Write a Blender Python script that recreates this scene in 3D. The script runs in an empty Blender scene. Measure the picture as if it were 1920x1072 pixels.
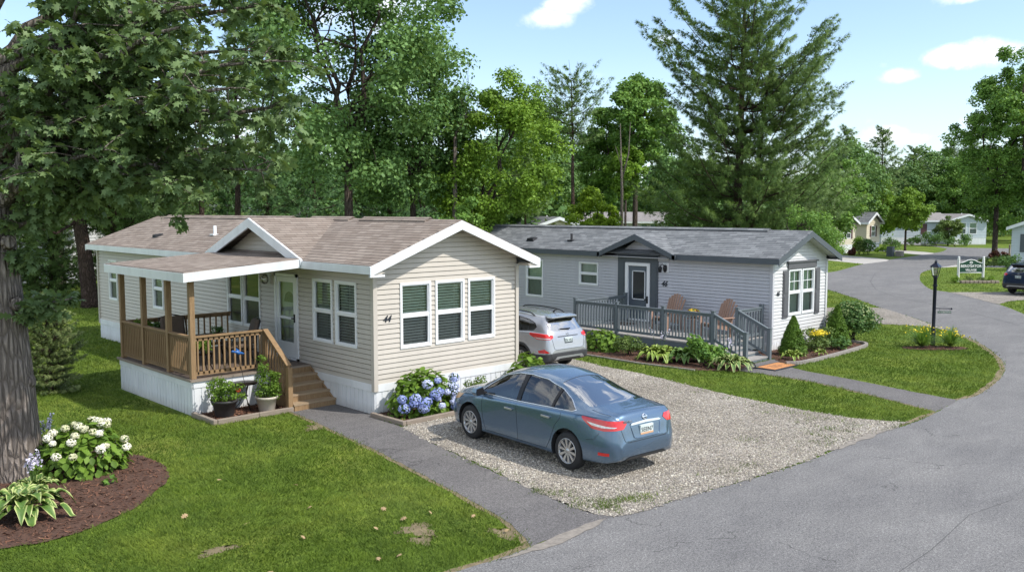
import bpy, bmesh, math, random
import numpy as np
from mathutils import Vector, Matrix
from mathutils.bvhtree import BVHTree
R = math.radians
rng = np.random.default_rng(7)
random.seed(7)
S = bpy.context.scene
COL = S.collection
# ------------------------------------------------------------------ camera geometry
F, CX, HOR, CAMH = 1667.0, 960.0, 395.0, 4.4
HEAD = R(46.2)
FW = (math.cos(HEAD), math.sin(HEAD)); RT = (math.sin(HEAD), -math.cos(HEAD))
def at(px, d, z=0.0):
    s = (px-CX)/F*d
    return Vector((d*FW[0]+s*RT[0], d*FW[1]+s*RT[1], z))
def zat(py, d): return CAMH-(py-HOR)/F*d
# ------------------------------------------------------------------ node helpers
def newmat(name):
    m = bpy.data.materials.new(name); m.use_nodes = True
    nt = m.node_tree; b = nt.nodes['Principled BSDF']
    return m, nt, b
def N(nt, t, **kw):
    n = nt.nodes.new(t)
    for k, v in kw.items():
        if k in n.inputs.keys(): n.inputs[k].default_value = v
        else: setattr(n, k, v)
    return n
def L(nt, a, b): nt.links.new(a, b)
def coord(nt, kind='Object', scale=(1, 1, 1)):
    tc = N(nt, 'ShaderNodeTexCoord'); mp = N(nt, 'ShaderNodeMapping'); mp.inputs['Scale'].default_value = scale
    L(nt, tc.outputs[kind], mp.inputs['Vector']); return mp.outputs[0]
def noise(nt, vec, scale, detail=4, rough=.6, dist=0):
    n = N(nt, 'ShaderNodeTexNoise'); n.inputs['Scale'].default_value = scale; n.inputs['Detail'].default_value = detail
    n.inputs['Roughness'].default_value = rough; n.inputs['Distortion'].default_value = dist
    if vec is not None: L(nt, vec, n.inputs['Vector'])
    return n.outputs['Fac']
def ramp(nt, fac, stops):
    r = N(nt, 'ShaderNodeValToRGB'); e = r.color_ramp.elements
    while len(e) < len(stops): e.new(.5)
    for i, (p, c) in enumerate(stops):
        e[i].position = p; e[i].color = (*c, 1) if len(c) == 3 else c
    L(nt, fac, r.inputs[0]); return r.outputs[0]
def mix(nt, fac, a, b, mode='MIX'):
    m = N(nt, 'ShaderNodeMix', data_type='RGBA', blend_type=mode)
    if isinstance(fac, (int, float)): m.inputs[0].default_value = fac
    else: L(nt, fac, m.inputs[0])
    for i, v in ((6, a), (7, b)):
        if isinstance(v, tuple): m.inputs[i].default_value = (*v, 1)
        else: L(nt, v, m.inputs[i])
    return m.outputs[2]
def math_(nt, op, a, b=None, clamp=False):
    m = N(nt, 'ShaderNodeMath', operation=op); m.use_clamp = clamp
    for i, v in ((0, a), (1, b)):
        if v is None: continue
        if isinstance(v, (int, float)): m.inputs[i].default_value = v
        else: L(nt, v, m.inputs[i])
    return m.outputs[0]
def bump(nt, b, h, strength=.3, dist=.01):
    n = N(nt, 'ShaderNodeBump'); n.inputs['Strength'].default_value = strength; n.inputs['Distance'].default_value = dist
    L(nt, h, n.inputs['Height']); L(nt, n.outputs[0], b.inputs['Normal']); return n
def setc(nt, b, c):
    if isinstance(c, tuple): b.inputs['Base Color'].default_value = (*c, 1)
    else: L(nt, c, b.inputs['Base Color'])
def g1(c, k): return tuple(min(1, x*k) for x in c)
def plain(name, c, rough=.6, metal=0, var=.12, scale=6, coat=0, bumpk=0, bscale=60):
    m, nt, b = newmat(name)
    v = coord(nt); n = noise(nt, v, scale, 5)
    setc(nt, b, ramp(nt, n, [(.3, g1(c, 1-var)), (.7, g1(c, 1+var))]))
    b.inputs['Roughness'].default_value = rough; b.inputs['Metallic'].default_value = metal
    b.inputs['Coat Weight'].default_value = coat
    if bumpk: bump(nt, b, noise(nt, v, bscale, 3), bumpk)
    return m
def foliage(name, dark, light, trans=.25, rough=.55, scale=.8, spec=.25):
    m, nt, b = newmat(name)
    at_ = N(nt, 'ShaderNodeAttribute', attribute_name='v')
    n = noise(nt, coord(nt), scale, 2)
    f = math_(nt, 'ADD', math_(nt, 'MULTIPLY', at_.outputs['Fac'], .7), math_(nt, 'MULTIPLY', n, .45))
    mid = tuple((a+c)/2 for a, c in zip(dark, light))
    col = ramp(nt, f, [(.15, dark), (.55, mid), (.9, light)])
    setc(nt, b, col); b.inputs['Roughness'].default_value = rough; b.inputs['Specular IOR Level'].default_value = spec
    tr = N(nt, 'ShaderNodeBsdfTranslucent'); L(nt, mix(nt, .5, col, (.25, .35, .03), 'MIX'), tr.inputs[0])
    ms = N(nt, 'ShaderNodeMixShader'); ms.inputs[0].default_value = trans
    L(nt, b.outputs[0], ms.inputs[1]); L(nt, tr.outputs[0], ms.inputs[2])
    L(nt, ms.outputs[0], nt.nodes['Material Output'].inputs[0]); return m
# ------------------------------------------------------------------ object helpers
WL = {}
def wl(o): return WL.get(o.name, Vector((0, 0, 0))) if o else Vector((0, 0, 0))
def tag(o, label=None, cat=None, group=None, kind=None):
    if label: o['label'] = label
    if cat: o['category'] = cat
    if group: o['group'] = group
    if kind: o['kind'] = kind
    return o
def thing(name, loc, label, cat, group=None):
    o = bpy.data.objects.new(name, None); COL.objects.link(o); o.location = loc; o.empty_display_size = .2
    WL[o.name] = Vector(loc); return tag(o, label, cat, group)
def link(name, me, parent=None, org=None):
    o = bpy.data.objects.new(name, me); COL.objects.link(o)
    if parent is not None: o.parent = parent; WL[o.name] = wl(parent)
    else:
        o.location = org if org is not None else (0, 0, 0); WL[o.name] = Vector(o.location)
    return o
def kids(o): return [c for c in bpy.data.objects if c.parent == o]
def copy_tree(o, parent=None, loc=None, rz=None, sc=None, label=None, ch=None):
    if ch is None:
        ch = {}
        for c in bpy.data.objects:
            if c.parent: ch.setdefault(c.parent.name, []).append(c)
    c = o.copy(); COL.objects.link(c)
    if parent is not None: c.parent = parent
    if loc is not None: c.location = loc
    if rz is not None: c.rotation_euler = (0, 0, rz)
    if sc is not None: c.scale = (sc, sc, sc) if isinstance(sc, (int, float)) else sc
    if label: c['label'] = label
    for k in ch.get(o.name, []): copy_tree(k, c, ch=ch)
    return c
class MB:
    def __init__(s): s.v = []; s.f = []; s.m = []; s.sm = []; s.cur = 0; s.smooth = False
    def add(s, vs, fs, smooth=None):
        o = len(s.v); s.v += [tuple(p) for p in vs]
        for f in fs:
            s.f.append([o+i for i in f]); s.m.append(s.cur); s.sm.append(s.smooth if smooth is None else smooth)
        return s
    def hexa(s, p): return s.add(p, [(0, 3, 2, 1), (4, 5, 6, 7), (0, 1, 5, 4), (1, 2, 6, 5), (2, 3, 7, 6), (3, 0, 4, 7)])
    def box(s, x0, y0, z0, x1, y1, z1):
        return s.hexa([(x0, y0, z0), (x1, y0, z0), (x1, y1, z0), (x0, y1, z0), (x0, y0, z1), (x1, y0, z1), (x1, y1, z1), (x0, y1, z1)])
    def beam(s, a, b, w, h, up=(0, 0, 1)):
        a = Vector(a); b = Vector(b); d = (b-a).normalized(); u = Vector(up)
        sd = d.cross(u)
        if sd.length < 1e-4: sd = d.cross(Vector((0, 1, 0)))
        sd.normalize(); u = sd.cross(d); sd = sd*w/2; u = u*h/2
        return s.hexa([a-sd-u, a+sd-u, a+sd+u, a-sd+u, b-sd-u, b+sd-u, b+sd+u, b-sd+u])
    def tube(s, pts, r, n=8, cap=True):
        pts = [Vector(p) for p in pts]; m = len(pts); rs = r if isinstance(r, (list, tuple)) else [r]*m
        vs = []; ref = Vector((0.123, .31, .94)).normalized()
        for i, p in enumerate(pts):
            d = (pts[min(i+1, m-1)]-pts[max(i-1, 0)])
            if d.length < 1e-9: d = Vector((0, 0, 1))
            d.normalize(); a = d.cross(ref)
            if a.length < .1: a = d.cross(Vector((1, 0, 0)))
            a.normalize(); b = d.cross(a)
            for k in range(n):
                t = 2*math.pi*k/n; vs.append(p+(a*math.cos(t)+b*math.sin(t))*rs[i])
        fs = [(i*n+k, i*n+(k+1) % n, (i+1)*n+(k+1) % n, (i+1)*n+k) for i in range(m-1) for k in range(n)]
        s.add(vs, fs, True)
        if cap:
            o = len(s.v)-m*n
            for base, rev in ((0, False), ((m-1)*n, True)):
                s.f.append([o+base+k for k in (range(n) if rev else reversed(range(n)))]); s.m.append(s.cur); s.sm.append(False)
        return s
    def prism(s, poly, z0, z1, fr=None):
        n = len(poly); q = fr or (lambda a, b, z: (a, b, z))
        vs = [q(a, b, z0) for a, b in poly]+[q(a, b, z1) for a, b in poly]
        return s.add(vs, [tuple(reversed(range(n))), tuple(range(n, 2*n))]+[(i, (i+1) % n, n+(i+1) % n, n+i) for i in range(n)])
    def lathe(s, prof, c, n=24, axis='z', smooth=True):
        vs = []; c = Vector(c)
        for r, h in prof:
            for k in range(n):
                t = 2*math.pi*k/n; a, b = r*math.cos(t), r*math.sin(t)
                vs.append(c+Vector((a, b, h) if axis == 'z' else (h, a, b)))
        m = len(prof)
        return s.add(vs, [(i*n+k, i*n+(k+1) % n, (i+1)*n+(k+1) % n, (i+1)*n+k) for i in range(m-1) for k in range(n)], smooth)
    def mesh(s, name, mats, off, uvswap=False, recalc=True, bevel=0):
        me = bpy.data.meshes.new(name)
        me.from_pydata([(v[0]-off[0], v[1]-off[1], v[2]-off[2]) for v in s.v], [], s.f)
        me.polygons.foreach_set('material_index', s.m); me.polygons.foreach_set('use_smooth', s.sm)
        if recalc:
            bm = bmesh.new(); bm.from_mesh(me)
            if bevel:
                bmesh.ops.bevel(bm, geom=[e for e in bm.edges if e.calc_face_angle(0) > .6], offset=bevel, segments=1, affect='EDGES')
            bmesh.ops.recalc_face_normals(bm, faces=bm.faces); bm.to_mesh(me); bm.free()
        for m in (mats if isinstance(mats, (list, tuple)) else [mats]): me.materials.append(m)
        boxuv(me, uvswap); me.update(); return me
    def build(s, name, mats, parent=None, org=None, **kw):
        off = wl(parent) if parent is not None else Vector(org if org is not None else (0, 0, 0))
        return link(name, s.mesh(name, mats, off, **kw), parent, org)
def boxuv(me, swap=False):
    n = len(me.loops)
    if not n: return
    co = np.empty(len(me.vertices)*3); me.vertices.foreach_get('co', co); co = co.reshape(-1, 3)
    vi = np.empty(n, int); me.loops.foreach_get('vertex_index', vi)
    nr = np.empty(len(me.polygons)*3); me.polygons.foreach_get('normal', nr); nr = nr.reshape(-1, 3)
    lt = np.empty(len(me.polygons), int); me.polygons.foreach_get('loop_total', lt)
    nl = np.repeat(nr, lt, axis=0)
    t = np.stack([-nl[:, 1], nl[:, 0], np.zeros(n)], 1); ln = np.linalg.norm(t, axis=1)
    t[ln < .05] = (1, 0, 0); ln[ln < .05] = 1; t /= ln[:, None]
    b = np.cross(nl, t); p = co[vi]
    uv = np.stack([(p*t).sum(1), (p*b).sum(1)], 1)
    if swap: uv = uv[:, ::-1]
    l = me.uv_layers.new(name='UVMap'); l.data.foreach_set('uv', np.ascontiguousarray(uv, dtype=np.float32).ravel())
def npmesh(name, V, faces_n, idx, mat, v=None, smooth=False):
    """V (n,3), faces all with faces_n corners, idx flat"""
    me = bpy.data.meshes.new(name); me.vertices.add(len(V)); me.vertices.foreach_set('co', np.ascontiguousarray(V, dtype=np.float32).ravel())
    idx = np.ascontiguousarray(idx, dtype=np.int32).ravel(); nf = len(idx)//faces_n
    me.loops.add(len(idx)); me.loops.foreach_set('vertex_index', idx)
    me.polygons.add(nf); me.polygons.foreach_set('loop_start', np.arange(nf, dtype=np.int32)*faces_n)
    me.polygons.foreach_set('loop_total', np.full(nf, faces_n, dtype=np.int32))
    if smooth: me.polygons.foreach_set('use_smooth', np.ones(nf, bool))
    if v is not None:
        a = me.attributes.new('v', 'FLOAT', 'POINT'); a.data.foreach_set('value', np.ascontiguousarray(v, dtype=np.float32).ravel())
    me.materials.append(mat); me.update(calc_edges=True); return me
def basis(nrm, up=None):
    nrm = nrm/np.maximum(np.linalg.norm(nrm, axis=1, keepdims=True), 1e-9)
    r = rng.normal(size=nrm.shape) if up is None else up
    t = r-(r*nrm).sum(1, keepdims=True)*nrm; t /= np.maximum(np.linalg.norm(t, axis=1, keepdims=True), 1e-9)
    return np.cross(t, nrm), t, nrm   # side, along, normal
def scatter(name, C, nrm, size, tmpl, tf, fn, mat, along=None, v=None, tv=None, smooth=False):
    """place template (k,3: side, along, normal) at each centre"""
    a, t, n = basis(np.asarray(nrm, float), along); k = len(tmpl); M = len(C)
    size = np.broadcast_to(np.asarray(size, float), (M,))
    T = np.asarray(tmpl, float)
    V = C[:, None, :]+size[:, None, None]*(T[None, :, 0:1]*a[:, None, :]+T[None, :, 1:2]*t[:, None, :]+T[None, :, 2:3]*n[:, None, :])
    I = (np.arange(M)*k)[:, None]+np.asarray(tf).ravel()[None, :]
    if v is None: v = rng.random(M)
    vv = np.repeat(v, k).reshape(M, k)
    if tv is not None: vv = vv*.35+np.asarray(tv)[None, :]
    return npmesh(name, V.reshape(-1, 3), fn, I, mat, vv, smooth)
LEAF = ([(0, 0, 0), (.38, .45, .05), (0, 1, -.08), (-.38, .45, .05)], [(0, 1, 2, 3)], 4)
def fin(name, me, parent): return link(name, me, parent)
M = {}
def wood(name, c1, c2, rough=.75):
    m, nt, b = newmat(name); tc = coord(nt, 'UV', (14, 1.6, 1)); n = noise(nt, tc, 2.2, 6, .7, .6)
    n2 = noise(nt, coord(nt), 2.5, 3)
    c = mix(nt, math_(nt, 'MULTIPLY', n2, .5), ramp(nt, n, [(.3, c1), (.7, c2)]), g1(c1, .62))
    setc(nt, b, c); b.inputs['Roughness'].default_value = rough; bump(nt, b, n, .25, .004); return m
def shingle(name, c1, c2, c3):
    m, nt, b = newmat(name); uv = coord(nt, 'UV')
    br = N(nt, 'ShaderNodeTexBrick'); L(nt, uv, br.inputs['Vector'])
    for k, v in (('Scale', 1), ('Mortar Size', .004), ('Brick Width', .30), ('Row Height', .145), ('Mortar Smooth', .3), ('Bias', 0)): br.inputs[k].default_value = v
    br.inputs['Color1'].default_value = (*c1, 1); br.inputs['Color2'].default_value = (*c2, 1); br.inputs['Mortar'].default_value = (*c3, 1)
    br.offset_frequency = 2; br.offset = .37
    sep = N(nt, 'ShaderNodeSeparateXYZ'); L(nt, uv, sep.inputs[0])
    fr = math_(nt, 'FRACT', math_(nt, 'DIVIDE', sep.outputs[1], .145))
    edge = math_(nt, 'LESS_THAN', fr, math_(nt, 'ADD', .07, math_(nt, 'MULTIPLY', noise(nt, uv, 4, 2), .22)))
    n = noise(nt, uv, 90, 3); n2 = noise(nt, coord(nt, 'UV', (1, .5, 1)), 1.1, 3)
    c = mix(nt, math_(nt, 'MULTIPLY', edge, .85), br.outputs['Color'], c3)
    c = mix(nt, .55, c, ramp(nt, n, [(.3, (.35, .35, .35)), (.7, (.65, .65, .65))]), 'OVERLAY')
    c = mix(nt, .5, c, ramp(nt, n2, [(.3, (.40, .40, .40)), (.7, (.6, .6, .6))]), 'OVERLAY')
    setc(nt, b, c); b.inputs['Roughness'].default_value = .9; b.inputs['Specular IOR Level'].default_value = .2
    h = math_(nt, 'ADD', fr, math_(nt, 'MULTIPLY', n, .3)); bump(nt, b, math_(nt, 'SUBTRACT', 1, h), .5, .012); return m
def siding(name, c):
    m, nt, b = newmat(name); v = coord(nt, 'Object', (.6, .6, .6)); n = noise(nt, v, 1.3, 5)
    n2 = noise(nt, coord(nt, 'Object', (3, 3, .25)), 2, 4)
    col = mix(nt, .35, ramp(nt, n, [(.3, g1(c, .95)), (.7, g1(c, 1.04))]), ramp(nt, n2, [(.35, g1(c, .9)), (.7, g1(c, 1.05))]))
    geo = N(nt, 'ShaderNodeNewGeometry'); sp = N(nt, 'ShaderNodeSeparateXYZ'); L(nt, geo.outputs['Position'], sp.inputs[0])
    setc(nt, b, col); b.inputs['Roughness'].default_value = .45; b.inputs['Specular IOR Level'].default_value = .35
    bump(nt, b, noise(nt, coord(nt, 'Object', (2, 2, 40)), 3, 3), .05, .004); return m
def vinyl(name, c, rough=.4, dirt=.1):
    m, nt, b = newmat(name); n = noise(nt, coord(nt, 'Object', (1, 1, .35)), 2.5, 6, .65)
    setc(nt, b, ramp(nt, n, [(.25, g1(c, 1-dirt*1.6)), (.6, c)])); b.inputs['Roughness'].default_value = rough; return m
def skirtmat(name, c):   # white skirting, dirty splash stains low down
    m, nt, b = newmat(name); n = noise(nt, coord(nt, 'Object', (2, 2, .5)), 2.5, 6, .65)
    geo = N(nt, 'ShaderNodeNewGeometry'); sp = N(nt, 'ShaderNodeSeparateXYZ'); L(nt, geo.outputs['Position'], sp.inputs[0])
    low = math_(nt, 'MULTIPLY', math_(nt, 'SUBTRACT', .22, sp.outputs[2], True), 3.2)
    f = math_(nt, 'MULTIPLY', low, noise(nt, coord(nt), 3, 5), True)
    setc(nt, b, mix(nt, f, ramp(nt, n, [(.25, g1(c, .86)), (.6, c)]), (.30, .25, .17))); b.inputs['Roughness'].default_value = .5; return m
def asphalt(name, c, crack=.6, sc=1.0):
    m, nt, b = newmat(name); v = coord(nt, 'Object')
    n = noise(nt, v, 120, 3, .7); n2 = noise(nt, v, .55, 5, .6); n3 = noise(nt, v, 28, 2, .7); n4 = noise(nt, coord(nt, 'Object', (.5, 1.6, 1)), .9, 5, .6, 1.2)
    col = ramp(nt, n, [(.3, g1(c, .5)), (.5, c), (.72, g1(c, 1.7))])
    col = mix(nt, .5, col, ramp(nt, n2, [(.3, (.38, .38, .39)), (.7, (.62, .615, .6))]), 'OVERLAY')
    col = mix(nt, .35, col, ramp(nt, n4, [(.35, (.36, .36, .37)), (.65, (.6, .6, .6))]), 'OVERLAY')
    n5 = noise(nt, v, 55, 2, .8); col = mix(nt, .8, col, ramp(nt, n3, [(.3, (.34, .34, .34)), (.7, (.66, .66, .66))]), 'OVERLAY'); col = mix(nt, .8, col, ramp(nt, n5, [(.32, (.25, .25, .25)), (.5, (.5, .5, .5)), (.7, (.8, .8, .79))]), 'OVERLAY')
    if crack:
        vo = N(nt, 'ShaderNodeTexVoronoi', feature='DISTANCE_TO_EDGE'); vo.inputs['Scale'].default_value = .23*sc
        nz = N(nt, 'ShaderNodeTexNoise'); nz.inputs['Scale'].default_value = 1.3; nz.inputs['Detail'].default_value = 6; L(nt, v, nz.inputs['Vector'])
        ad = N(nt, 'ShaderNodeVectorMath', operation='ADD'); L(nt, v, ad.inputs[0]); sc_ = N(nt, 'ShaderNodeVectorMath', operation='SCALE'); sc_.inputs['Scale'].default_value = 1.1
        L(nt, nz.outputs['Color'], sc_.inputs[0]); L(nt, sc_.outputs[0], ad.inputs[1]); L(nt, ad.outputs[0], vo.inputs['Vector'])
        line = math_(nt, 'LESS_THAN', vo.outputs['Distance'], .0026*sc)
        msk = math_(nt, 'GREATER_THAN', noise(nt, v, .35, 3), .52)
        col = mix(nt, math_(nt, 'MULTIPLY', math_(nt, 'MULTIPLY', line, msk), crack), col, g1(c, .3))
    setc(nt, b, col); b.inputs['Roughness'].default_value = .88; b.inputs['Specular IOR Level'].default_value = .3
    bump(nt, b, math_(nt, 'ADD', n, n3), .6, .006); return m
def gravel(name, tint=(.44, .40, .345)):
    m, nt, b = newmat(name); v = coord(nt)
    vo = N(nt, 'ShaderNodeTexVoronoi'); vo.inputs['Scale'].default_value = 34; L(nt, v, vo.inputs['Vector'])
    sep = N(nt, 'ShaderNodeSeparateColor'); L(nt, vo.outputs['Color'], sep.inputs[0])
    col = ramp(nt, sep.outputs[0], [(.0, g1(tint, .42)), (.35, g1(tint, .85)), (.75, g1(tint, 1.3)), (1, g1(tint, 1.8))])
    col = mix(nt, math_(nt, 'MULTIPLY', vo.outputs['Distance'], 1.0, True), col, g1(tint, .22))
    n = noise(nt, v, .5, 5, .6)
    col = mix(nt, .7, col, ramp(nt, n, [(.3, (.36, .34, .32)), (.68, (.60, .6, .6))]), 'OVERLAY')
    setc(nt, b, col); b.inputs['Roughness'].default_value = .9
    bump(nt, b, math_(nt, 'SUBTRACT', 1, vo.outputs['Distance']), .9, .02); return m
def attrmat(name, stops, rough=.8, big=None):
    m, nt, b = newmat(name); a = N(nt, 'ShaderNodeAttribute', attribute_name='v')
    f = a.outputs['Fac']; col = ramp(nt, f, stops)
    if big:
        n = noise(nt, coord(nt), big, 4, .6); col = mix(nt, .75, col, ramp(nt, n, [(.32, (.34, .34, .30)), (.68, (.64, .62, .56))]), 'OVERLAY')
    setc(nt, b, col); b.inputs['Roughness'].default_value = rough; return m
def grassmat(name, blades):
    m, nt, b = newmat(name); v = coord(nt)
    n1 = noise(nt, v, .42, 5, .62, .5); n2 = noise(nt, coord(nt, 'Object', (1.0, .35, 1)), 1.6, 4, .6); n3 = noise(nt, v, 26, 3); n6 = noise(nt, v, 4.2, 4, .65, .6)
    base = ramp(nt, n1, [(.26, (.068, .122, .018)), (.48, (.110, .175, .028)), (.64, (.175, .225, .050)), (.80, (.28, .27, .10))])
    base = mix(nt, .75, base, ramp(nt, n2, [(.3, (.33, .37, .3)), (.7, (.66, .64, .5))]), 'OVERLAY')
    base = mix(nt, .8, base, ramp(nt, n6, [(.33, (.33, .36, .33)), (.5, (.5, .5, .47)), (.68, (.66, .63, .54))]), 'OVERLAY')
    base = mix(nt, .12, base, (.16, .15, .09))
    if blades:
        a = N(nt, 'ShaderNodeAttribute', attribute_name='v')
        base = mix(nt, .8, base, ramp(nt, a.outputs['Fac'], [(0, (.3, .34, .3)), (.55, (.52, .55, .4)), (.93, (.72, .68, .5)), (1, (.86, .8, .68))]), 'OVERLAY')
        setc(nt, b, base); b.inputs['Roughness'].default_value = .6; b.inputs['Specular IOR Level'].default_value = .12
        tr = N(nt, 'ShaderNodeBsdfTranslucent'); L(nt, base, tr.inputs[0]); ms = N(nt, 'ShaderNodeMixShader'); ms.inputs[0].default_value = .3
        L(nt, b.outputs[0], ms.inputs[1]); L(nt, tr.outputs[0], ms.inputs[2]); L(nt, ms.outputs[0], nt.nodes['Material Output'].inputs[0])
    else:
        base = mix(nt, .8, base, ramp(nt, n3, [(.3, (.25, .28, .22)), (.7, (.66, .64, .5))]), 'OVERLAY')
        setc(nt, b, base); b.inputs['Roughness'].default_value = .9; b.inputs['Specular IOR Level'].default_value = .1; bump(nt, b, n3, .8, .03)
    return m
def glass(name, tint=(.5, .58, .56), refl=.12, rough=.02):
    m, nt, b = newmat(name); nt.nodes.remove(b)
    tr = N(nt, 'ShaderNodeBsdfTransparent'); tr.inputs[0].default_value = (*tint, 1)
    gl = N(nt, 'ShaderNodeBsdfGlossy'); gl.inputs['Roughness'].default_value = rough
    lw = N(nt, 'ShaderNodeLayerWeight'); lw.inputs['Blend'].default_value = .35
    f = math_(nt, 'ADD', math_(nt, 'MULTIPLY', lw.outputs['Fresnel'], .9), refl, True)
    ms = N(nt, 'ShaderNodeMixShader'); L(nt, f, ms.inputs[0]); L(nt, tr.outputs[0], ms.inputs[1]); L(nt, gl.outputs[0], ms.inputs[2])
    L(nt, ms.outputs[0], nt.nodes['Material Output'].inputs[0]); return m
def paint(name, c, metal=.66, flake=.1):
    m, nt, b = newmat(name); v = coord(nt)
    n = noise(nt, v, 400, 2); n2 = noise(nt, v, 1.5, 5)
    setc(nt, b, mix(nt, .3, ramp(nt, n, [(.3, g1(c, 1-flake)), (.7, g1(c, 1+flake))]), ramp(nt, n2, [(.3, g1(c, .85)), (.7, g1(c, 1.1))])))
    b.inputs['Metallic'].default_value = metal; b.inputs['Roughness'].default_value = .27
    b.inputs['Coat Weight'].default_value = 1; b.inputs['Coat Roughness'].default_value = .04; return m
def bark(name, c1, c2, s=1):
    m, nt, b = newmat(name); v = coord(nt, 'Object', (9*s, 9*s, 2.6*s)); n = noise(nt, v, 1.8, 8, .72, 1.6); n2 = noise(nt, coord(nt), 1.2, 4)
    vo = N(nt, 'ShaderNodeTexVoronoi', feature='DISTANCE_TO_EDGE'); vo.inputs['Scale'].default_value = 1.7; L(nt, coord(nt, 'Object', (8.5*s, 8.5*s, 1.45*s)), vo.inputs['Vector'])
    e = math_(nt, 'MULTIPLY', vo.outputs['Distance'], 3.5, True)
    col = mix(nt, e, g1(c1, .45), ramp(nt, n, [(.3, c1), (.7, c2)])); col = mix(nt, math_(nt, 'MULTIPLY', n2, .35), col, g1(c2, 1.25))
    setc(nt, b, col); b.inputs['Roughness'].default_value = .95; b.inputs['Specular IOR Level'].default_value = .1
    bump(nt, b, math_(nt, 'ADD', e, math_(nt, 'MULTIPLY', n, .6)), 1.0, .05*s); return m
def build_mats():
    M['tan'] = siding('beige_siding', (.53, .485, .425)); M['shaded_grey_siding'] = siding('shaded_grey_siding', (.53, .53, .56))  # grey siding carries the long wall's shade in its colour
    M['cream'] = siding('cream_siding', (.66, .60, .47)); M['pale'] = siding('pale_blue_siding', (.52, .58, .62)); M['white_or_lit_siding'] = siding('white_or_lit_siding', (.63, .63, .63))
    M['roof_tan'] = shingle('brown_shingle', (.222, .178, .146), (.315, .264, .222), (.066, .054, .046))
    M['roof_grey'] = shingle('grey_shingle', (.140, .148, .155), (.245, .255, .262), (.045, .048, .052))
    M['roof_far'] = shingle('weathered_shingle', (.25, .23, .22), (.3, .28, .27), (.15, .14, .14))
    M['trim'] = vinyl('white_trim', (.78, .80, .82)); M['skirt'] = skirtmat('white_skirting', (.76, .78, .80)); M['window_white'] = vinyl('window_vinyl', (.82, .83, .84), .35, .04)
    M['slate'] = vinyl('slate_trim', (.085, .10, .115), .5); M['shutter'] = vinyl('shutter_grey', (.11, .11, .12), .5)
    M['slate_door'] = vinyl('door_slate', (.10, .125, .15), .4, .05); M['grey_paint'] = vinyl('grey_deck_paint', (.14, .165, .18), .55)
    M['deckgrey'] = wood('weathered_boards', (.30, .28, .26), (.45, .43, .40)); M['brown_wood'] = wood('treated_pine', (.225, .135, .062), (.40, .265, .14))
    M['dark_boards'] = wood('aged_deck_boards', (.12, .085, .065), (.21, .16, .125)); M['pale_wood'] = wood('pale_treads', (.30, .21, .125), (.46, .35, .23))
    M['timber'] = wood('edging_timber', (.22, .175, .135), (.38, .32, .26)); M['adir'] = wood('adirondack_brown', (.32, .19, .135), (.46, .30, .22))
    M['asphalt'] = asphalt('road_asphalt', (.172, .168, .165)); M['path'] = asphalt('path_asphalt', (.135, .128, .125), .5, 2.5)
    M['concrete'] = plain('pale_concrete', (.42, .40, .37), .9, scale=1.5, bumpk=.2); M['gravel'] = gravel('grey_gravel')
    M['kerb'] = plain('cast_edging', (.27, .245, .22), .9, var=.25, scale=9, bumpk=.4)
    M['soil'] = plain('bare_soil', (.19, .15, .085), .95, var=.3, scale=7, bumpk=.6)
    M['mulch_base'] = plain('mulch_bed', (.085, .042, .026), .95, var=.5, scale=30, bumpk=.9, bscale=45)
    M['chips'] = attrmat('mulch_chips', [(0, (.035, .016, .01)), (.5, (.155, .070, .040)), (.85, (.26, .13, .078)), (1, (.50, .36, .23))], .95)
    M['stones'] = attrmat('gravel_stones', [(0, (.14, .125, .11)), (.3, (.33, .295, .25)), (.7, (.49, .45, .395)), (1, (.70, .665, .61))], .85, .5)
    M['ground'] = grassmat('lawn_ground', False); M['blades'] = grassmat('grass_blades', True)
    M['glass'] = glass('window_glass', (.80, .88, .84), .09); M['cglass'] = glass('car_glass', (.46, .58, .55), .12); M['rglass'] = glass('rear_glass', (.22, .26, .27), .60)
    M['screen'] = glass('screened_glass', (.52, .56, .56), .03, .3)
    M['dark_glass'] = plain('dark_door_glass', (.022, .027, .032), .12); M['black'] = plain('black_metal', (.018, .018, .02), .4, .3); M['navy'] = plain('navy_lamp_paint', (.010, .012, .028), .3, .2); M['dark'] = plain('dark_interior', (.02, .02, .022), .8)
    M['rubber'] = plain('tyre_rubber', (.022, .022, .023), .8, var=.2); M['alloy'] = plain('alloy_rim', (.55, .55, .56), .3, .8, var=.05); M['chrome'] = plain('chrome', (.75, .76, .78), .12, 1, var=.02)
    M['blue'] = paint('blue_grey_paint', (.115, .185, .275)); M['silver'] = paint('silver_paint', (.42, .43, .45), .6); M['navycar'] = paint('navy_paint', (.025, .04, .09), .4)
    M['red'] = plain('red_lens', (.62, .012, .012), .12, var=.12, scale=25, coat=1); M['clear'] = plain('clear_lens', (.62, .60, .58), .15, .4, var=.35, scale=40, coat=1)
    M['amber'] = plain('amber_lens', (.60, .33, .16), .2, coat=1); M['plate'] = plain('plate_paint', (.60, .68, .66), .4); M['plateorange'] = plain('plate_band', (.62, .36, .2), .5)
    M['ink'] = plain('black_print', (.02, .025, .035), .5); M['seam'] = plain('panel_gap', (.008, .009, .012), .7); M['seat_fabric'] = plain('seat_fabric', (.14, .14, .135), .9); M['plastic'] = plain('bumper_plastic', (.045, .047, .05), .6)
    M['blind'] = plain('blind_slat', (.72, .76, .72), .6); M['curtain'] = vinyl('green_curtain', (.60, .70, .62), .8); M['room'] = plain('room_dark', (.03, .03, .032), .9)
    M['cushion'] = plain('taupe_cushion', (.115, .085, .065), .9, bumpk=.3); M['bronze'] = plain('bronze_metal', (.025, .017, .014), .4, .6)
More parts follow.
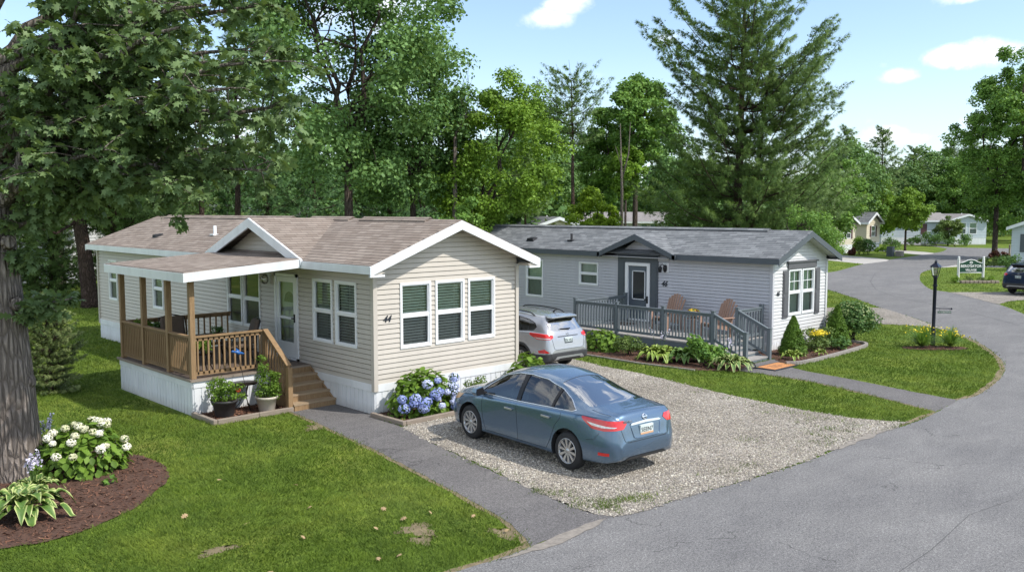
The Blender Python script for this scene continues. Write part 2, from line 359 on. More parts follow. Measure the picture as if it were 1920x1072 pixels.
    M['pot_dark'] = plain('charcoal_pot', (.04, .038, .038), .5, var=.2); M['pot_pale'] = plain('pale_pot', (.50, .45, .37), .5, var=.08)
    M['green_sign'] = plain('green_sign', (.008, .06, .03), .5); M['sign_white'] = vinyl('sign_white', (.80, .80, .78), .5, .05)
    M['lantern'] = glass('lantern_glass', (.85, .85, .8), .15, .2); M['mat_orange'] = plain('coir_mat', (.50, .22, .08), .95, var=.3, scale=30, bumpk=.6)
    M['yellow'] = plain('yellow_bloom', (.75, .58, .02), .7); M['orange_flower'] = plain('coral_bloom', (.80, .13, .05), .6); M['mum_red'] = plain('red_bloom', (.28, .03, .03), .7)
    M['bird_blue'] = plain('blue_enamel', (.02, .11, .35), .3); M['dry_leaf'] = plain('dry_leaf', (.36, .25, .13), .8, var=.35, scale=14)
    M['hyd_blue'] = attrmat('blue_hydrangea', [(0, (.16, .22, .55)), (.5, (.38, .44, .72)), (1, (.66, .70, .86))], .7)
    M['hyd_white'] = attrmat('white_hydrangea', [(0, (.50, .52, .25)), (.5, (.72, .70, .48)), (1, (.88, .86, .74))], .7)
    M['lilac'] = attrmat('hosta_bloom', [(0, (.40, .36, .5)), (1, (.75, .72, .82))], .7)
    M['oakbark'] = bark('oak_bark', (.185, .152, .130), (.36, .31, .27)); M['bark'] = bark('grey_bark', (.07, .055, .046), (.15, .12, .10)); M['pinebark'] = bark('pine_bark', (.075, .05, .04), (.19, .135, .11), 1.5)
    M['deadwood'] = bark('bare_wood', (.22, .19, .16), (.36, .31, .27), 2)
    M['oakleaf'] = foliage('oak_leaves', (0.056, 0.103, 0.038), (0.207, 0.297, 0.118), .24, .5, .8, .22)
    M['oak2'] = foliage('far_oak_leaves', (0.065, 0.151, 0.042), (0.225, 0.374, 0.116), .25)
    M['deep'] = foliage('deep_green_leaves', (0.048, 0.113, 0.031), (0.156, 0.283, 0.076), .22)
    M['mid'] = foliage('mid_green_leaves', (0.074, 0.169, 0.034), (0.237, 0.408, 0.079), .3)
    M['lime'] = foliage('lime_leaves', (0.091, 0.176, 0.018), (0.280, 0.455, 0.058), .35)
    M['bright'] = foliage('bright_leaves', (0.143, 0.231, 0.013), (0.363, 0.528, 0.044), .35)
    M['pine'] = foliage('pine_needles', (0.081, 0.148, 0.040), (0.269, 0.390, 0.114), .15)
    M['darkpine'] = foliage('dark_pine_needles', (0.049, 0.117, 0.041), (0.155, 0.295, 0.089), .12)
    M['spruce'] = foliage('pale_spruce', (0.100, 0.150, 0.045), (0.360, 0.420, 0.170), .15)
    M['conifer'] = foliage('dwarf_conifer', (0.053, 0.114, 0.015), (0.152, 0.266, 0.030), .12, scale=5)
    M['hydleaf'] = foliage('hydrangea_leaves', (0.059, 0.125, 0.016), (0.210, 0.341, 0.046), .3, scale=3)
    M['shrub'] = foliage('shrub_leaves', (0.053, 0.107, 0.022), (0.195, 0.265, 0.070), .2, scale=3)
    M['hosta'] = attrmat('hosta_leaves', [(0, (.055, .12, .02)), (.45, (.10, .18, .03)), (.62, (.30, .36, .10)), (1, (.55, .58, .25))], .5)
    M['hosta_lime'] = attrmat('lime_hosta_leaves', [(0, (.12, .20, .02)), (.45, (.20, .28, .03)), (1, (.36, .44, .10))], .5)
    M['hosta_green'] = attrmat('green_hosta_leaves', [(0, (.05, .12, .015)), (.45, (.09, .17, .025)), (1, (.17, .27, .05))], .5)
    M['burgundy'] = foliage('burgundy_leaves', (0.065, 0.019, 0.016), (0.156, 0.046, 0.033), .15)
POLY = {}
POLY['road'] = [(-30,9.6),(-12,8.9),(2,8.35),(6.78,8.1),(7.51,8.03),(8.05,8.03),(9.69,8.05),(10.15,7.87),(11.04,7.85),(12.64,7.63),(14.71,7.48),(16.92,7.6),(18.3,7.38),(20.04,7.41),(21.64,7.56),(22.47,7.43),(24.78,7.7),(27.06,8.23),(29.12,9.05),(31.73,10.49),(33.47,11.8),(34.03,12.34),(36.86,14.55),(39.6,17.13),(43.62,20.44),(47.06,23.51),(50.5,26.2),(54.5,28.5),(59.4,30.0),(62.2,30.4),(71.9,32.9),(79.8,34.2),(90.8,35.7),(96,36.5),(99.5,37),(105.3,38.7),(108.3,39.8),(114.9,44.4),(118,50),(121,62),(125,62),(121,49),(116,43.5),(112.5,40.9),(112.9,37.5),(114.9,33.5),(119,24),(112,21),(104.5,30.3),(102.5,30.6),(89,29.0),(75.8,27.1),(71.4,26.65),(65.5,25.6),(59.65,23.5),(55.75,21.84),(51.2,19.5),(50.26,18.18),(45.33,14.17),(41.87,12.09),(36,9),(30,5.5),(24,2.8),(14,.5),(5,-1),(-12,-1.5),(-30,-1)]
POLY['path'] = [(9.8,17.24),(9.66,15.81),(9.49,14.75),(9.33,13.44),(9.14,12.36),(8.81,10.53),(8.52,9.11),(8.28,8.45),(8.05,8.03),(9.69,8.05),(9.58,8.41),(9.65,9.01),(9.9,10.46),(10.3,12.61),(10.72,14.45),(10.84,15.7),(10.97,15.7),(10.97,17.3)]
POLY['walkway'] = [(21.25,13.5),(21.35,12.3),(21.3,11.04),(20.72,9.11),(20.04,7.41),(21.64,7.56),(21.91,8.84),(22.31,10.38),(22.75,12.3),(23.75,13.5)]
POLY['gravel_drive'] = [(9.69,8.05),(9.58,8.41),(9.65,9.01),(9.9,10.46),(10.3,12.61),(10.72,14.45),(15.3,14.5),(15.3,26),(20.3,26),(19.6,20),(19.33,17.1),(19.11,16.2),(19.0,14.8),(18.5,12.7),(18.2,11.0),(18.06,9.6),(18.17,8.3),(18.6,7.45),(16.92,7.6),(14.71,7.48),(12.64,7.63),(11.04,7.85),(10.15,7.87)]
POLY['side_gravel'] = [(34.03,12.34),(36.0,13.9),(39.66,17.08),(39.74,17.6),(38.2,19.1),(33,22),(29.6,19),(29.6,16.5),(33.07,16.5),(34.08,15.08),(34.59,13.3)]
POLY['gravel_pad'] = [(50.26,18.18),(53.2,15.4),(60,8.6),(54,6),(48.4,14.0),(47.2,14.3),(45.33,14.17)]
POLY['concrete_drive'] = [(71.9,32.9),(79.8,34.2),(84.5,41),(80.5,42),(76,38.7)]
POLY['concrete_lane'] = [(90.8,35.7),(96,36.5),(100,42),(102,50),(98,50),(96.8,43.1)]
POLY['concrete_strip'] = [(71.4,26.65),(75.8,27.1),(78.3,22.8),(83,15),(79,14),(75.4,21.9),(73.9,26.06)]
POLY['porch_bed'] = [(8.12,17.3),(9.85,17.3),(9.85,18.3),(8.12,18.3)]
POLY['gable_bed'] = [(10.86,14.55),(15.2,14.55),(15.2,15.68),(10.98,15.68)]
POLY['deck_bed'] = [(20.55,20.6),(20.3,18.5),(20.25,15.75),(20.45,14.0),(21.1,13.1),(22.1,13.4),(22.3,20.6)]
POLY['corner_bed'] = [(23.75,13.5),(23.1,12.75),(23.5,12.5),(25.48,12.48),(28.0,12.66),(28.5,12.95),(28.55,13.5),(28.3,14.4),(25.0,14.4),(24.9,14.6),(23.75,14.6)]
POLY['oak_bed'] = [(-3,13.4),(2.98,12.75),(3.32,12.62),(3.93,12.64),(4.73,13.06),(5.36,13.66),(5.88,14.32),(6.08,15.1),(6.05,15.9),(5.66,16.7),(5.2,17.5),(4.2,18.0),(2,18),(-3,17)]
POLY['lamp_bed'] = [(29.35+1.05*math.cos(t)*RT[0]+.45*math.sin(t)*FW[0], 11.0+1.05*math.cos(t)*RT[1]+.45*math.sin(t)*FW[1]) for t in np.linspace(0, 6.0, 14)]
H44 = (10.96, 15.2, 15.7, 32.15); H46 = (25.06, 28.55, 14.37, 31.0)
def smooth_poly(p, n=4):
    out = []
    for i in range(len(p)):
        a, b, c, d = [Vector(p[(i+k) % len(p)]) for k in (-1, 0, 1, 2)]
        sharp = (b-a).length > 0 and (c-b).length > 0 and (b-a).normalized().dot((c-b).normalized()) < .55
        sharp2 = (c-b).normalized().dot((d-c).normalized()) < .55
        if (c-b).length > 40: out.append(tuple(b)); continue
        t1 = (c-a)/2 if not sharp else (c-b); t2 = (d-b)/2 if not sharp2 else (c-b)
        t1 = t1.normalized()*min(t1.length, (c-b).length) if t1.length else t1; t2 = t2.normalized()*min(t2.length, (c-b).length) if t2.length else t2
        for k in range(n):
            t = k/n; h = (2*t**3-3*t**2+1, t**3-2*t**2+t, -2*t**3+3*t**2, t**3-t**2)
            out.append(tuple(b*h[0]+t1*h[1]+c*h[2]+t2*h[3]))
    return out
def inpoly(P, poly):
    x, y = P[:, 0], P[:, 1]; r = np.zeros(len(P), bool); n = len(poly)
    for i in range(n):
        x1, y1 = poly[i]; x2, y2 = poly[(i+1) % n]
        if y1 == y2: continue
        c = ((y1 > y) != (y2 > y)) & (x < (x2-x1)*(y-y1)/(y2-y1)+x1); r ^= c
    return r
def sheet(name, poly, z, mat, smooth=4, jit=0.0, kind='structure', label=None):
    p = smooth_poly(poly, smooth) if smooth else poly
    if jit:
        q = []
        for i, (x, y) in enumerate(p):
            x2, y2 = p[(i+1) % len(p)]; d = math.hypot(x2-x, y2-y)
            k = max(1, min(60, int(d/.12)))
            for j in range(k):
                t = j/k; q.append((x+(x2-x)*t+random.uniform(-jit, jit), y+(y2-y)*t+random.uniform(-jit, jit)))
        p = q
    bm = bmesh.new(); f = bm.faces.new([bm.verts.new((x, y, z)) for x, y in p]); bmesh.ops.triangulate(bm, faces=[f])
    for f in bm.faces:
        if f.normal.z < 0: f.normal_flip()
    me = bpy.data.meshes.new(name); bm.to_mesh(me); bm.free(); me.materials.append(M[mat]); boxuv(me)
    o = link(name, me); tag(o, label, None, None, kind); return o
BALD = [((7.35, 9.55), .20, .26), ((7.15, 9.2), .14, .14), ((8.12, 8.62), .13, .22), ((5.0, 10.75), .24, .10), ((9.45, 15.6), .22, .2), ((4.1, 10.2), .14, .08)]
def ribbon(q, w):
    q = [Vector(p) for p in q]; a = []; b = []
    for i, p in enumerate(q):
        t = (q[min(i+1, len(q)-1)]-q[max(i-1, 0)]).normalized(); a.append((p.x-t.y*w, p.y+t.x*w)); b.append((p.x+t.y*w, p.y-t.x*w))
    return a+list(reversed(b))
def densify(q, step=.25, j=.02):
    out = []
    for a, b in zip(q, q[1:]):
        k = max(1, int(math.hypot(b[0]-a[0], b[1]-a[1])/step))
        for i in range(k): out.append((a[0]+(b[0]-a[0])*i/k+random.uniform(-j, j), a[1]+(b[1]-a[1])*i/k+random.uniform(-j, j)))
    return out+[q[-1]]
EDGES = [ribbon(densify(e), w) for e, w in (([(9.78, 17.2), (9.64, 15.81), (9.47, 14.75), (9.31, 13.44), (9.12, 12.36), (8.79, 10.53), (8.50, 9.11), (8.26, 8.45), (8.0, 8.08), (7.51, 8.06), (6.78, 8.12), (5.0, 8.24)], .06),
    ([(21.33, 12.3), (21.28, 11.04), (20.70, 9.11), (20.05, 7.45)], .05), ([(18.2, 7.5), (18.9, 7.47), (20.0, 7.43)], .06), ([(21.66, 7.6), (22.47, 7.47), (24.78, 7.75), (27.06, 8.28), (29.1, 9.1), (31.7, 10.54), (33.44, 11.85)], .08),
    ([(19.1, 16.2), (18.97, 14.8), (18.47, 12.7), (18.17, 11.0), (18.03, 9.6)], .06))]
def build_ground():
    bm = bmesh.new(); bmesh.ops.create_grid(bm, x_segments=4, y_segments=4, size=900)
    me = bpy.data.meshes.new('ground'); bm.to_mesh(me); bm.free(); me.materials.append(M['ground']); boxuv(me)
    tag(link('ground', me, org=(200, 200, 0)), kind='structure')
    sheet('road', POLY['road'], .004, 'asphalt', 4, .012)
    for n, m in (('path', 'path'), ('walkway', 'path'), ('gravel_drive', 'gravel'), ('side_gravel', 'gravel'), ('gravel_pad', 'gravel'), ('concrete_drive', 'concrete'), ('concrete_lane', 'concrete'), ('concrete_strip', 'concrete')):
        j = .02 if m in ('path',) else (.05 if m == 'gravel' else 0)
        POLY[n+'_s'] = POLY[n]
        sheet(n, POLY[n], .008 if m != 'gravel' else .012, m, 3 if n not in ('gravel_drive',) else 2, j)
    for n in ('porch_bed', 'gable_bed', 'deck_bed', 'corner_bed', 'oak_bed', 'lamp_bed'):
        sheet('mulch_ground', POLY[n], .035 if n in ('porch_bed', 'gable_bed') else .02, 'mulch_base', 3 if n in ('oak_bed', 'lamp_bed') else 0, .03 if n in ('oak_bed', 'lamp_bed') else 0)
    for e in EDGES: sheet('worn_edge', e, .0035, 'soil', 0)
    # bare soil patches and sandy road shoulder
    for i, ((x, y), a, b) in enumerate(BALD):
        p = []
        for k in range(26):
            t = 2*math.pi*k/26; r = 1.15+.35*math.sin(3*t+i)+.22*math.sin(7*t+2*i)+random.uniform(-.18, .18)
            p.append((x+a*r*math.cos(t), y+b*r*math.sin(t)))
        sheet('bare_patch', p, .005, 'soil', 0)
    sh = [(7.4, 7.99), (8.05, 8.0), (8.6, 8.04), (9.2, 8.07), (9.6, 8.04), (9.3, 7.95), (8.8, 7.90), (8.2, 7.84), (7.8, 7.93)]
    sheet('sandy_shoulder', sh, .011, 'soil_road', 3, .03)
    sh2 = [(15.4, 7.52), (16.9, 7.64), (18.0, 7.6), (18.25, 7.42), (17.4, 7.44), (16.4, 7.44), (15.6, 7.44)]
    sheet('sandy_shoulder', sh2, .0125, 'soil_road', 3, .05)
    for n, pts in (('a', [(1668, 500), (1642, 513), (1634, 528), (1645, 543), (1680, 556), (1730, 566), (1830, 587), (1925, 612)]), ('b', [(1690, 1085), (1770, 1030), (1840, 965), (1925, 935)])):
        q = []
        for x, y in pts:
            d = F*CAMH/(y-HOR); d = d*(1-.0) ; q.append(at(x, CAMH/math.tan(math.atan((y-536)/F)+math.atan(141/F)) if True else d))
        w = .006 if n == 'b' else .022; side = []
        for i, p in enumerate(q):
            t = (q[min(i+1, len(q)-1)]-q[max(i-1, 0)]).normalized(); side.append((p+Vector((-t.y, t.x, 0))*w, p-Vector((-t.y, t.x, 0))*w))
        sheet('tar_seam', [(a.x, a.y) for a, b in side]+[(b.x, b.y) for a, b in reversed(side)], .0065, 'tar', 0)
    # surface litter: stones and chips
    oct_v = [(1, 0, 0), (0, 1, 0), (-1, 0, 0), (0, -1, 0), (0, 0, .7), (0, 0, -.7)]
    oct_f = [(0, 1, 4), (1, 2, 4), (2, 3, 4), (3, 0, 4), (1, 0, 5), (2, 1, 5), (3, 2, 5), (0, 3, 5)]
    pts = rng.uniform((9.3, 7.2), (20, 22), size=(140000, 2)); pg = POLY['gravel_drive']
    cl = [(x, y) for x, y in pg]; inside = inpoly(pts+rng.normal(size=pts.shape)*.05, cl); pts = pts[inside]
    dist = np.hypot(pts[:, 0], pts[:, 1]); keep = rng.random(len(pts)) < np.clip((15/dist)**1.5, .2, 1); pts = pts[keep]
    Cn = np.column_stack([pts, np.full(len(pts), .014)]); sz = rng.gamma(6, .0020, len(pts))
    nr = rng.normal(size=(len(pts), 3)); nr[:, 2] = np.abs(nr[:, 2])+.5
    tag(link('gravel_stones', scatter('gravel_stones', Cn, nr, sz, oct_v, oct_f, 3, M['stones'])), 'loose pale gravel stones covering the driveway between the two homes', 'gravel', kind='stuff')
    C = []
    for n, k in (('oak_bed', 16000), ('porch_bed', 2500), ('gable_bed', 2500), ('deck_bed', 3500), ('corner_bed', 3000), ('lamp_bed', 900)):
        p = np.array(POLY[n]); q = rng.uniform(p.min(0), p.max(0), size=(k, 2)); q = q[inpoly(q+rng.normal(size=q.shape)*.015, POLY[n])]
        C.append(np.column_stack([q, np.full(len(q), .045 if n in ('porch_bed', 'gable_bed') else .03)]))
    C = np.concatenate(C); nr = rng.normal(size=(len(C), 3))*.5; nr[:, 2] = 1
    chip = [(-.2, -1, 0), (.2, -1, 0), (.25, 1, .1), (-.2, 1, .1)]
    tag(link('mulch_chips', scatter('mulch_chips', C, nr, rng.gamma(4, .006, len(C)), chip, [(0, 1, 2, 3)], 4, M['chips'], v=rng.beta(1.5, 2.6, len(C)))), 'brown bark mulch chips strewn over the planting beds', 'mulch', kind='stuff')
def build_grass():
    # sample points roughly uniform over the picture, in the view wedge widened for a side step
    n = 1500000
    d = 1/rng.uniform(1/75, 1/7.2, n); s = rng.uniform(-.72, .68, n)*d*1.05
    P = np.column_stack([d*FW[0]+s*RT[0], d*FW[1]+s*RT[1]])
    # density correction: keep more near
    keep = rng.random(n) < np.clip(d/30, .28, 1); keep &= (rng.random(n) < np.clip(28/d, .08, 1))
    P = P[keep]; d = d[keep]
    jit = P+rng.normal(size=P.shape)*.03
    bad = np.zeros(len(P), bool)
    for k in ('road', 'path', 'walkway', 'gravel_drive', 'side_gravel', 'gravel_pad', 'concrete_drive', 'concrete_lane', 'concrete_strip', 'porch_bed', 'gable_bed', 'deck_bed', 'corner_bed', 'oak_bed', 'lamp_bed'):
        p = np.array(POLY[k]); lo, hi = p.min(0)-.1, p.max(0)+.1
        m = ((jit > lo) & (jit < hi)).all(1); idx = np.nonzero(m)[0]
        sp = smooth_poly(POLY[k], 4) if k in ('road', 'path', 'walkway', 'side_gravel', 'gravel_pad', 'oak_bed', 'lamp_bed') else POLY[k]
        bad[idx[inpoly(jit[idx], sp)]] = True
    for x0, x1, y0, y1 in (H44, H46, (8.0, 11, 18.2, 22.5), (9.8, 11, 17.2, 18.4), (22.2, 25.2, 14.4, 20.2)):
        bad |= (P[:, 0] > x0-.05) & (P[:, 0] < x1+.05) & (P[:, 1] > y0-.05) & (P[:, 1] < y1+.05)
    for (x, y), a, b in BALD:
        bad |= rng.random(len(P)) < 1.0-.7*(((P[:, 0]-x)/a)**2+((P[:, 1]-y)/b)**2)
    for e in EDGES: bad |= inpoly(P, e) & (rng.random(len(P)) < .72)
    # weeds that creep onto the gravel edges
    W = []
    for (x, y), k, r in (((9.95, 8.3), 1100, (.22, .5)), ((9.75, 9.3), 350, (.06, .5)), ((10.05, 11.2), 120, (.05, .5)), ((10.5, 8.35), 700, (.35, .16)), ((17.3, 8.4), 420, (.6, .35)), ((16.2, 8.0), 500, (.7, .2)), ((17.6, 9.6), 260, (.35, .6)), ((14.9, 8.9), 90, (.15, .15)), ((18.0, 11.3), 300, (.12, 1.2)), ((13.2, 8.1), 120, (.6, .12))):
        W.append(np.column_stack([rng.normal(x, r[0], k), rng.normal(y, r[1], k)]))
    W = np.concatenate(W); cl = rng.random((60, 2)); W = W[np.sin(W[:, 0]*9)+np.sin(W[:, 1]*7+W[:, 0]*3) > -.2]; W = W[~inpoly(W, POLY['road'])]
    P = np.concatenate([P[~bad], W]); d = np.hypot(P[:, 0], P[:, 1]); M_ = len(P)
    # clumpiness
    cl = np.sin(P[:, 0]*5.1+2*np.sin(P[:, 1]*3.3))*np.sin(P[:, 1]*4.7+2*np.sin(P[:, 0]*2.9))
    h = (.036+.016*cl+.022*rng.random(M_))*np.clip(.9+d/90, 1, 1.6); w = .0030+.00032*d
    lean = rng.normal(size=(M_, 2))*.75+np.column_stack([np.sin(P[:, 1]*1.7+P[:, 0]), np.cos(P[:, 0]*1.3-P[:, 1])])*.35
    a = rng.uniform(0, 2*math.pi, M_); sx, sy = np.cos(a)*w, np.sin(a)*w
    V = np.empty((M_, 3, 3)); V[:, 0] = np.column_stack([P[:, 0]-sx, P[:, 1]-sy, np.full(M_, -.004)]); V[:, 1] = np.column_stack([P[:, 0]+sx, P[:, 1]+sy, np.full(M_, -.004)])
    V[:, 2] = np.column_stack([P[:, 0]+lean[:, 0]*h, P[:, 1]+lean[:, 1]*h, h])
    v = np.clip(rng.beta(2, 2.5, M_)+.12*cl, 0, 1); v = np.repeat(v, 3)
    me = npmesh('grass_blades', V.reshape(-1, 3), 3, np.arange(M_*3), M['blades'], v)
    tag(link('grass_blades', me), 'short mown grass growing over the lawns', 'grass', kind='stuff'); print('blades', M_)
class Fr:
    """wall frame: u along the wall, z up, d outward"""
    def __init__(s, o, u, n): s.o = Vector(o); s.u = Vector(u); s.n = Vector(n)
    def p(s, u, z, d=0): v = s.o+s.u*u+s.n*d; return (v.x, v.y, v.z+z)
    def box(s, mb, u0, u1, z0, z1, d0, d1):
        mb.hexa([s.p(u0, z0, d0), s.p(u1, z0, d0), s.p(u1, z0, d1), s.p(u0, z0, d1), s.p(u0, z1, d0), s.p(u1, z1, d0), s.p(u1, z1, d1), s.p(u0, z1, d1)])
def lapwall(mb, fr, u0, u1, z0, z1, openings=(), lap=.108, dep=.016, gable=None):
    """lap siding: each course tilts out to a lip, with a shadow groove under the lip above. gable=(eave z, slope, centre u)"""
    G_ = .84; cuts = {round(z0, 4), round(z1, 4)}; k = 0
    while z0+k*lap < z1: cuts.add(round(z0+k*lap, 4)); cuts.add(round(z0+(k+G_)*lap, 4)); k += 1
    for o in openings: cuts.add(round(o[2], 4)); cuts.add(round(o[3], 4))
    if gable: cuts.add(round(gable[0], 4))
    cuts = sorted(c for c in cuts if z0 <= c <= z1)
    def lim(z):
        if not gable or z <= gable[0]: return u0, u1
        h = (z-gable[0])/gable[1]; return min(u0+h, gable[2]), max(u1-h, gable[2])
    for a, b in zip(cuts, cuts[1:]):
        if b-a < 1e-4: continue
        m = (a+b)/2; t = ((m-z0)/lap) % 1; base = m-t*lap; groove = t > G_
        ops = sorted([(o[0], o[1]) for o in openings if o[2] < m < o[3]])
        la, lb = lim(a), lim(b)
        parts = []; cur = (la[0], lb[0])
        for p, q in ops: parts.append((cur, (p, p))); cur = (q, q)
        parts.append((cur, (la[1], lb[1])))
        f = lambda z: -.024 if groove else dep*(1-(z-base)/lap/G_)+.002
        da, db = f(a), f(b)
        for (s0, s1), (e0, e1) in parts:
            if e0-s0 < 1e-4: continue
            mb.add([fr.p(s0, a, da), fr.p(e0, a, da), fr.p(e1, b, db), fr.p(s1, b, db)], [(0, 1, 2, 3)])
            if abs(a-base) < 1e-3 and not groove: mb.add([fr.p(s0, a, -.024), fr.p(e0, a, -.024), fr.p(e0, a, da), fr.p(s0, a, da)], [(0, 1, 2, 3)])
            if groove and a-base > .8*G_*lap: mb.add([fr.p(s0, a, -.024), fr.p(e0, a, -.024), fr.p(e0, a, .002), fr.p(s0, a, .002)], [(0, 1, 2, 3)])
        for p, q in ops:
            mb.add([fr.p(p, a, 0), fr.p(p, b, 0), fr.p(p, b, -.1), fr.p(p, a, -.1)], [(0, 1, 2, 3)])
            mb.add([fr.p(q, a, 0), fr.p(q, b, 0), fr.p(q, b, -.1), fr.p(q, a, -.1)], [(0, 1, 2, 3)])
def window(house, fr, u0, u1, z0, z1, style='blinds', frame='window_white', mid=.5, grid=False, proud=.035):
    w = MB(); t = .05
    for a, b, c, d in ((u0, u1, z1-t, z1), (u0, u1, z0, z0+t), (u0, u0+t, z0+t, z1-t), (u1-t, u1, z0+t, z1-t)): fr.box(w, a, b, c, d, -.06, proud)
    zm = z0+(z1-z0)*mid; fr.box(w, u0+t, u1-t, zm-.022, zm+.022, -.045, proud-.012)
    for a, b, c, d in ((u0+t, u1-t, zm+.022, zm+.05), (u0+t, u1-t, z1-t-.03, z1-t)): pass
    s = .028   # inner sash lines, upper sash set back
    for za, zb, dd in ((zm+.022, z1-t, proud-.03), (z0+t, zm-.022, proud-.018)):
        fr.box(w, u0+t, u0+t+s, za, zb, -.05, dd); fr.box(w, u1-t-s, u1-t, za, zb, -.05, dd)
        fr.box(w, u0+t+s, u1-t-s, za, za+s, -.05, dd); fr.box(w, u0+t+s, u1-t-s, zb-s, zb, -.05, dd)
    if grid:
        um = (u0+u1)/2; fr.box(w, um-.01, um+.01, zm+.02, z1-t, -.03, -.005); zz = (zm+z1-t)/2; fr.box(w, u0+t, u1-t, zz-.01, zz+.01, -.03, -.006)
    wo = w.build('window', M[frame], house)
    g = MB(); g.add([fr.p(u0+t, zm, -.02), fr.p(u1-t, zm, -.02), fr.p(u1-t, z1-t, -.02), fr.p(u0+t, z1-t, -.02)], [(0, 1, 2, 3)]); g.build('upper_pane', M['glass'], wo, recalc=False)
    g = MB(); g.add([fr.p(u0+t, z0+t, -.025), fr.p(u1-t, z0+t, -.025), fr.p(u1-t, zm, -.025), fr.p(u0+t, zm, -.025)], [(0, 1, 2, 3)]); g.build('lower_pane', M['screen'], wo, recalc=False)
    r = MB()
    if style == 'blinds':
        z = z0+t+.02
        while z < z1-t: r.add([fr.p(u0+t, z, -.070), fr.p(u1-t, z, -.070), fr.p(u1-t, z+.042, -.098), fr.p(u0+t, z+.042, -.098)], [(0, 1, 2, 3)]); z += .064
        r.build('blind', M['blind'], wo, recalc=False)
    elif style == 'curtain':
        n = 18; vs = []; fs = []
        for i in range(n+1):
            u = u0+t+(u1-u0-2*t)*i/n; d = -.1-.012*math.sin(i*2.1); vs += [fr.p(u, z0+.02, d), fr.p(u, z1-.02, d)]
        for i in range(n): fs.append((2*i, 2*i+2, 2*i+3, 2*i+1))
        r.add(vs, fs, True); r.build('curtain', M['curtain'], wo, recalc=False)
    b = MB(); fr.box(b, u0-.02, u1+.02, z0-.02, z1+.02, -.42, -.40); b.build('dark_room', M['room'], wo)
    return wo
def skirting(mb, fr, u0, u1, z0, z1):
    u = u0; k = 0
    while u < u1-1e-3:
        e = min(u+.16, u1); fr.box(mb, u, min(u+.02, e), z0, z1, -.02, .004)
        if e > u+.02: fr.box(mb, u+.02, e, z0, z1, -.02, .016)
        u = e
def gable_roof(mb, x0, x1, y0, y1, ze, rise, th=.05):
    """ridge along y. ze = height of roof surface at the eaves"""
    xm = (x0+x1)/2; zr = ze+rise
    for a, b in ((x0, xm), (x1, xm)):
        mb.hexa([(a, y0, ze-th), (b, y0, zr-th), (b, y1, zr-th), (a, y1, ze-th), (a, y0, ze), (b, y0, zr), (b, y1, zr), (a, y1, ze)])
def numbers(parent, txt, fr, u, z, size, shear=.35, mat='ink', name='house_number', ext=.006, d=.02, flip=1, bold=0, align='LEFT'):
    cu = bpy.data.curves.new(name, 'FONT'); cu.body = txt; cu.size = size; cu.shear = shear; cu.extrude = ext; cu.offset = bold; cu.align_x = align
    ob = bpy.data.objects.new(name, cu); COL.objects.link(ob); bpy.context.view_layer.update()
    me = bpy.data.meshes.new_from_object(ob.evaluated_get(bpy.context.evaluated_depsgraph_get())); bpy.data.objects.remove(ob)
    off = wl(parent)
    for v in me.vertices:
        q = fr.p(u+v.co.x, z+v.co.y, d+v.co.z); v.co = (q[0]-off[0], q[1]-off[1], q[2]-off[2])
    me.materials.clear(); me.materials.append(M[mat]); me.name = name
    return link(name, me, parent)
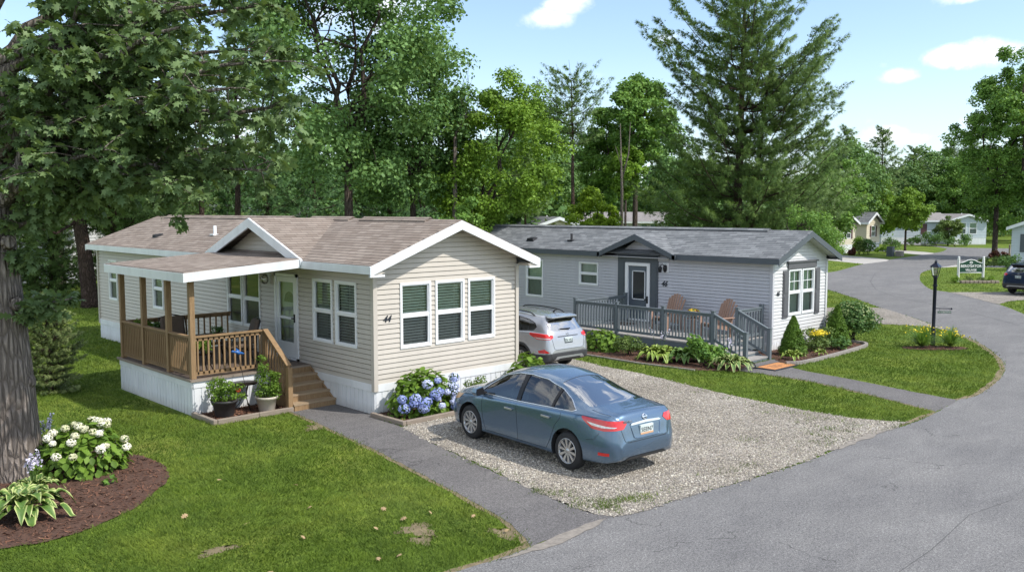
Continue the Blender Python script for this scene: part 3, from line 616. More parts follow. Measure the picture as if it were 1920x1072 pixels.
def build_house44():
    x0, x1, y0, y1 = H44; h = thing('mobile_home', (x0, y0, 0), 'beige sided home with brown shingled roof, the one numbered 44 beside the blue sedan', 'mobile home', 'full size homes in the foreground')
    G = Fr((x0, y0, 0), (1, 0, 0), (0, -1, 0)); Lf = Fr((x0, y1, 0), (0, -1, 0), (-1, 0, 0)); Rt = Fr((x1, y0, 0), (0, 1, 0), (1, 0, 0)); Bk = Fr((x1, y1, 0), (-1, 0, 0), (0, 1, 0))
    W = x1-x0; zb, zs, ze = .12, .66, 3.10; rise = .84; yl = lambda y: y1-y
    gw = [(.66, 1.34), (1.50, 2.18), (2.32, 3.0)]; gw = [(.68, 1.54), (1.67, 2.53), (2.65, 3.50)]
    gop = [(a, b, 1.37, 2.82) for a, b in gw]
    gs = (rise+.09)/(W/2+.36); gz = ze+.17-.125+gs*.36; m = MB(); lapwall(m, G, 0, W, zs, gz+gs*W/2, gop, gable=(gz, gs, W/2)); m.build('gable_wall', M['tan'], h, recalc=False)
    lw = [(yl(18.13), yl(17.30)), (yl(17.18), yl(16.33))]; lop = [(a, b, 1.38, 2.84) for a, b in lw]
    door = (yl(19.88), yl(18.80), .80, 2.88); pw = [(yl(22.45), yl(21.62)), (yl(21.56), yl(20.65))]
    lop += [(a, b, .98+.42, 2.88) for a, b in pw]+[(yl(31.15), yl(30.4), 1.40, 2.75), (yl(27.45), yl(26.68), 1.40, 2.65), door]
    m = MB(); lapwall(m, Lf, 0, y1-y0, zs, ze, lop); m.build('long_wall', M['tan'], h, recalc=False)
    m = MB(); lapwall(m, Rt, 0, y1-y0, zs, ze); m.build('side_wall', M['tan'], h, recalc=False)
    m = MB(); lapwall(m, Bk, 0, W, zs, ze+rise, gable=(ze-.02, rise/(W/2), W/2)); m.build('rear_wall', M['tan'], h, recalc=False)
    for a, b, z0_, z1_ in gop: window(h, G, a, b, z0_, z1_)
    for a, b, z0_, z1_ in lop[:2]: window(h, Lf, a, b, z0_, z1_)
    for a, b, z0_, z1_ in lop[2:6]: window(h, Lf, a, b, z0_, z1_, 'none' if z0_ < 1.41 and a > 9 and a < 13 else 'blinds')
    # skirting and band
    m = MB()
    for f, w in ((G, W), (Lf, y1-y0), (Rt, y1-y0), (Bk, W)): skirting(m, f, 0, w, 0, zs-.14)
    m.build('skirting', M['skirt'], h)
    m = MB()
    for f, w in ((G, W), (Lf, y1-y0), (Rt, y1-y0)): f.box(m, 0, w, zs-.16, zs+.003, -.02, .03)
    m.build('skirt_band', M['trim'], h)
    for f, u in ((G, 0), (G, W), (Lf, 0)):
        m = MB(); s = -1 if f is G and u == 0 else (1 if u else 1)
        x = f.p(u, 0); m.box(x[0]-.03, x[1]-.03, zs-.2, x[0]+.03, x[1]+.03, ze); x = f.p(u, 0)
        m = MB(); m.box(x[0]-.045 if x[0] < 12 else x[0]-.05, x[1]-.045 if x[1] < 20 else x[1]-.05, zs-.15, x[0]+.06 if x[0] < 12 else x[0]+.045, x[1]+.06 if x[1] < 20 else x[1]+.045, ze-.03)
        m.build('corner_post', M['tan'], h)
    # roof with one cross gable over the porch
    o = .36; ex0, ex1 = x0-o, x1+o; ey0, ey1 = y0-.42, y1+.06; zr = ze+.17; rr = rise+.09
    xm = (ex0+ex1)/2; m = MB(); gable_roof(m, ex0, ex1, ey0, ey1, zr, rr)
    m.build('roof', M['roof_tan'], h)
    cy, hw = 20.45, 2.45; cz = zr+rr+.012; px = ex0-.02   # cross gable
    m = MB()
    for s in (1, -1):
        # roof plane: ridge from (px,cy) back to main ridge, valley to eave
        P = [(px, cy+s*hw, zr+.012), (px, cy, cz), (xm+.05, cy, cz), (xm+.05, cy+s*hw*.05, cz-.03), (ex0+.02, cy+s*hw, zr+.016)]
        m.add(P+[(a, b, c-.05) for a, b, c in P], [(0, 1, 2, 3, 4), (5, 9, 8, 7, 6), (0, 5, 6, 1), (3, 8, 9, 4), (4, 9, 5, 0)])
    m.build('cross_gable_roof', M['roof_tan'], h)
    m = MB()
    for s in (1, -1):
        a = Vector((px-.02, cy+s*(hw+.02), zr-.115)); b = Vector((px-.02, cy, cz-.125))
        n = .2; m.hexa([(px-.035, a.y, a.z-.0), (px-.035, cy, b.z), (px+.02, cy, b.z), (px+.02, a.y, a.z), (px-.035, a.y, a.z+.13), (px-.035, cy, b.z+.13), (px+.02, cy, b.z+.13), (px+.02, a.y, a.z+.13)])
        m.hexa([(px-.033, a.y-s*.25, a.z-.0), (px-.033, cy, b.z-.1), (px+.018, cy, b.z-.1), (px+.018, a.y-s*.25, a.z), (px-.033, a.y-s*.0, a.z+.03), (px-.033, cy, b.z+.05), (px+.018, cy, b.z+.05), (px+.018, a.y, a.z+.03)])
    m.build('cross_gable_fascia', M['trim'], h)
    # recessed gable triangle with siding
    CG = Fr((x0-.02, cy+hw-.3, 0), (0, -1, 0), (-1, 0, 0)); ww = 2*(hw-.3)
    m = MB(); lapwall(m, CG, 0, ww, 3.22, cz-.06, gable=(3.2, (cz-.1-3.2)/(ww/2), ww/2)); m.build('cross_gable_siding', M['tan'], h, recalc=False)
    # fascia, rakes, soffits
    m = MB()
    fh = .19
    m.box(ex0-.03, ey0, zr-fh, ex0, ey1, zr-.02); m.box(ex1, ey0, zr-fh, ex1+.03, ey1, zr-.02)
    m.build('eave_fascia', M['trim'], h)
    m = MB()
    for y, e in ((ey0-.03, 0), (ey1, 0)):
        for xa, s in ((ex0-.03, 1), (ex1+.03, -1)):
            za = zr-.02-.03*rr/((ex1-ex0)/2)
            m.hexa([(xa, y, za-.20), (xm, y, zr+rr-.022-.20), (xm, y+.03, zr+rr-.022-.20), (xa, y+.03, za-.20), (xa, y, za), (xm, y, zr+rr-.022), (xm, y+.03, zr+rr-.022), (xa, y+.03, za)])
            m.build('rake_fascia', M['trim'], h); m = MB()
    for xa, xb in ((ex0-.03, ex0+.34), (ex1-.34, ex1+.03)): MB().box(xa, ey0-.028, zr-.25, xb, ey0+.028, zr-.205).build('rake_return', M['trim'], h)
    m = MB(); m.box(ex0, ey0+.005, zr-.175, x0+.0, ey1, zr-.16); m.box(x1, ey0+.005, zr-.175, ex1, ey1, zr-.16)
    for xa, s in ((ex0, 1), (ex1, -1)): # sloped rake soffit
        m.hexa([(xa, ey0+.002, zr-.13), (xm, ey0+.002, zr+rr-.13), (xm, y0+.01, zr+rr-.13), (xa, y0+.01, zr-.13), (xa, ey0+.002, zr-.11), (xm, ey0+.002, zr+rr-.11), (xm, y0+.01, zr+rr-.11), (xa, y0+.01, zr-.11)])
    for xa in (ex0+.02, ex1-.3): m.box(xa, ey0+.01, zr-.2, xa+.28, y0-.01, zr-.13)
    m.build('soffit', M['tan'], h)
    for a, b in ((16.4, 19.1), (19.6, 21.6), (22.6, 31.2)):
        m = MB(); k = .17
        for s in (1, -1):
            m.hexa([(xm, a, zr+rr+.012), (xm+s*k, a, zr+rr-k*.5+.022), (xm+s*k, b, zr+rr-k*.5+.022), (xm, b, zr+rr+.012), (xm, a, zr+rr+.05), (xm+s*k, a, zr+rr-k*.5+.055), (xm+s*k, b, zr+rr-k*.5+.055), (xm, b, zr+rr+.05)])
        m.cur = 1; m.box(xm-k-.006, a, zr+rr-k*.5+.005, xm-k+.0, b, zr+rr-k*.5+.03)
        m.build('ridge_vent', [M['roof_tan'], M['seam']], h)
    # vents
    def zro(x): return zr+rr*(1-abs(x-xm)/((ex1-ex0)/2))
    for x, y, t in ((11.75, 24.8, 'pipe'), (11.45, 28.2, 'hood')):
        z = zro(x); m = MB()
        if t == 'pipe':
            m.lathe([(0, .26), (.045, .26), (.045, -.03)], (x, y, z), 12); m.box(x-.11, y-.11, z-.02, x+.11, y+.11, z+.025); m.build('vent_pipe', M['trim'], h)
        else:
            m.hexa([(x-.12, y-.14, z-.08), (x+.14, y-.14, z+.02), (x+.14, y+.14, z+.02), (x-.12, y+.14, z-.08), (x-.12, y-.12, z+.05), (x+.12, y-.12, z+.09), (x+.12, y+.12, z+.09), (x-.12, y+.12, z+.05)]); m.build('roof_vent', M['seam'], h)
    # door
    u0, u1, z0_, z1_ = door
    m = MB()
    for a, b, c, d in ((u0, u0+.07, z0_, z1_), (u1-.07, u1, z0_, z1_), (u0, u1, z1_-.07, z1_), (u0, u1, z0_, z0_+.05)): Lf.box(m, a, b, c, d, -.06, .05)
    m.build('door_frame', M['window_white'], h)
    d = MB(); a, b = u0+.08, u1-.08
    for q in ((a, a+.12, z0_+.06, z1_-.08), (b-.12, b, z0_+.06, z1_-.08), (a+.12, b-.12, z1_-.2, z1_-.08), (a+.12, b-.12, z0_+.06, z0_+.42), (a+.12, b-.12, 1.78, 1.84)): Lf.box(d, *q, -.02, .03)
    do = d.build('storm_door', M['window_white'], h)
    g = MB(); g.add([Lf.p(a+.12, .80+.42, .0), Lf.p(b-.12, 1.22, .0), Lf.p(b-.12, z1_-.2, 0), Lf.p(a+.12, z1_-.2, 0)], [(0, 1, 2, 3)]); g.build('door_glass', M['glass'], do, recalc=False)
    g = MB(); Lf.box(g, a+.08, b-.08, z0_+.05, z1_-.08, -.09, -.07)
    for q in ((a+.2, a+.42, 1.15, 1.6), (b-.42, b-.2, 1.15, 1.6)): Lf.box(g, *q, -.07, -.06)
    g.build('inner_door', M['trim'], do)
    g = MB(); cu, cz_ = (a+b)/2, 2.18; r_ = .26
    g.add([Lf.p(cu+r_*math.cos(t), cz_+r_*math.sin(t), -.063) for t in np.linspace(0, math.pi, 13)], [tuple(range(13))]); g.build('fan_light', M['screen'], do, recalc=False)
    g = MB(); Lf.box(g, b-.09, b-.05, 1.72, 1.92, .03, .05); Lf.box(g, b-.16, b-.06, 1.80, 1.83, .05, .075); g.build('handle', M['black'], do)
    l = MB(); q = Vector(Lf.p(yl(20.2), 2.72, .0)); Lf.box(l, yl(20.2)-.08, yl(20.2)+.08, 2.60, 2.85, .0, .03); lo = l.build('porch_light', M['window_white'], h)
    l = MB(); l.lathe([(.0, -.14), (.05, -.13), (.085, -.07), (.085, .03), (.05, .1), (0, .11)], q+Vector((-.12, 0, 0)), 14); l.build('globe', M['lantern'], lo)
    numbers(h, '44', G, .22, 2.0, .20, bold=.004, d=.020)
    return h
def balusters(parent, a, b, z_at, n, w, mat, zb, zt, along):
    """n balusters between points a and b; heights from functions of t"""
    base = None
    for i in range(n):
        t = (i+.5)/n; p = Vector(a).lerp(Vector(b), t); z0, z1 = zb(t), zt(t)
        m = MB(); m.box(p.x-w/2, p.y-w/2, z0, p.x+w/2, p.y+w/2, z1); m.build('baluster', mat, parent, uvswap=False)
def railing(parent, a, b, za, zb_, h, mat, cap=.1, n=10, bw=.035, low=.1, capmat=None):
    a = Vector((a[0], a[1], za)); b = Vector((b[0], b[1], zb_)); up = Vector((0, 0, 1))
    m = MB(); m.beam(a+up*h, b+up*h, cap, .035); m.beam(a+up*(h-.055), b+up*(h-.055), .035, .07); r = m.build('railing', M[mat], parent, uvswap=True)
    m = MB(); m.beam(a+up*low, b+up*low, .035, .08); m.build('bottom_rail', M[mat], r, uvswap=True)
    balusters(r, a, b, None, n, bw, M[mat], lambda t: za+(zb_-za)*t+low-.02, lambda t: za+(zb_-za)*t+h-.03, None)
    return r
def stairs(parent, x0, x1, ytop, dy, ztop, n, tread_mat, riser_mat, run, open_side=None):
    """n risers going towards -y from the deck edge"""
    rise = ztop/n
    for k in range(1, n):
        z = ztop-k*rise; ya = ytop-(k-1)*run; yb = ya-run
        m = MB(); m.box(x0, yb-.03, z-.04, x1, ya, z); m.build('tread', M[tread_mat], parent, uvswap=True)
    m = MB()
    for k in range(1, n+1):
        z = ztop-(k-1)*rise; ya = ytop-(k-1)*run
        m.box(x0+.02, ya-.02, z-rise, x1-.02, ya+.005, z-.042)
    m.build('risers', M[riser_mat], parent)
    m = MB()
    for x in (x0, x1-.04):
        L_ = (n-1)*run; P = [(ytop, ztop-.05), (ytop, 0), (ytop-L_, 0), (ytop-L_, rise-.05)]
        m = MB(); m.prism(P, x+.001, x+.039, lambda a, b, z: (z, a, b)); m.build('stringer', M[riser_mat], parent)
def build_porch44():
    x0, x1, y0, y1 = 8.08, 10.92, 18.3, 22.42; zd = .80
    p = thing('porch', (x0, y0, 0), 'brown timber porch with shingled roof and white skirting on the beige home', 'porch')
    NF = Fr((x0, y0, 0), (1, 0, 0), (0, -1, 0)); LF = Fr((x0, y1, 0), (0, -1, 0), (-1, 0, 0)); BF = Fr((x1, y1, 0), (-1, 0, 0), (0, 1, 0))
    m = MB()
    for f, w in ((NF, x1-x0), (LF, y1-y0), (BF, x1-x0)): skirting(m, f, 0, w, 0, zd-.16)
    m.build('skirting', M['skirt'], p)
    m = MB()
    for f, w in ((NF, x1-x0), (LF, y1-y0)): f.box(m, 0, w, zd-.19, zd-.04, -.02, .028)
    m.build('skirt_band', M['trim'], p)
    m = MB(); y = y0-.04
    while y < y1: m.box(x0-.05, y, zd-.035, x1, min(y+.134, y1+.05), zd); y += .14
    m.build('deck_floor', M['dark_boards'], p)
    m = MB(); m.box(x0-.06, y0-.065, zd-.05, x1, y0-.042, zd+.004); m.box(x0-.075, y0-.06, zd-.05, x0-.052, y1+.05, zd+.004); m.build('deck_edge', M['timber'], p, uvswap=True)
    py = [y0+.06, 19.55, 20.95, y1-.14]; ztop = 2.93
    for y in py:
        m = MB(); m.box(x0-.02, y-.055, zd+.002, x0+.09, y+.055, ztop+.0); m.build('post', M['brown_wood'], p)
    for a, b in zip(py, py[1:]): railing(p, (x0+.035, a+.055), (x0+.035, b-.055), zd, zd, .90, 'brown_wood', n=12)
    railing(p, (x0+.09, y1-.14), (x1, y1-.14), zd, zd, .90, 'brown_wood', n=17)
    nx = 9.80
    railing(p, (x0+.09, y0+.06), (nx-.05, y0+.06), zd, zd, .90, 'brown_wood', n=13)
    m = MB(); m.box(nx-.05, y0+.0, zd+.002, nx+.06, y0+.11, zd+.9); m.build('newel_post', M['brown_wood'], p)
    yb = y0-1.02; m = MB(); m.box(nx-.05, yb-.05, .01, nx+.06, yb+.06, .98); m.build('newel_post', M['brown_wood'], p)
    railing(p, (nx, y0-.0), (nx, yb+.0), zd+.02, .12, .90, 'brown_wood', n=8, cap=.12)
    stairs(p, nx+.06, x1+.02, y0-.06, 0, zd, 5, 'pale_wood', 'brown_wood', .255)
    # porch roof, gentle slope from wall to outer edge
    rx0, rx1, ry0, ry1 = x0-.24, 10.56, y0-.26, y1+.10; za, zw = 3.08, 3.268
    m = MB(); m.hexa([(rx0, ry0, za), (rx1, ry0, zw), (rx1, ry1, zw), (rx0, ry1, za), (rx0, ry0, za+.04), (rx1, ry0, zw+.04), (rx1, ry1, zw+.04), (rx0, ry1, za+.04)]); m.build('porch_roof', M['roof_tan'], p)
    m = MB(); k = (zw-za)/(rx1-rx0)
    for y in (ry0-.03, ry1): m.hexa([(rx0-.03, y, za-.17), (rx1-.005, y, zw-.17), (rx1-.005, y+.03, zw-.17), (rx0-.03, y+.03, za-.17), (rx0-.03, y, za+.02), (rx1-.005, y, zw+.02), (rx1-.005, y+.03, zw+.02), (rx0-.03, y+.03, za+.02)])
    m.box(rx0-.03, ry0, za-.17, rx0, ry1, za+.018); m.build('porch_fascia', M['trim'], p)
    m = MB(); m.hexa([(rx0, ry0, za-.06), (rx1, ry0, zw-.10), (rx1, ry1, zw-.10), (rx0, ry1, za-.06), (rx0, ry0, za-.04), (rx1, ry0, zw-.08), (rx1, ry1, zw-.08), (rx0, ry1, za-.04)]); m.build('porch_ceiling', M['tan'], p)
    m = MB(); m.box(x0-.02, ry0+.12, ztop+.001, x0+.09, ry1-.12, ztop+.10); m.build('beam', M['brown_wood'], p, uvswap=True)
def build_house46():
    x0, x1, y0, y1 = H46; h = thing('mobile_home', (x0, y0, 0), 'light grey sided home with grey shingled roof and slate trim, beyond the driveway', 'mobile home', 'full size homes in the foreground')
    G = Fr((x0, y0, 0), (1, 0, 0), (0, -1, 0)); Lf = Fr((x0, y1, 0), (0, -1, 0), (-1, 0, 0)); Rt = Fr((x1, y0, 0), (0, 1, 0), (1, 0, 0)); Bk = Fr((x1, y1, 0), (-1, 0, 0), (0, 1, 0))
    W = x1-x0; zs, ze = .26, 2.80; rise = .74; yl = lambda y: y1-y
    gop = [(.98, 1.79, 1.04, 2.52), (1.85, 2.66, 1.04, 2.52)]
    gs = (rise+.09)/(W/2+.3); gz = ze+.13-.125+gs*.3; m = MB(); lapwall(m, G, 0, W, zs, gz+gs*W/2, gop, gable=(gz, gs, W/2)); m.build('gable_wall', M['white_or_lit_siding'], h, recalc=False)  # same siding as the long wall, its sunlit tone put into the colour
    door = (yl(20.2), yl(19.1), .5, 2.55)
    lop = [(yl(25.3), yl(24.35), 1.0, 2.48), (yl(22.45), yl(21.5), 1.63, 2.49), door]
    m = MB(); lapwall(m, Lf, 0, y1-y0, zs, ze, lop); m.build('long_wall', M['shaded_grey_siding'], h, recalc=False)  # darker copy of the gable siding, bluish shade painted into its colour
    m = MB(); lapwall(m, Rt, 0, y1-y0, zs, ze); m.build('side_wall', M['shaded_grey_siding'], h, recalc=False)
    m = MB(); lapwall(m, Bk, 0, W, zs, ze+rise, gable=(ze, rise/(W/2), W/2)); m.build('rear_wall', M['shaded_grey_siding'], h, recalc=False)
    for o in gop: window(h, G, *o, 'curtain', grid=True)
    window(h, Lf, *lop[0], 'curtain'); window(h, Lf, *lop[1], 'curtain')
    for a, b in ((.62, .93), (2.71, 3.02)):
        m = MB(); G.box(m, a, b, .98, 2.5, .012, .045)
        for c, d in ((1.06, 1.68), (1.78, 2.42)): G.box(m, a+.04, b-.04, c, d, .045, .058)
        m.build('shutter', M['shutter'], h)
    m = MB(); G.box(m, .90, 2.74, 2.54, 2.74, .01, .06); G.box(m, .84, 2.80, 2.74, 2.79, .01, .10); m.build('window_header', M['shutter'], h)
    m = MB()
    for f, w in ((G, W), (Lf, y1-y0), (Rt, y1-y0), (Bk, W)): skirting(m, f, 0, w, 0, zs)
    m.build('skirting', M['skirt'], h)
    for x, y, mt in ((x0, y0, 'shaded_grey_siding'), (x1, y0, 'white_or_lit_siding')):
        m = MB(); m.box(x-.045, y-.045, .2, x+.055, y+.055, ze-.02); m.build('corner_post', M[mt], h)
    o = .3; ex0, ex1 = x0-o, x1+o; ey0, ey1 = y0-.38, y1+.38; zr = ze+.13; rr = rise+.09; xm = (ex0+ex1)/2
    m = MB(); gable_roof(m, ex0, ex1, ey0, ey1, zr, rr); m.build('roof', M['roof_grey'], h)
    m = MB(); m.box(ex0-.03, ey0, zr-.19, ex0, 18.1, zr-.02); m.box(ex0-.03, 21.2, zr-.19, ex0, ey1, zr-.02); m.box(ex1, ey0, zr-.19, ex1+.03, ey1, zr-.02); m.build('eave_fascia', M['slate'], h)
    m = MB()
    for y in (ey0-.03, ey1):
        for xa in (ex0-.03, ex1+.03):
            za = zr-.02-.015; m.hexa([(xa, y, za-.19), (xm, y, zr+rr-.022-.19), (xm, y+.03, zr+rr-.022-.19), (xa, y+.03, za-.19), (xa, y, za), (xm, y, zr+rr-.022), (xm, y+.03, zr+rr-.022), (xa, y+.03, za)]); m.build('rake_fascia', M['slate'], h); m = MB()
    m = MB(); m.box(ex0, ey0+.005, zr-.17, x0, ey1, zr-.155); m.box(x1, ey0+.005, zr-.17, ex1, ey1, zr-.155)
    for xa in (ex0, ex1): m.hexa([(xa, ey0+.002, zr-.13), (xm, ey0+.002, zr+rr-.13), (xm, y0+.01, zr+rr-.13), (xa, y0+.01, zr-.13), (xa, ey0+.002, zr-.11), (xm, ey0+.002, zr+rr-.11), (xm, y0+.01, zr+rr-.11), (xa, y0+.01, zr-.11)])
    m.build('soffit', M['white_or_lit_siding'], h)
    for a, b in ((15.5, 30.6),):
        m = MB(); k = .16
        for s in (1, -1): m.hexa([(xm, a, zr+rr+.012), (xm+s*k, a, zr+rr-k*.45+.022), (xm+s*k, b, zr+rr-k*.45+.022), (xm, b, zr+rr+.012), (xm, a, zr+rr+.05), (xm+s*k, a, zr+rr-k*.45+.055), (xm+s*k, b, zr+rr-k*.45+.055), (xm, b, zr+rr+.05)])
        m.cur = 1; m.box(xm-k-.006, a, zr+rr-k*.45+.005, xm-k, b, zr+rr-k*.45+.03); m.build('ridge_vent', [M['roof_grey'], M['seam']], h)
    # dormer gable over the door
    cy, hw = 19.5, 1.6; dz = zr+.66; px = ex0-.12; bx = ex0+.66/(rr/((ex1-ex0)/2))
    m = MB()
    for s in (1, -1):
        P = [(px, cy+s*hw, zr+.012), (px, cy, dz), (bx, cy, dz), (ex0+.02, cy+s*hw, zr+.014)]
        m.add(P+[(a, b, c-.045) for a, b, c in P], [(0, 1, 2, 3), (4, 7, 6, 5), (0, 4, 5, 1), (2, 6, 7, 3), (3, 7, 4, 0)])
    m.build('dormer_roof', M['roof_grey'], h)
    m = MB()
    for s in (1, -1):
        m.hexa([(px-.03, cy+s*(hw+.1), zr-.19), (px-.03, cy, dz-.21), (px+.02, cy, dz-.21), (px+.02, cy+s*(hw+.1), zr-.19), (px-.03, cy+s*(hw+.1), zr-.03), (px-.03, cy, dz-.005), (px+.02, cy, dz-.005), (px+.02, cy+s*(hw+.1), zr-.03)])
        m.box(px-.03, cy+s*hw-.0, zr-.19, ex0+.0, cy+s*(hw+.1), zr-.03)
    m.build('dormer_fascia', M['slate'], h)
    DG = Fr((x0-.03, cy+1.2, 0), (0, -1, 0), (-1, 0, 0)); m = MB(); lapwall(m, DG, 0, 2.4, 2.66, dz-.06, gable=(2.76, (dz-.1-2.76)/1.2, 1.2)); m.build('dormer_siding', M['shaded_grey_siding'], h, recalc=False)
    def zro(x): return zr+rr*(1-abs(x-xm)/((ex1-ex0)/2))
    x, y = 25.55, 23.3; z = zro(x); m = MB(); m.lathe([(0, .26), (.05, .26), (.05, 0), (.11, -.02)], (x, y, z), 12); m.box(x-.12, y-.12, z-.06, x+.12, y+.12, z+.02); m.build('vent_pipe', M['seam'], h)
    x, y = 25.5, 25.4; z = zro(x); m = MB(); m.hexa([(x-.16, y-.2, z-.07), (x+.14, y-.2, z+.02), (x+.14, y+.2, z+.02), (x-.16, y+.2, z-.07), (x-.14, y-.16, z+.06), (x+.1, y-.16, z+.1), (x+.1, y+.16, z+.1), (x-.14, y+.16, z+.06)]); m.build('roof_vent', M['seam'], h)
    # door surround: slate pilasters, header, white storm door frame, slate door
    u0, u1, z0_, z1_ = door; m = MB()
    for a, b in ((u0-.34, u0-.02), (u1+.02, u1+.34)):
        Lf.box(m, a, b, .46, 2.58, .0, .05); Lf.box(m, a+.06, b-.06, .6, 2.5, .05, .062)
    Lf.box(m, u0-.34, u1+.34, 2.582, 2.80, .0, .058); Lf.box(m, u0-.40, u1+.40, 2.802, 2.86, .0, .10); m.build('door_surround', M['slate'], h)
    m = MB()
    for q in ((u0, u0+.13, z0_, z1_), (u1-.13, u1, z0_, z1_), (u0+.13, u1-.13, z1_-.10, z1_), (u0+.13, u1-.13, z0_, z0_+.06)): Lf.box(m, *q, -.05, .06)
    m.build('door_frame', M['window_white'], h)
    d = MB(); Lf.box(d, u0+.13, u1-.13, z0_+.06, z1_-.1, -.04, .0); do = d.build('front_door', M['slate_door'], h)
    a, b = u0+.30, u1-.22; d = MB()
    for q in ((a, a+.03, 1.25, 2.28), (b-.03, b, 1.25, 2.28), (a, b, 2.25, 2.28), (a, b, 1.25, 1.28)): Lf.box(d, *q, .0, .03)
    d.build('light_trim', M['trim'], do)
    d = MB(); Lf.box(d, a+.03, b-.03, 1.28, 2.25, .0, .012); d.build('door_glass', M['dark_glass'], do)
    d = MB(); Lf.box(d, u1-.12, u1-.06, 1.15, 1.4, .06, .08); Lf.box(d, u1-.2, u1-.08, 1.27, 1.3, .08, .10); d.build('handle', M['black'], do)
    # light and numbers
    uu = yl(18.45); l = MB(); Lf.box(l, uu-.13, uu+.13, 2.28, 2.6, .0, .02); lo = l.build('wall_lantern', M['window_white'], h)
    l = MB(); q = Vector(Lf.p(uu, 2.4, .05)); l.lathe([(.0, .14), (.06, .12), (.075, .02), (.05, -.1), (0, -.12)], q, 12); q2 = q+Vector((-.12, .12, -.02)); l.tube([q+Vector((0, 0, .1)), q+Vector((-.06, .06, .16)), q2+Vector((0, 0, .14))], .012); l.lathe([(.0, .14), (.07, .06), (.045, -.1), (0, -.1)], q2, 8); l.build('lantern', M['black'], lo)
    numbers(h, '46', Lf, uu-.18, 1.80, .25, bold=.006, d=.02); numbers(h, '46', G, .22, 1.72, .20, bold=.004, d=.02)
def build_deck46():
    x0, x1, y0, y1 = 22.25, 25.02, 14.6, 20.15; zd = .45
    p = thing('deck', (x0, y0, 0), 'raised grey deck with slate railings and steps in front of the grey home', 'deck')
    m = MB(); x = x0-.05
    while x < x1: m.box(x, y0-.03, zd-.035, min(x+.134, x1), y1+.03, zd); x += .14
    m.build('deck_floor', M['deckgrey'], p)
    m = MB(); m.box(x0-.04, y0+.0, .1, x0, y1, zd-.037); m.box(x0, y0-.02, .1, x1, y0+.02, zd-.037); m.box(x0, y1-.02, .1, x1, y1+.02, zd-.037); m.build('rim_board', M['grey_paint'], p)
    for x, y in ((x0+.1, y0+.1), (x0+.1, 16.4), (x0+.1, 18.2), (x0+.1, y1-.1), (x1-.3, y0+.1), (x1-.3, y1-.1)):
        m = MB(); m.box(x-.05, y-.05, 0, x+.05, y+.05, .15); m.build('footing', M['grey_paint'], p)
    ys = [y0+.05, 16.45, 18.3, y1-.05]; h = .92
    def post(x, y, z0, z1):
        m = MB(); m.box(x-.05, y-.05, z0, x+.05, y+.05, z1); m.box(x-.065, y-.065, z1, x+.065, y+.065, z1+.025); m.build('post', M['grey_paint'], p)
    for y in ys: post(x0+.0, y, zd-.02, zd+h+.08)
    for a, b in zip(ys, ys[1:]): railing(p, (x0, a+.05), (x0, b-.05), zd, zd, h, 'grey_paint', n=14, cap=.09, bw=.038)
    railing(p, (x0+.05, y1-.05), (x1-.15, y1-.05), zd, zd, h, 'grey_paint', n=18, cap=.09, bw=.038); post(x1-.1, y1-.05, zd, zd+h+.08)
    xs = 23.55
    post(xs, y0+.05, zd, zd+h+.08); post(x1-.1, y0+.05, zd, zd+h+.08); railing(p, (xs+.05, y0+.05), (x1-.15, y0+.05), zd, zd, h, 'grey_paint', n=8, cap=.09, bw=.038)
    yb = y0-1.05
    for x in (x0+.0, xs): post(x, yb, .01, .92); railing(p, (x, y0+.0), (x, yb+.0), zd, -.02, h, 'grey_paint', n=8, cap=.09, bw=.038, low=.16)
    stairs(p, x0+.06, xs-.04, y0-.03, 0, zd, 4, 'deckgrey', 'grey_paint', .33)
def ip(t, T): xs = [a for a, b in T]; ys = [b for a, b in T]; return float(np.interp(t, xs, ys))
def sm(t, T, w=.05):
    return sum(ip(t+k*w, T) for k in (-1, -.5, 0, .5, 1))/5
def sstep(x): x = max(0, min(1, x)); return x*x*(3-2*x)
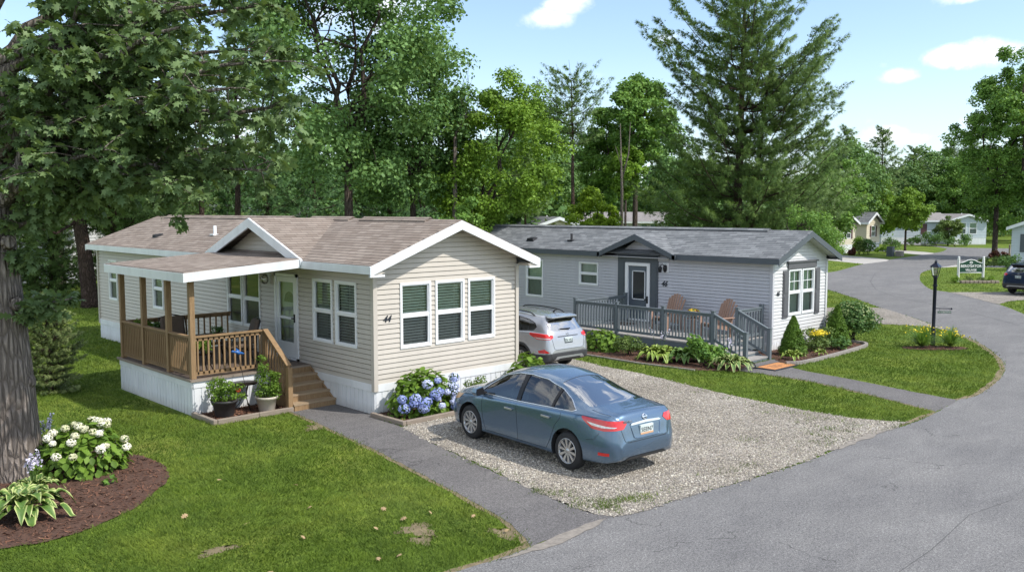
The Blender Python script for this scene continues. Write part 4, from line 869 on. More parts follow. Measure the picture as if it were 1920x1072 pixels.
SEDAN = dict(L=2.315,
 zt=[(-2.315,.58),(-2.295,.72),(-2.27,.86),(-2.235,.985),(-2.20,1.045),(-2.16,1.07),(-1.95,1.085),(-1.68,1.125),(-1.35,1.25),(-1.05,1.355),(-.7,1.437),(-.3,1.485),(.0,1.497),(.25,1.488),(.5,1.44),(.8,1.335),(1.15,1.16),(1.33,1.055),(1.42,1.02),(1.7,.965),(1.95,.895),(2.1,.82),(2.2,.74),(2.28,.62),(2.315,.52)],
 zb=[(-2.315,.565),(-2.28,.76),(-2.23,.93),(-2.12,1.0),(-1.6,1.005),(-.8,.97),(0,.94),(.8,.91),(1.3,.895),(1.7,.87),(1.95,.82),(2.1,.76),(2.2,.69),(2.28,.59),(2.315,.50)],
 wb=[(-2.315,.50),(-2.27,.60),(-2.2,.68),(-2.1,.735),(-1.9,.79),(-1.5,.835),(-.8,.862),(0,.868),(.8,.86),(1.3,.835),(1.7,.78),(1.95,.72),(2.1,.65),(2.2,.57),(2.28,.45),(2.315,.34)],
 wm=[(-2.315,.58),(-2.28,.68),(-2.22,.75),(-2.1,.815),(-1.9,.86),(-1.5,.882),(-1,.885),(-.5,.872),(.5,.872),(1.1,.885),(1.6,.882),(1.9,.84),(2.05,.78),(2.17,.69),(2.26,.56),(2.315,.38)],
 z0=[(-2.315,.40),(-2.28,.30),(-2.1,.25),(-1.7,.23),(-1,.19),(1,.19),(1.9,.21),(2.25,.24),(2.315,.34)],
 wg=[(-2.3,.50),(-1.7,.53),(-1.3,.535),(-.7,.56),(0,.575),(.5,.575),(.9,.60),(1.3,.68)],
 mid=.58, dlo=[(1.17,.94),(.98,1.10),(.62,1.315),(.25,1.405),(-.1,1.42),(-.5,1.39),(-.9,1.29),(-1.2,1.16),(-1.43,1.035),(-1.36,1.005),(-.8,.99),(0,.96)],
 cuts=[.06,-.03,-.86,-.90], wheels=(1.41,-1.29), wr=.325)
SUV = dict(L=2.36,
 zt=[(-2.36,.62),(-2.34,.80),(-2.31,.98),(-2.27,1.10),(-2.22,1.18),(-2.10,1.42),(-2.0,1.56),(-1.93,1.615),(-1.8,1.64),(-1.2,1.685),(-.5,1.70),(.1,1.69),(.45,1.64),(.8,1.50),(1.2,1.28),(1.4,1.17),(1.5,1.14),(1.9,1.06),(2.12,.97),(2.25,.86),(2.33,.7),(2.36,.56)],
 zb=[(-2.36,.60),(-2.33,.85),(-2.27,1.04),(-2.15,1.13),(-1.6,1.16),(-.8,1.12),(0,1.08),(.8,1.05),(1.4,1.03),(1.9,.97),(2.12,.89),(2.25,.79),(2.33,.66),(2.36,.54)],
 wb=[(-2.36,.60),(-2.3,.72),(-2.2,.79),(-2.0,.84),(-1.5,.885),(-.8,.905),(0,.91),(.8,.90),(1.4,.87),(1.9,.79),(2.12,.70),(2.25,.60),(2.33,.48),(2.36,.36)],
 wm=[(-2.36,.68),(-2.32,.78),(-2.22,.86),(-2.0,.91),(-1.5,.94),(-.5,.93),(.5,.93),(1.4,.94),(1.9,.90),(2.1,.83),(2.25,.70),(2.33,.55),(2.36,.40)],
 z0=[(-2.36,.44),(-2.3,.36),(-2.0,.28),(-1,.25),(1,.25),(1.9,.27),(2.25,.30),(2.36,.40)],
 wg=[(-2.3,.56),(-2.0,.60),(-1.3,.63),(-.7,.65),(0,.66),(.5,.65),(.9,.67),(1.3,.74)],
 mid=.66, dlo=[(1.25,1.09),(1.02,1.24),(.66,1.46),(.3,1.56),(-.2,1.585),(-.9,1.56),(-1.4,1.50),(-1.68,1.42),(-1.80,1.32),(-1.72,1.23),(-1.3,1.185),(-.5,1.14),(.5,1.10)],
 cuts=[.12,.03,-.93,-1.0], wheels=(1.40,-1.30), wr=.365)
def car_profile(sp, y, ins=0.0, floor=None):
    zt, zb, wb, wm, z0 = (sm(y, sp[k], .025) for k in ('zt', 'zb', 'wb', 'wm', 'z0'))
    wg = sm(y, sp['wg'], .1)
    zt = max(zt, zb+.012); g = sstep((zt-zb-.10)/.36); mid = min(sp['mid'], z0+(zb-z0)*.62)
    if floor is not None: z0 = floor; mid = max(mid, floor+.05)
    px = (1-g)*.80*wb+g*wg; pz = (1-g)*(zb+(zt-zb)*.62)+g*(zt-.085)
    P = [(0, z0), (wm*.75, z0), (wm-.05, z0+.015), (wm-.012, z0+.09), (wm, mid), (wm*.25+wb*.75+.012, mid+(zb-mid)*.72), (wb, zb-.015), (wb-.035, zb+.012*1+g*.015),
         ((wb-.035+px)/2+.022*g+.01, (zb+pz)/2+.015*(1-g)), (px, pz), (px*.80, pz+(zt-pz)*.62), (px*.42, zt-(zt-pz)*.07), (0, zt)]
    if ins:
        P = [(max(0, a-ins) if a else 0, b-ins if i > 7 else b) for i, (a, b) in enumerate(P)]
    out = []
    n = len(P)
    for i in range(n-1):
        p0, p1, p2, p3 = P[max(0, i-1)], P[i], P[i+1], P[min(n-1, i+2)]
        if i == n-2: p3 = (-P[n-2][0], P[n-2][1])
        m = 4
        for k in range(m):
            t = k/m
            if i in (0, 1): out.append((p1[0]+(p2[0]-p1[0])*t, p1[1]+(p2[1]-p1[1])*t)); continue
            c = .42
            h = (2*t**3-3*t**2+1, t**3-2*t**2+t, -2*t**3+3*t**2, t**3-t**2)
            out.append(tuple(p1[q]*h[0]+(p2[q]-p0[q])*c*h[1]+p2[q]*h[2]+(p3[q]-p1[q])*c*h[3] for q in (0, 1)))
    out.append(P[-1]); return out
def car_solid(sp, ys, ins=0, floor=None, mats=()):
    bm = bmesh.new(); rings = []
    for y in ys:
        pr = car_profile(sp, y, ins, floor); ring = [bm.verts.new((a, y, b)) for a, b in pr]+[bm.verts.new((-a, y, b)) for a, b in reversed(pr[1:-1])]
        rings.append(ring)
    n = len(rings[0])
    for r, q in zip(rings, rings[1:]):
        for k in range(n): bm.faces.new((r[k], r[(k+1) % n], q[(k+1) % n], q[k]))
    bm.faces.new(list(reversed(rings[0]))); bm.faces.new(rings[-1])
    bmesh.ops.recalc_face_normals(bm, faces=bm.faces)
    for f in bm.faces: f.smooth = True
    me = bpy.data.meshes.new('solid'); bm.to_mesh(me); bm.free()
    for m in mats: me.materials.append(m)
    o = bpy.data.objects.new('solid', me); COL.objects.link(o); return o
def prism_obj(poly, O, ua, va, ax, t0, t1, mat):
    O, ua, va, ax = Vector(O), Vector(ua).normalized(), Vector(va).normalized(), Vector(ax).normalized(); m = MB()
    m.prism(poly, t0, t1, lambda a, b, t: tuple(O+ua*a+va*b+ax*t))
    me = m.mesh('cut', mat, (0, 0, 0)); o = bpy.data.objects.new('cut', me); COL.objects.link(o); return o
def boolean(a, cutters, op='DIFFERENCE'):
    for c in cutters:
        md = a.modifiers.new('b', 'BOOLEAN'); md.operation = op; md.object = c; md.solver = 'EXACT'; md.material_mode = 'TRANSFER'
        bpy.context.view_layer.update()
        me = bpy.data.meshes.new_from_object(a.evaluated_get(bpy.context.evaluated_depsgraph_get()))
        a.modifiers.clear(); a.data = me
    return a
def kill(*os):
    for o in os: bpy.data.objects.remove(o)
def patch(solid, poly, O, ua, va, ax, t0, t1, off, cutmat):
    """outer surface of the solid inside a prism, pushed out by off"""
    c = prism_obj(poly, O, ua, va, ax, t0, t1, cutmat); a = solid.copy(); a.data = solid.data.copy(); COL.objects.link(a)
    boolean(a, [c], 'INTERSECT'); me = a.data
    ci = [i for i, m in enumerate(me.materials) if m == cutmat]
    bm = bmesh.new(); bm.from_mesh(me); bmesh.ops.delete(bm, geom=[f for f in bm.faces if f.material_index in ci], context='FACES')
    bm.normal_update()
    for v in bm.verts: v.co += v.normal*off
    for f in bm.faces: f.material_index = 0; f.smooth = True
    me2 = bpy.data.meshes.new('patch'); bm.to_mesh(me2); bm.free(); kill(a, c); return me2
def setmesh(me, name, mat, parent):
    me.name = name; me.materials.clear(); me.materials.append(mat); return link(name, me, parent)
def proj(bvh, p, d):
    h = bvh.ray_cast(Vector(p), Vector(d)); return h[0], h[1]
def line_on(bvh, pts, conv, d, r, mat, name, parent, off=.0, closed=False, n=6):
    out = []
    P = pts+[pts[0]] if closed else pts
    for a, b in zip(P, P[1:]):
        k = max(1, int(math.hypot(b[0]-a[0], b[1]-a[1])/.04))
        for j in range(k):
            q = (a[0]+(b[0]-a[0])*j/k, a[1]+(b[1]-a[1])*j/k); h, nn = proj(bvh, conv(*q), d)
            if h: out.append(h+nn*off)
    h, nn = proj(bvh, conv(*P[-1]), d)
    if h: out.append(h+nn*off)
    if len(out) < 2: return None
    m = MB(); m.tube(out, r, n); me = m.mesh(name, mat, (0, 0, 0)); return link(name, me, parent)
def make_wheel(parent, x, y, r, side, spokes, dark=False):
    w = MB(); wd = .21
    w.lathe([(r*.62, -wd/2), (r*.90, -wd/2), (r*.985, -wd/2+.03), (r, -wd/4), (r, wd/4), (r*.985, wd/2-.03), (r*.90, wd/2), (r*.66, wd/2), (r*.64, wd/2-.03), (r*.62, -wd/2)], (0, 0, 0), 40, 'x')
    me = w.mesh('wheel', M['rubber'], (0, 0, 0)); o = link('wheel', me, parent); o.location = (x, y, r)
    m = MB(); e = wd/2*side
    m.lathe([(r*.665, e-.004*side), (r*.665, e+.004*side), (r*.635, e+.006*side), (r*.60, e-.02*side), (r*.58, e-.10*side)], (0, 0, 0), 40, 'x')
    for k in range(spokes):
        t = 2*math.pi*k/spokes+.15; c, s_ = math.cos(t), math.sin(t)
        def q(rad, tw, dep): return (e+dep*side, rad*c-tw*s_, rad*s_+tw*c)
        h1, h2 = r*.055, r*.095
        m.hexa([q(r*.12, -h1, -.045), q(r*.12, h1, -.045), q(r*.62, h2, -.04), q(r*.62, -h2, -.04), q(r*.12, -h1*.8, -.015), q(r*.12, h1*.8, -.015), q(r*.62, h2*.75, -.004), q(r*.62, -h2*.75, -.004)])
    m.lathe([(0, e-.005*side), (r*.10, e-.005*side), (r*.15, e-.02*side), (r*.17, e-.05*side)], (0, 0, 0), 20, 'x')
    link('rim', m.mesh('rim', M['alloy'], (0, 0, 0)), o)
    m = MB(); m.lathe([(0, e-.085*side), (r*.6, e-.085*side)], (0, 0, 0), 30, 'x', False); link('brake_disc', m.mesh('brake_disc', M['dark'], (0, 0, 0)), o)
def make_car(sp, root, paintmat, kind, plate_txt, seams=True):
    Lh = sp['L']; DK, CUT = M['dark'], M['seam']; PM = M[paintmat]
    e = [0, .004, .01, .018, .028, .04, .055, .075, .1, .13, .165, .2, .24, .29, .35]
    ys = [-Lh+a for a in e]+list(np.arange(-Lh+.41, Lh-.39, .065))+[Lh-a for a in reversed(e)]
    B = car_solid(sp, ys, mats=(PM,)); bvh = BVHTree.FromObject(B, bpy.context.evaluated_depsgraph_get())
    full = B.copy(); full.data = B.data.copy(); COL.objects.link(full)
    fr, rr = sp['wheels']; wr = sp['wr']
    cut = []
    for y in (fr, rr):
        for s in (1, -1):
            circ = [((wr+.055)*math.cos(t), (wr+.055)*math.sin(t)) for t in np.linspace(0, 2*math.pi, 37)[:-1]]
            cut.append(prism_obj(circ, (s*.60, y, wr+.01), (0, 1, 0), (0, 0, 1), (s, 0, 0), 0, .6, DK))
    cab_ys = list(np.arange(-1.75 if kind == 'sedan' else -2.05, 1.3, .08))
    cab = car_solid(sp, cab_ys, .035, .5, (DK,)); cut.append(cab)
    D = sp['dlo']; c1, c2, c3, c4 = sp['cuts']
    def clipx(poly, lo, hi):
        out = []
        for lim_, sg in ((lo, 1), (hi, -1)):
            P = poly if not out else out; out = []
            for i in range(len(P)):
                a, b = P[i], P[(i+1) % len(P)]; ia, ib = (a[0]-lim_)*sg >= 0, (b[0]-lim_)*sg >= 0
                if ia: out.append(a)
                if ia != ib: t = (lim_-a[0])/(b[0]-a[0]); out.append((lim_, a[1]+(b[1]-a[1])*t))
        return out
    wins = [clipx(D, c1, 9), clipx(D, c3, c2), clipx(D, -9, c4)]
    names = ['front_side_window', 'rear_side_window', 'quarter_window']
    if kind == 'sedan':
        rear = ([(-.60, -1.66), (-.63, -1.60), (-.50, -.80), (0, -.74), (.50, -.80), (.63, -1.60), (.60, -1.66), (0, -1.76)], (0, 0, 0), (1, 0, 0), (0, 1, 0), (0, 0, 1), 1.0, 1.9)
    else:
        rear = ([(-.66, 1.22), (-.58, 1.48), (0, 1.525), (.58, 1.48), (.66, 1.22), (0, 1.17)], (0, 0, 0), (1, 0, 0), (0, 0, 1), (0, -1, 0), 1.85, 2.6)
    yf = (.60, 1.28) if kind == 'sedan' else (.55, 1.36)
    wind = ([(-.70, yf[1]-.12), (-.52, yf[0]), (0, yf[0]-.07), (.52, yf[0]), (.70, yf[1]-.12), (0, yf[1])], (0, 0, 0), (1, 0, 0), (0, 1, 0), (0, 0, 1), .95, 2.0)
    for w_ in wins:
        for s in (1, -1):
            cut.append(prism_obj(w_, (0, 0, 0), (0, 1, 0), (0, 0, 1), (s, 0, 0), .35, 1.2, CUT))
            nm = names[wins.index(w_)]
            setmesh(patch(full, w_, (0, 0, 0), (0, 1, 0), (0, 0, 1), (s, 0, 0), .35, 1.2, -.006, CUT), nm, M['cglass'], root)
    for a, nm, gm in ((rear, 'rear_window', 'rglass'), (wind, 'windshield', 'cglass')):
        cut.append(prism_obj(*a, CUT)); setmesh(patch(full, *a, -.005, CUT), nm, M[gm], root)
    boolean(B, cut)
    me = B.data; bm = bmesh.new(); bm.from_mesh(me); bmesh.ops.dissolve_degenerate(bm, dist=1e-5, edges=bm.edges); bm.normal_update(); bm.to_mesh(me); bm.free()
    me.polygons.foreach_set('use_smooth', [True]*len(me.polygons))
    try: me.set_sharp_from_angle(angle=R(32))
    except Exception: pass
    body = link('body', me, root); me.name = 'body'; kill(B, *cut)
    # trims round the glass, pillars, seams
    cs = lambda s: (lambda a, b: (s*1.5, a, b))
    for s in (1, -1):
        line_on(bvh, D, cs(s), (-s, 0, 0), .010, M['chrome'] if kind == 'sedan' else M['seam'], 'window_trim', root, .0, True)
        setmesh(patch(full, [(c1+.012, .93 if kind == 'sedan' else 1.08), (c1+.012, 1.60), (c2-.012, 1.60), (c2-.012, .93 if kind == 'sedan' else 1.08)] if False else clipx(D, c2-.01, c1+.01), (0, 0, 0), (0, 1, 0), (0, 0, 1), (s, 0, 0), .35, 1.2, .003, CUT), 'door_pillar', M['black'], root)
        setmesh(patch(full, clipx(D, c4-.01, c3+.01), (0, 0, 0), (0, 1, 0), (0, 0, 1), (s, 0, 0), .35, 1.2, .003, CUT), 'door_pillar', M['black'], root)
        zl = .27 if kind == 'sedan' else .36
        zw = .95 if kind == 'sedan' else 1.12
        for ln in ([(1.02, zw-.02), (1.04, .75), (1.0, .5), (.92, zl), ((c1+c2)/2-.0, zl)], [((c1+c2)/2+.02, zw+.0), ((c1+c2)/2-.02, zl)], [((c1+c2)/2-.0, zl), (rr+wr+.20, zl), (rr+wr+.09, .44), (rr+wr-.03, .72), (-1.12, .86), (-1.13, zw+.04)]):
            line_on(bvh, ln, cs(s), (-s, 0, 0), .0045, M['seam'], 'door_gap', root, -.001)
        for y, z in ((.22, .80), (-.78, .835)) if kind == 'sedan' else ((.28, .95), (-.82, .99)):
            q, nn = proj(bvh, (s*1.5, y, z), (-s, 0, 0))
            if q: m = MB(); m.beam(q+Vector((s*.03, -.10, -.004)), q+Vector((s*.03, .10, .0)), .022, .032); m.beam(q+Vector((0, -.09, 0)), q+Vector((s*.03, -.09, 0)), .02, .02); m.beam(q+Vector((0, .09, 0)), q+Vector((s*.03, .09, 0)), .02, .02); link('door_handle', m.mesh('door_handle', M['alloy'], (0, 0, 0), bevel=.004), root)
        # mirrors
        y, z = (1.04, 1.0) if kind == 'sedan' else (1.08, 1.16); wbx = sm(y, sp['wb'])
        m = MB(); m.prism([(0, -.07), (.19, -.085), (.23, -.02), (.21, .07), (.05, .09), (0, .04)], -.07, .05, lambda a, b, t: (s*(wbx+.01+a), y+t*1.0+a*-.1, z+b)); link('side_mirror', m.mesh('side_mirror', PM if s else PM, (0, 0, 0), bevel=.012), root)
        m = MB(); m.prism([(.02, -.06), (.18, -.07), (.21, -.02), (.19, .05), (.05, .07), (.02, .03)], -.082, -.068, lambda a, b, t: (s*(wbx+.01+a), y+t*1.0+a*-.1, z+b)); m.beam((s*(wbx-.06), y, z-.05), (s*(wbx+.06), y-.01, z-.04), .06, .05); link('mirror_glass', m.mesh('mirror_glass', M['black'], (0, 0, 0)), root)
    # lights
    for s in (1, -1):
        ua = Vector((-s*-1, 0, 0))
        a_ = Vector((s*.62, -.78, 0)).normalized(); u_ = Vector((s*.78, .62, 0)).normalized()
        if kind == 'sedan':
            O = (s*.78, -2.10, 0); red = [(.36, .985), (.33, .93), (.20, .815), (.02, .80), (-.30, .825), (-.36, .90), (-.31, .955), (0, .965)]
            wht = [(.27, .915), (.20, .868), (.05, .848), (-.14, .852), (-.19, .868), (.0, .880), (.12, .895)]
            wh2 = []
        else:
            O = (s*.82, -2.12, 0); red = [(.38, 1.15), (.34, 1.08), (.16, .985), (-.20, .985), (-.29, 1.03), (-.28, 1.09), (-.18, 1.125), (.1, 1.145)]; wht = [(.24, 1.05), (.15, 1.005), (-.17, 1.0), (-.22, 1.02), (0, 1.03), (.16, 1.035)]
        lt = setmesh(patch(full, red, O, u_, (0, 0, 1), a_, -.35, .5, .007, CUT), 'tail_light', M['red'], root)
        setmesh(patch(full, wht, O, u_, (0, 0, 1), a_, -.35, .5, .010, CUT), 'clear_lens', M['clear'], lt)
        zf = .40 if kind == 'sedan' else .62
        ref = [(.0, zf), (.17, zf), (.17, zf+.05), (.0, zf+.05)] if kind == 'sedan' else [(-.10, zf), (.2, zf-.02), (.22, zf+.05), (.05, zf+.10)]
        setmesh(patch(full, ref, (s*.70, -2.1, 0), u_, (0, 0, 1), a_, -.35, .5, .006, CUT), 'rear_reflector', M['red'], root)
        # head lamps
        a_ = Vector((s*.7, .7, 0)); u_ = Vector((-s*.7, .7, 0)); hz = .66 if kind == 'sedan' else .82
        setmesh(patch(full, [(-.30, hz+.17), (-.2, hz+.06), (.1, hz-.02), (.3, hz-.02), (.28, hz+.07), (0, hz+.13)], (s*.72, 2.02, 0), u_, (0, 0, 1), a_, -.5, .5, .006, CUT), 'headlight', M['amber'] if kind == 'sedan' else M['clear'], root)
    cr = lambda a, b: (a, -3.2, b)
    if kind == 'sedan':
        line_on(bvh, [(-.60, .97), (-.575, .80), (-.52, .63), (-.45, .605), (.45, .605), (.52, .63), (.575, .80), (.60, .97)], cr, (0, 1, 0), .005, M['seam'], 'boot_gap', root, -.001)
        ct = lambda a, b: (a, b, 2.5)
        for s in (1, -1): line_on(bvh, [(s*.67, -1.70), (s*.685, -1.9), (s*.655, -2.1), (s*.64, -2.17)], ct, (0, 0, -1), .005, M['seam'], 'boot_gap', root, -.001)
        line_on(bvh, [(-.36, .86), (-.31, .665), (-.24, .645), (.24, .645), (.31, .665), (.36, .86)], cr, (0, 1, 0), .009, M['blue'], 'plate_recess_edge', root, .002)
        setmesh(patch(full, [(-.37, .872), (-.33, .895), (0, .912), (.33, .895), (.37, .872), (.33, .862), (0, .872), (-.33, .862)], (0, 0, 0), (1, 0, 0), (0, 0, 1), (0, -1, 0), 1.9, 2.6, .016, CUT), 'chrome_strip', M['chrome'], root)
        setmesh(patch(full, [(-.70, .245), (-.55, .285), (-.42, .36), (.42, .36), (.55, .285), (.70, .245), (.7, .15), (-.7, .15)], (0, 0, 0), (1, 0, 0), (0, 0, 1), (0, -1, 0), 1.6, 2.6, .006, CUT), 'lower_bumper', M['plastic'], root)
        pz, pw, ph = .765, .155, .078
        line_on(bvh, [(-.93, .60), (-.9, .63), (.9, .63)] if False else [(-1.75, .62), (-1.9, .64), (-2.0, .76)], lambda a, b: (-1.5, a, b), (1, 0, 0), .004, M['seam'], 'bumper_gap', root, -.001)
        q, _ = proj(bvh, (.0, -3, .965), (0, 1, 0)); m = MB(); m.lathe([(.036, -.006), (.052, -.004), (.052, .004), (.036, .004)], (0, 0, 0), 24, 'z')
        m.box(-.062, -.008, -.004, .062, .008, .006)
        me = m.mesh('badge', M['chrome'], (0, 0, 0)); b = link('badge', me, root); b.location = q+Vector((0, -.010, 0)); b.rotation_euler = (R(72), 0, 0)
        q, _ = proj(bvh, (-.40, -3, .94), (0, 1, 0)); F_ = Fr((q.x-.12, q.y-.004, q.z-.02), (1, 0, 0), (0, -1, 0)); F_.u = Vector((1, -.12, 0))
        cu_name = link('x', bpy.data.meshes.new('x'), None); kill(cu_name)
        nb = numbers(None, 'SENTRA', F_, 0, 0, .05, 0, 'chrome', 'model_script', .004, .008, bold=.001); nb.parent = root
    else:
        line_on(bvh, [(-.66, 1.12), (-.62, .90), (-.58, .72), (-.5, .69), (.5, .69), (.58, .72), (.62, .90), (.66, 1.12)], cr, (0, 1, 0), .006, M['seam'], 'tailgate_gap', root, -.001)
        setmesh(patch(full, [(-.95, .56), (-.6, .60), (.6, .60), (.95, .56), (.95, .2), (-.95, .2)], (0, 0, 0), (1, 0, 0), (0, 0, 1), (0, -1, 0), 1.72, 2.6, .008, CUT), 'lower_bumper', M['plastic'], root)
        setmesh(patch(full, [(-.50, .50), (.50, .50), (.62, .40), (.5, .40), (.4, .44), (-.4, .44), (-.5, .40), (-.62, .40)], (0, 0, 0), (1, 0, 0), (0, 0, 1), (0, -1, 0), 1.9, 2.6, .018, CUT), 'skid_plate', M['silver'], root)
        setmesh(patch(full, [(-.40, 1.035), (.40, 1.035), (.40, 1.055), (-.40, 1.055)], (0, 0, 0), (1, 0, 0), (0, 0, 1), (0, -1, 0), 1.9, 2.6, .012, CUT), 'chrome_strip', M['plastic'], root)
        m = MB(); m.prism([(-.58, 0), (-.5, -.14), (0, -.18), (.5, -.14), (.58, 0), (.5, .14), (-.5, .14)], 1.585, 1.625, lambda a, b, t: (a, -2.02+b, t-(a*a)*.07+b*.12)); link('spoiler', m.mesh('spoiler', PM, (0, 0, 0), bevel=.01), root)
        m = MB(); m.box(-.5, -2.10, 1.52, .5, -2.02, 1.585); link('spoiler_shade', m.mesh('spoiler_shade', M['black'], (0, 0, 0)), root)
        for s in (1, -1):
            m = MB(); P = []
            for y in np.linspace(-1.55, .35, 12):
                P.append((s*.60, y, sm(y, sp['zt'])-.02+.035*math.sin(math.pi*(y+1.55)/1.9)**.3 if 0 < (y+1.55) < 1.9 else sm(y, sp['zt'])-.05))
            m.tube(P, .018, 8); link('roof_rail', m.mesh('roof_rail', M['black'], (0, 0, 0)), root)
        q, _ = proj(bvh, (-.0, -3, 1.24), (0, 1, 0)); m = MB(); m.tube([q+Vector((.15, -.03, 0)), q+Vector((-.25, -.02, .02))], [.02, .008], 6); link('rear_wiper', m.mesh('rear_wiper', M['black'], (0, 0, 0)), root)
        m = MB(); m.tube([(.15, -1.55, 1.66), (.15, -1.6, 1.71), (.15, -1.72, 1.75)], [.03, .015, .006], 8); link('antenna', m.mesh('antenna', M['black'], (0, 0, 0)), root)
        q, _ = proj(bvh, (.0, -3, 1.10), (0, 1, 0)); m = MB(); m.tube([(.05*math.cos(t), .03*math.sin(t), 0) for t in np.linspace(0, 2*math.pi, 17)], .006, 6); m.tube([(-.02, -.02, 0), (0, 0, 0), (.02, .02, 0)], .006, 6)
        b = link('badge', m.mesh('badge', M['chrome'], (0, 0, 0)), root); b.location = q+Vector((0, -.012, 0)); b.rotation_euler = (R(80), 0, 0); pz, pw, ph = .93, .155, .078
        for y in (fr, rr):
            for s in (1, -1):
                ring = [((wr+.115)*math.cos(t), (wr+.115)*math.sin(t)) for t in np.linspace(-.45, math.pi+.45, 25)]+[((wr+.05)*math.cos(t), (wr+.05)*math.sin(t)) for t in np.linspace(math.pi+.45, -.45, 25)]
                setmesh(patch(full, ring, (0, y, wr+.01), (0, 1, 0), (0, 0, 1), (s, 0, 0), .5, 1.2, .008, CUT), 'arch_trim', M['plastic'], root)
    q, nn = proj(bvh, (0, -3.2, pz), (0, 1, 0))
    F_ = Fr((q.x, q.y-.012, q.z), (1, 0, 0), (0, -1, 0)); m = MB(); F_.box(m, -pw, pw, -ph, ph, -.03, .008); pl = link('number_plate', m.mesh('number_plate', M['plate'], (0, 0, 0)), root)
    m = MB(); F_.box(m, -pw, pw, -ph, -ph+.03, .009, .012); link('plate_band', m.mesh('plate_band', M['plateorange'] if kind == 'sedan' else M['ink'], (0, 0, 0)), pl)
    t = numbers(None, plate_txt, F_, 0, -.035, .105, 0, 'ink', 'plate_text', .001, .012, align='CENTER'); t.parent = pl
    # wheels and interior
    for y in (fr, rr):
        for s in (1, -1):
            tw = sm(y, sp['wm'])-.125; make_wheel(root, s*tw, y, wr, s, 10)
    m = MB(); z = .5 if kind == 'sedan' else .62; T = 1.14 if kind == 'sedan' else 1.3
    for x in (-.38, .38):
        m.hexa([(x-.24, -.35, z), (x+.24, -.35, z), (x+.24, .25, z), (x-.24, .25, z), (x-.24, -.35, z+.18), (x+.24, -.35, z+.16), (x+.24, .25, z+.2), (x-.24, .25, z+.2)])
        m.hexa([(x-.23, -.42, z+.1), (x+.23, -.42, z+.1), (x+.23, -.26, z+.1), (x-.23, -.26, z+.1), (x-.2, -.58, T), (x+.2, -.58, T), (x+.2, -.48, T), (x-.2, -.48, T)])
        m.box(x-.12, -.60, T+.02, x+.12, -.51, T+.17)
    m.hexa([(-.62, -1.25, z), (.62, -1.25, z), (.62, -.75, z), (-.62, -.75, z), (-.62, -1.25, z+.2), (.62, -1.25, z+.2), (.62, -.75, z+.22), (-.62, -.75, z+.22)])
    m.hexa([(-.62, -1.3, z+.1), (.62, -1.3, z+.1), (.62, -1.12, z+.1), (-.62, -1.12, z+.1), (-.55, -1.42, T-.1), (.55, -1.42, T-.1), (.55, -1.32, T-.1), (-.55, -1.32, T-.1)])
    link('seats', m.mesh('seats', M['seat_fabric'], (0, 0, 0), bevel=.03), root)
    m = MB(); m.hexa([(-.72, .62, z+.1), (.72, .62, z+.1), (.72, 1.2, z+.1), (-.72, 1.2, z+.1), (-.72, .68, z+.40), (.72, .68, z+.40), (.72, 1.2, z+.38), (-.72, 1.2, z+.38)]); link('dashboard', m.mesh('dashboard', M['black'], (0, 0, 0), bevel=.03), root)
    m = MB(); c = Vector((-.38, .50, z+.44)); m.tube([c+Vector((.19*math.cos(t), .05*math.sin(t), .18*math.sin(t))) for t in np.linspace(0, 2*math.pi, 25)], .016, 8); m.tube([c+Vector((-.18, 0, 0)), c+Vector((.18, 0, 0))], .014); m.tube([c, c+Vector((0, .25, -.1))], .03); link('steering_wheel', m.mesh('steering_wheel', M['seat_fabric'], (0, 0, 0)), root)
    kill(full); return root
def build_cars():
    r = thing('parked_car', (0, 0, 0), 'blue-grey four door sedan parked on the gravel with its tail to the road', 'car', 'cars parked by the homes'); make_car(SEDAN, r, 'blue', 'sedan', '5EEN7')
    r.location = (11.86, 11.26, .02); r.scale = (1.005,)*3; r.rotation_euler = (0, 0, R(-4.0))
    r = thing('parked_car', (0, 0, 0), 'silver sport utility car parked beyond the blue sedan, its nose hidden behind the beige home', 'car', 'cars parked by the homes'); make_car(SUV, r, 'silver', 'suv', 'EN 452')
    r2 = copy_tree(r, None, at(1956, 47.3, .02), HEAD-math.pi/2+R(-58), 1.0, 'dark navy sport utility car cut by the right edge, near the village sign')
    for c in kids(r2):
        if c.name.startswith(('body', 'spoiler', 'side_mirror')) and not c.name.startswith('spoiler_sh'):
            c.data = c.data.copy()
            for i, m_ in enumerate(c.data.materials):
                if m_ == M['silver']: c.data.materials[i] = M['navycar']
    r.location = (17.80, 18.46, .02); r.rotation_euler = (0, 0, R(-2)); r.scale = (.95,)*3
OAK_T = [(0, 0, 0), (.10, .16, .01), (.30, .20, .02), (.16, .36, .02), (.44, .50, .0), (.18, .60, .03), (.36, .82, -.03), (.12, .84, .0), (0, 1.05, -.08),
         (-.12, .84, .0), (-.36, .82, -.03), (-.18, .60, .03), (-.44, .50, .0), (-.16, .36, .02), (-.30, .20, .02), (-.10, .16, .01)]
OAK_F = [(0, 1, 15), (1, 2, 3), (1, 3, 13), (1, 13, 15), (13, 14, 15), (3, 4, 5), (3, 5, 11), (3, 11, 13), (11, 12, 13), (5, 6, 7), (5, 7, 9), (5, 9, 11), (9, 10, 11), (7, 8, 9)]
def unit(a): return a/np.maximum(np.linalg.norm(a, axis=-1, keepdims=True), 1e-9)
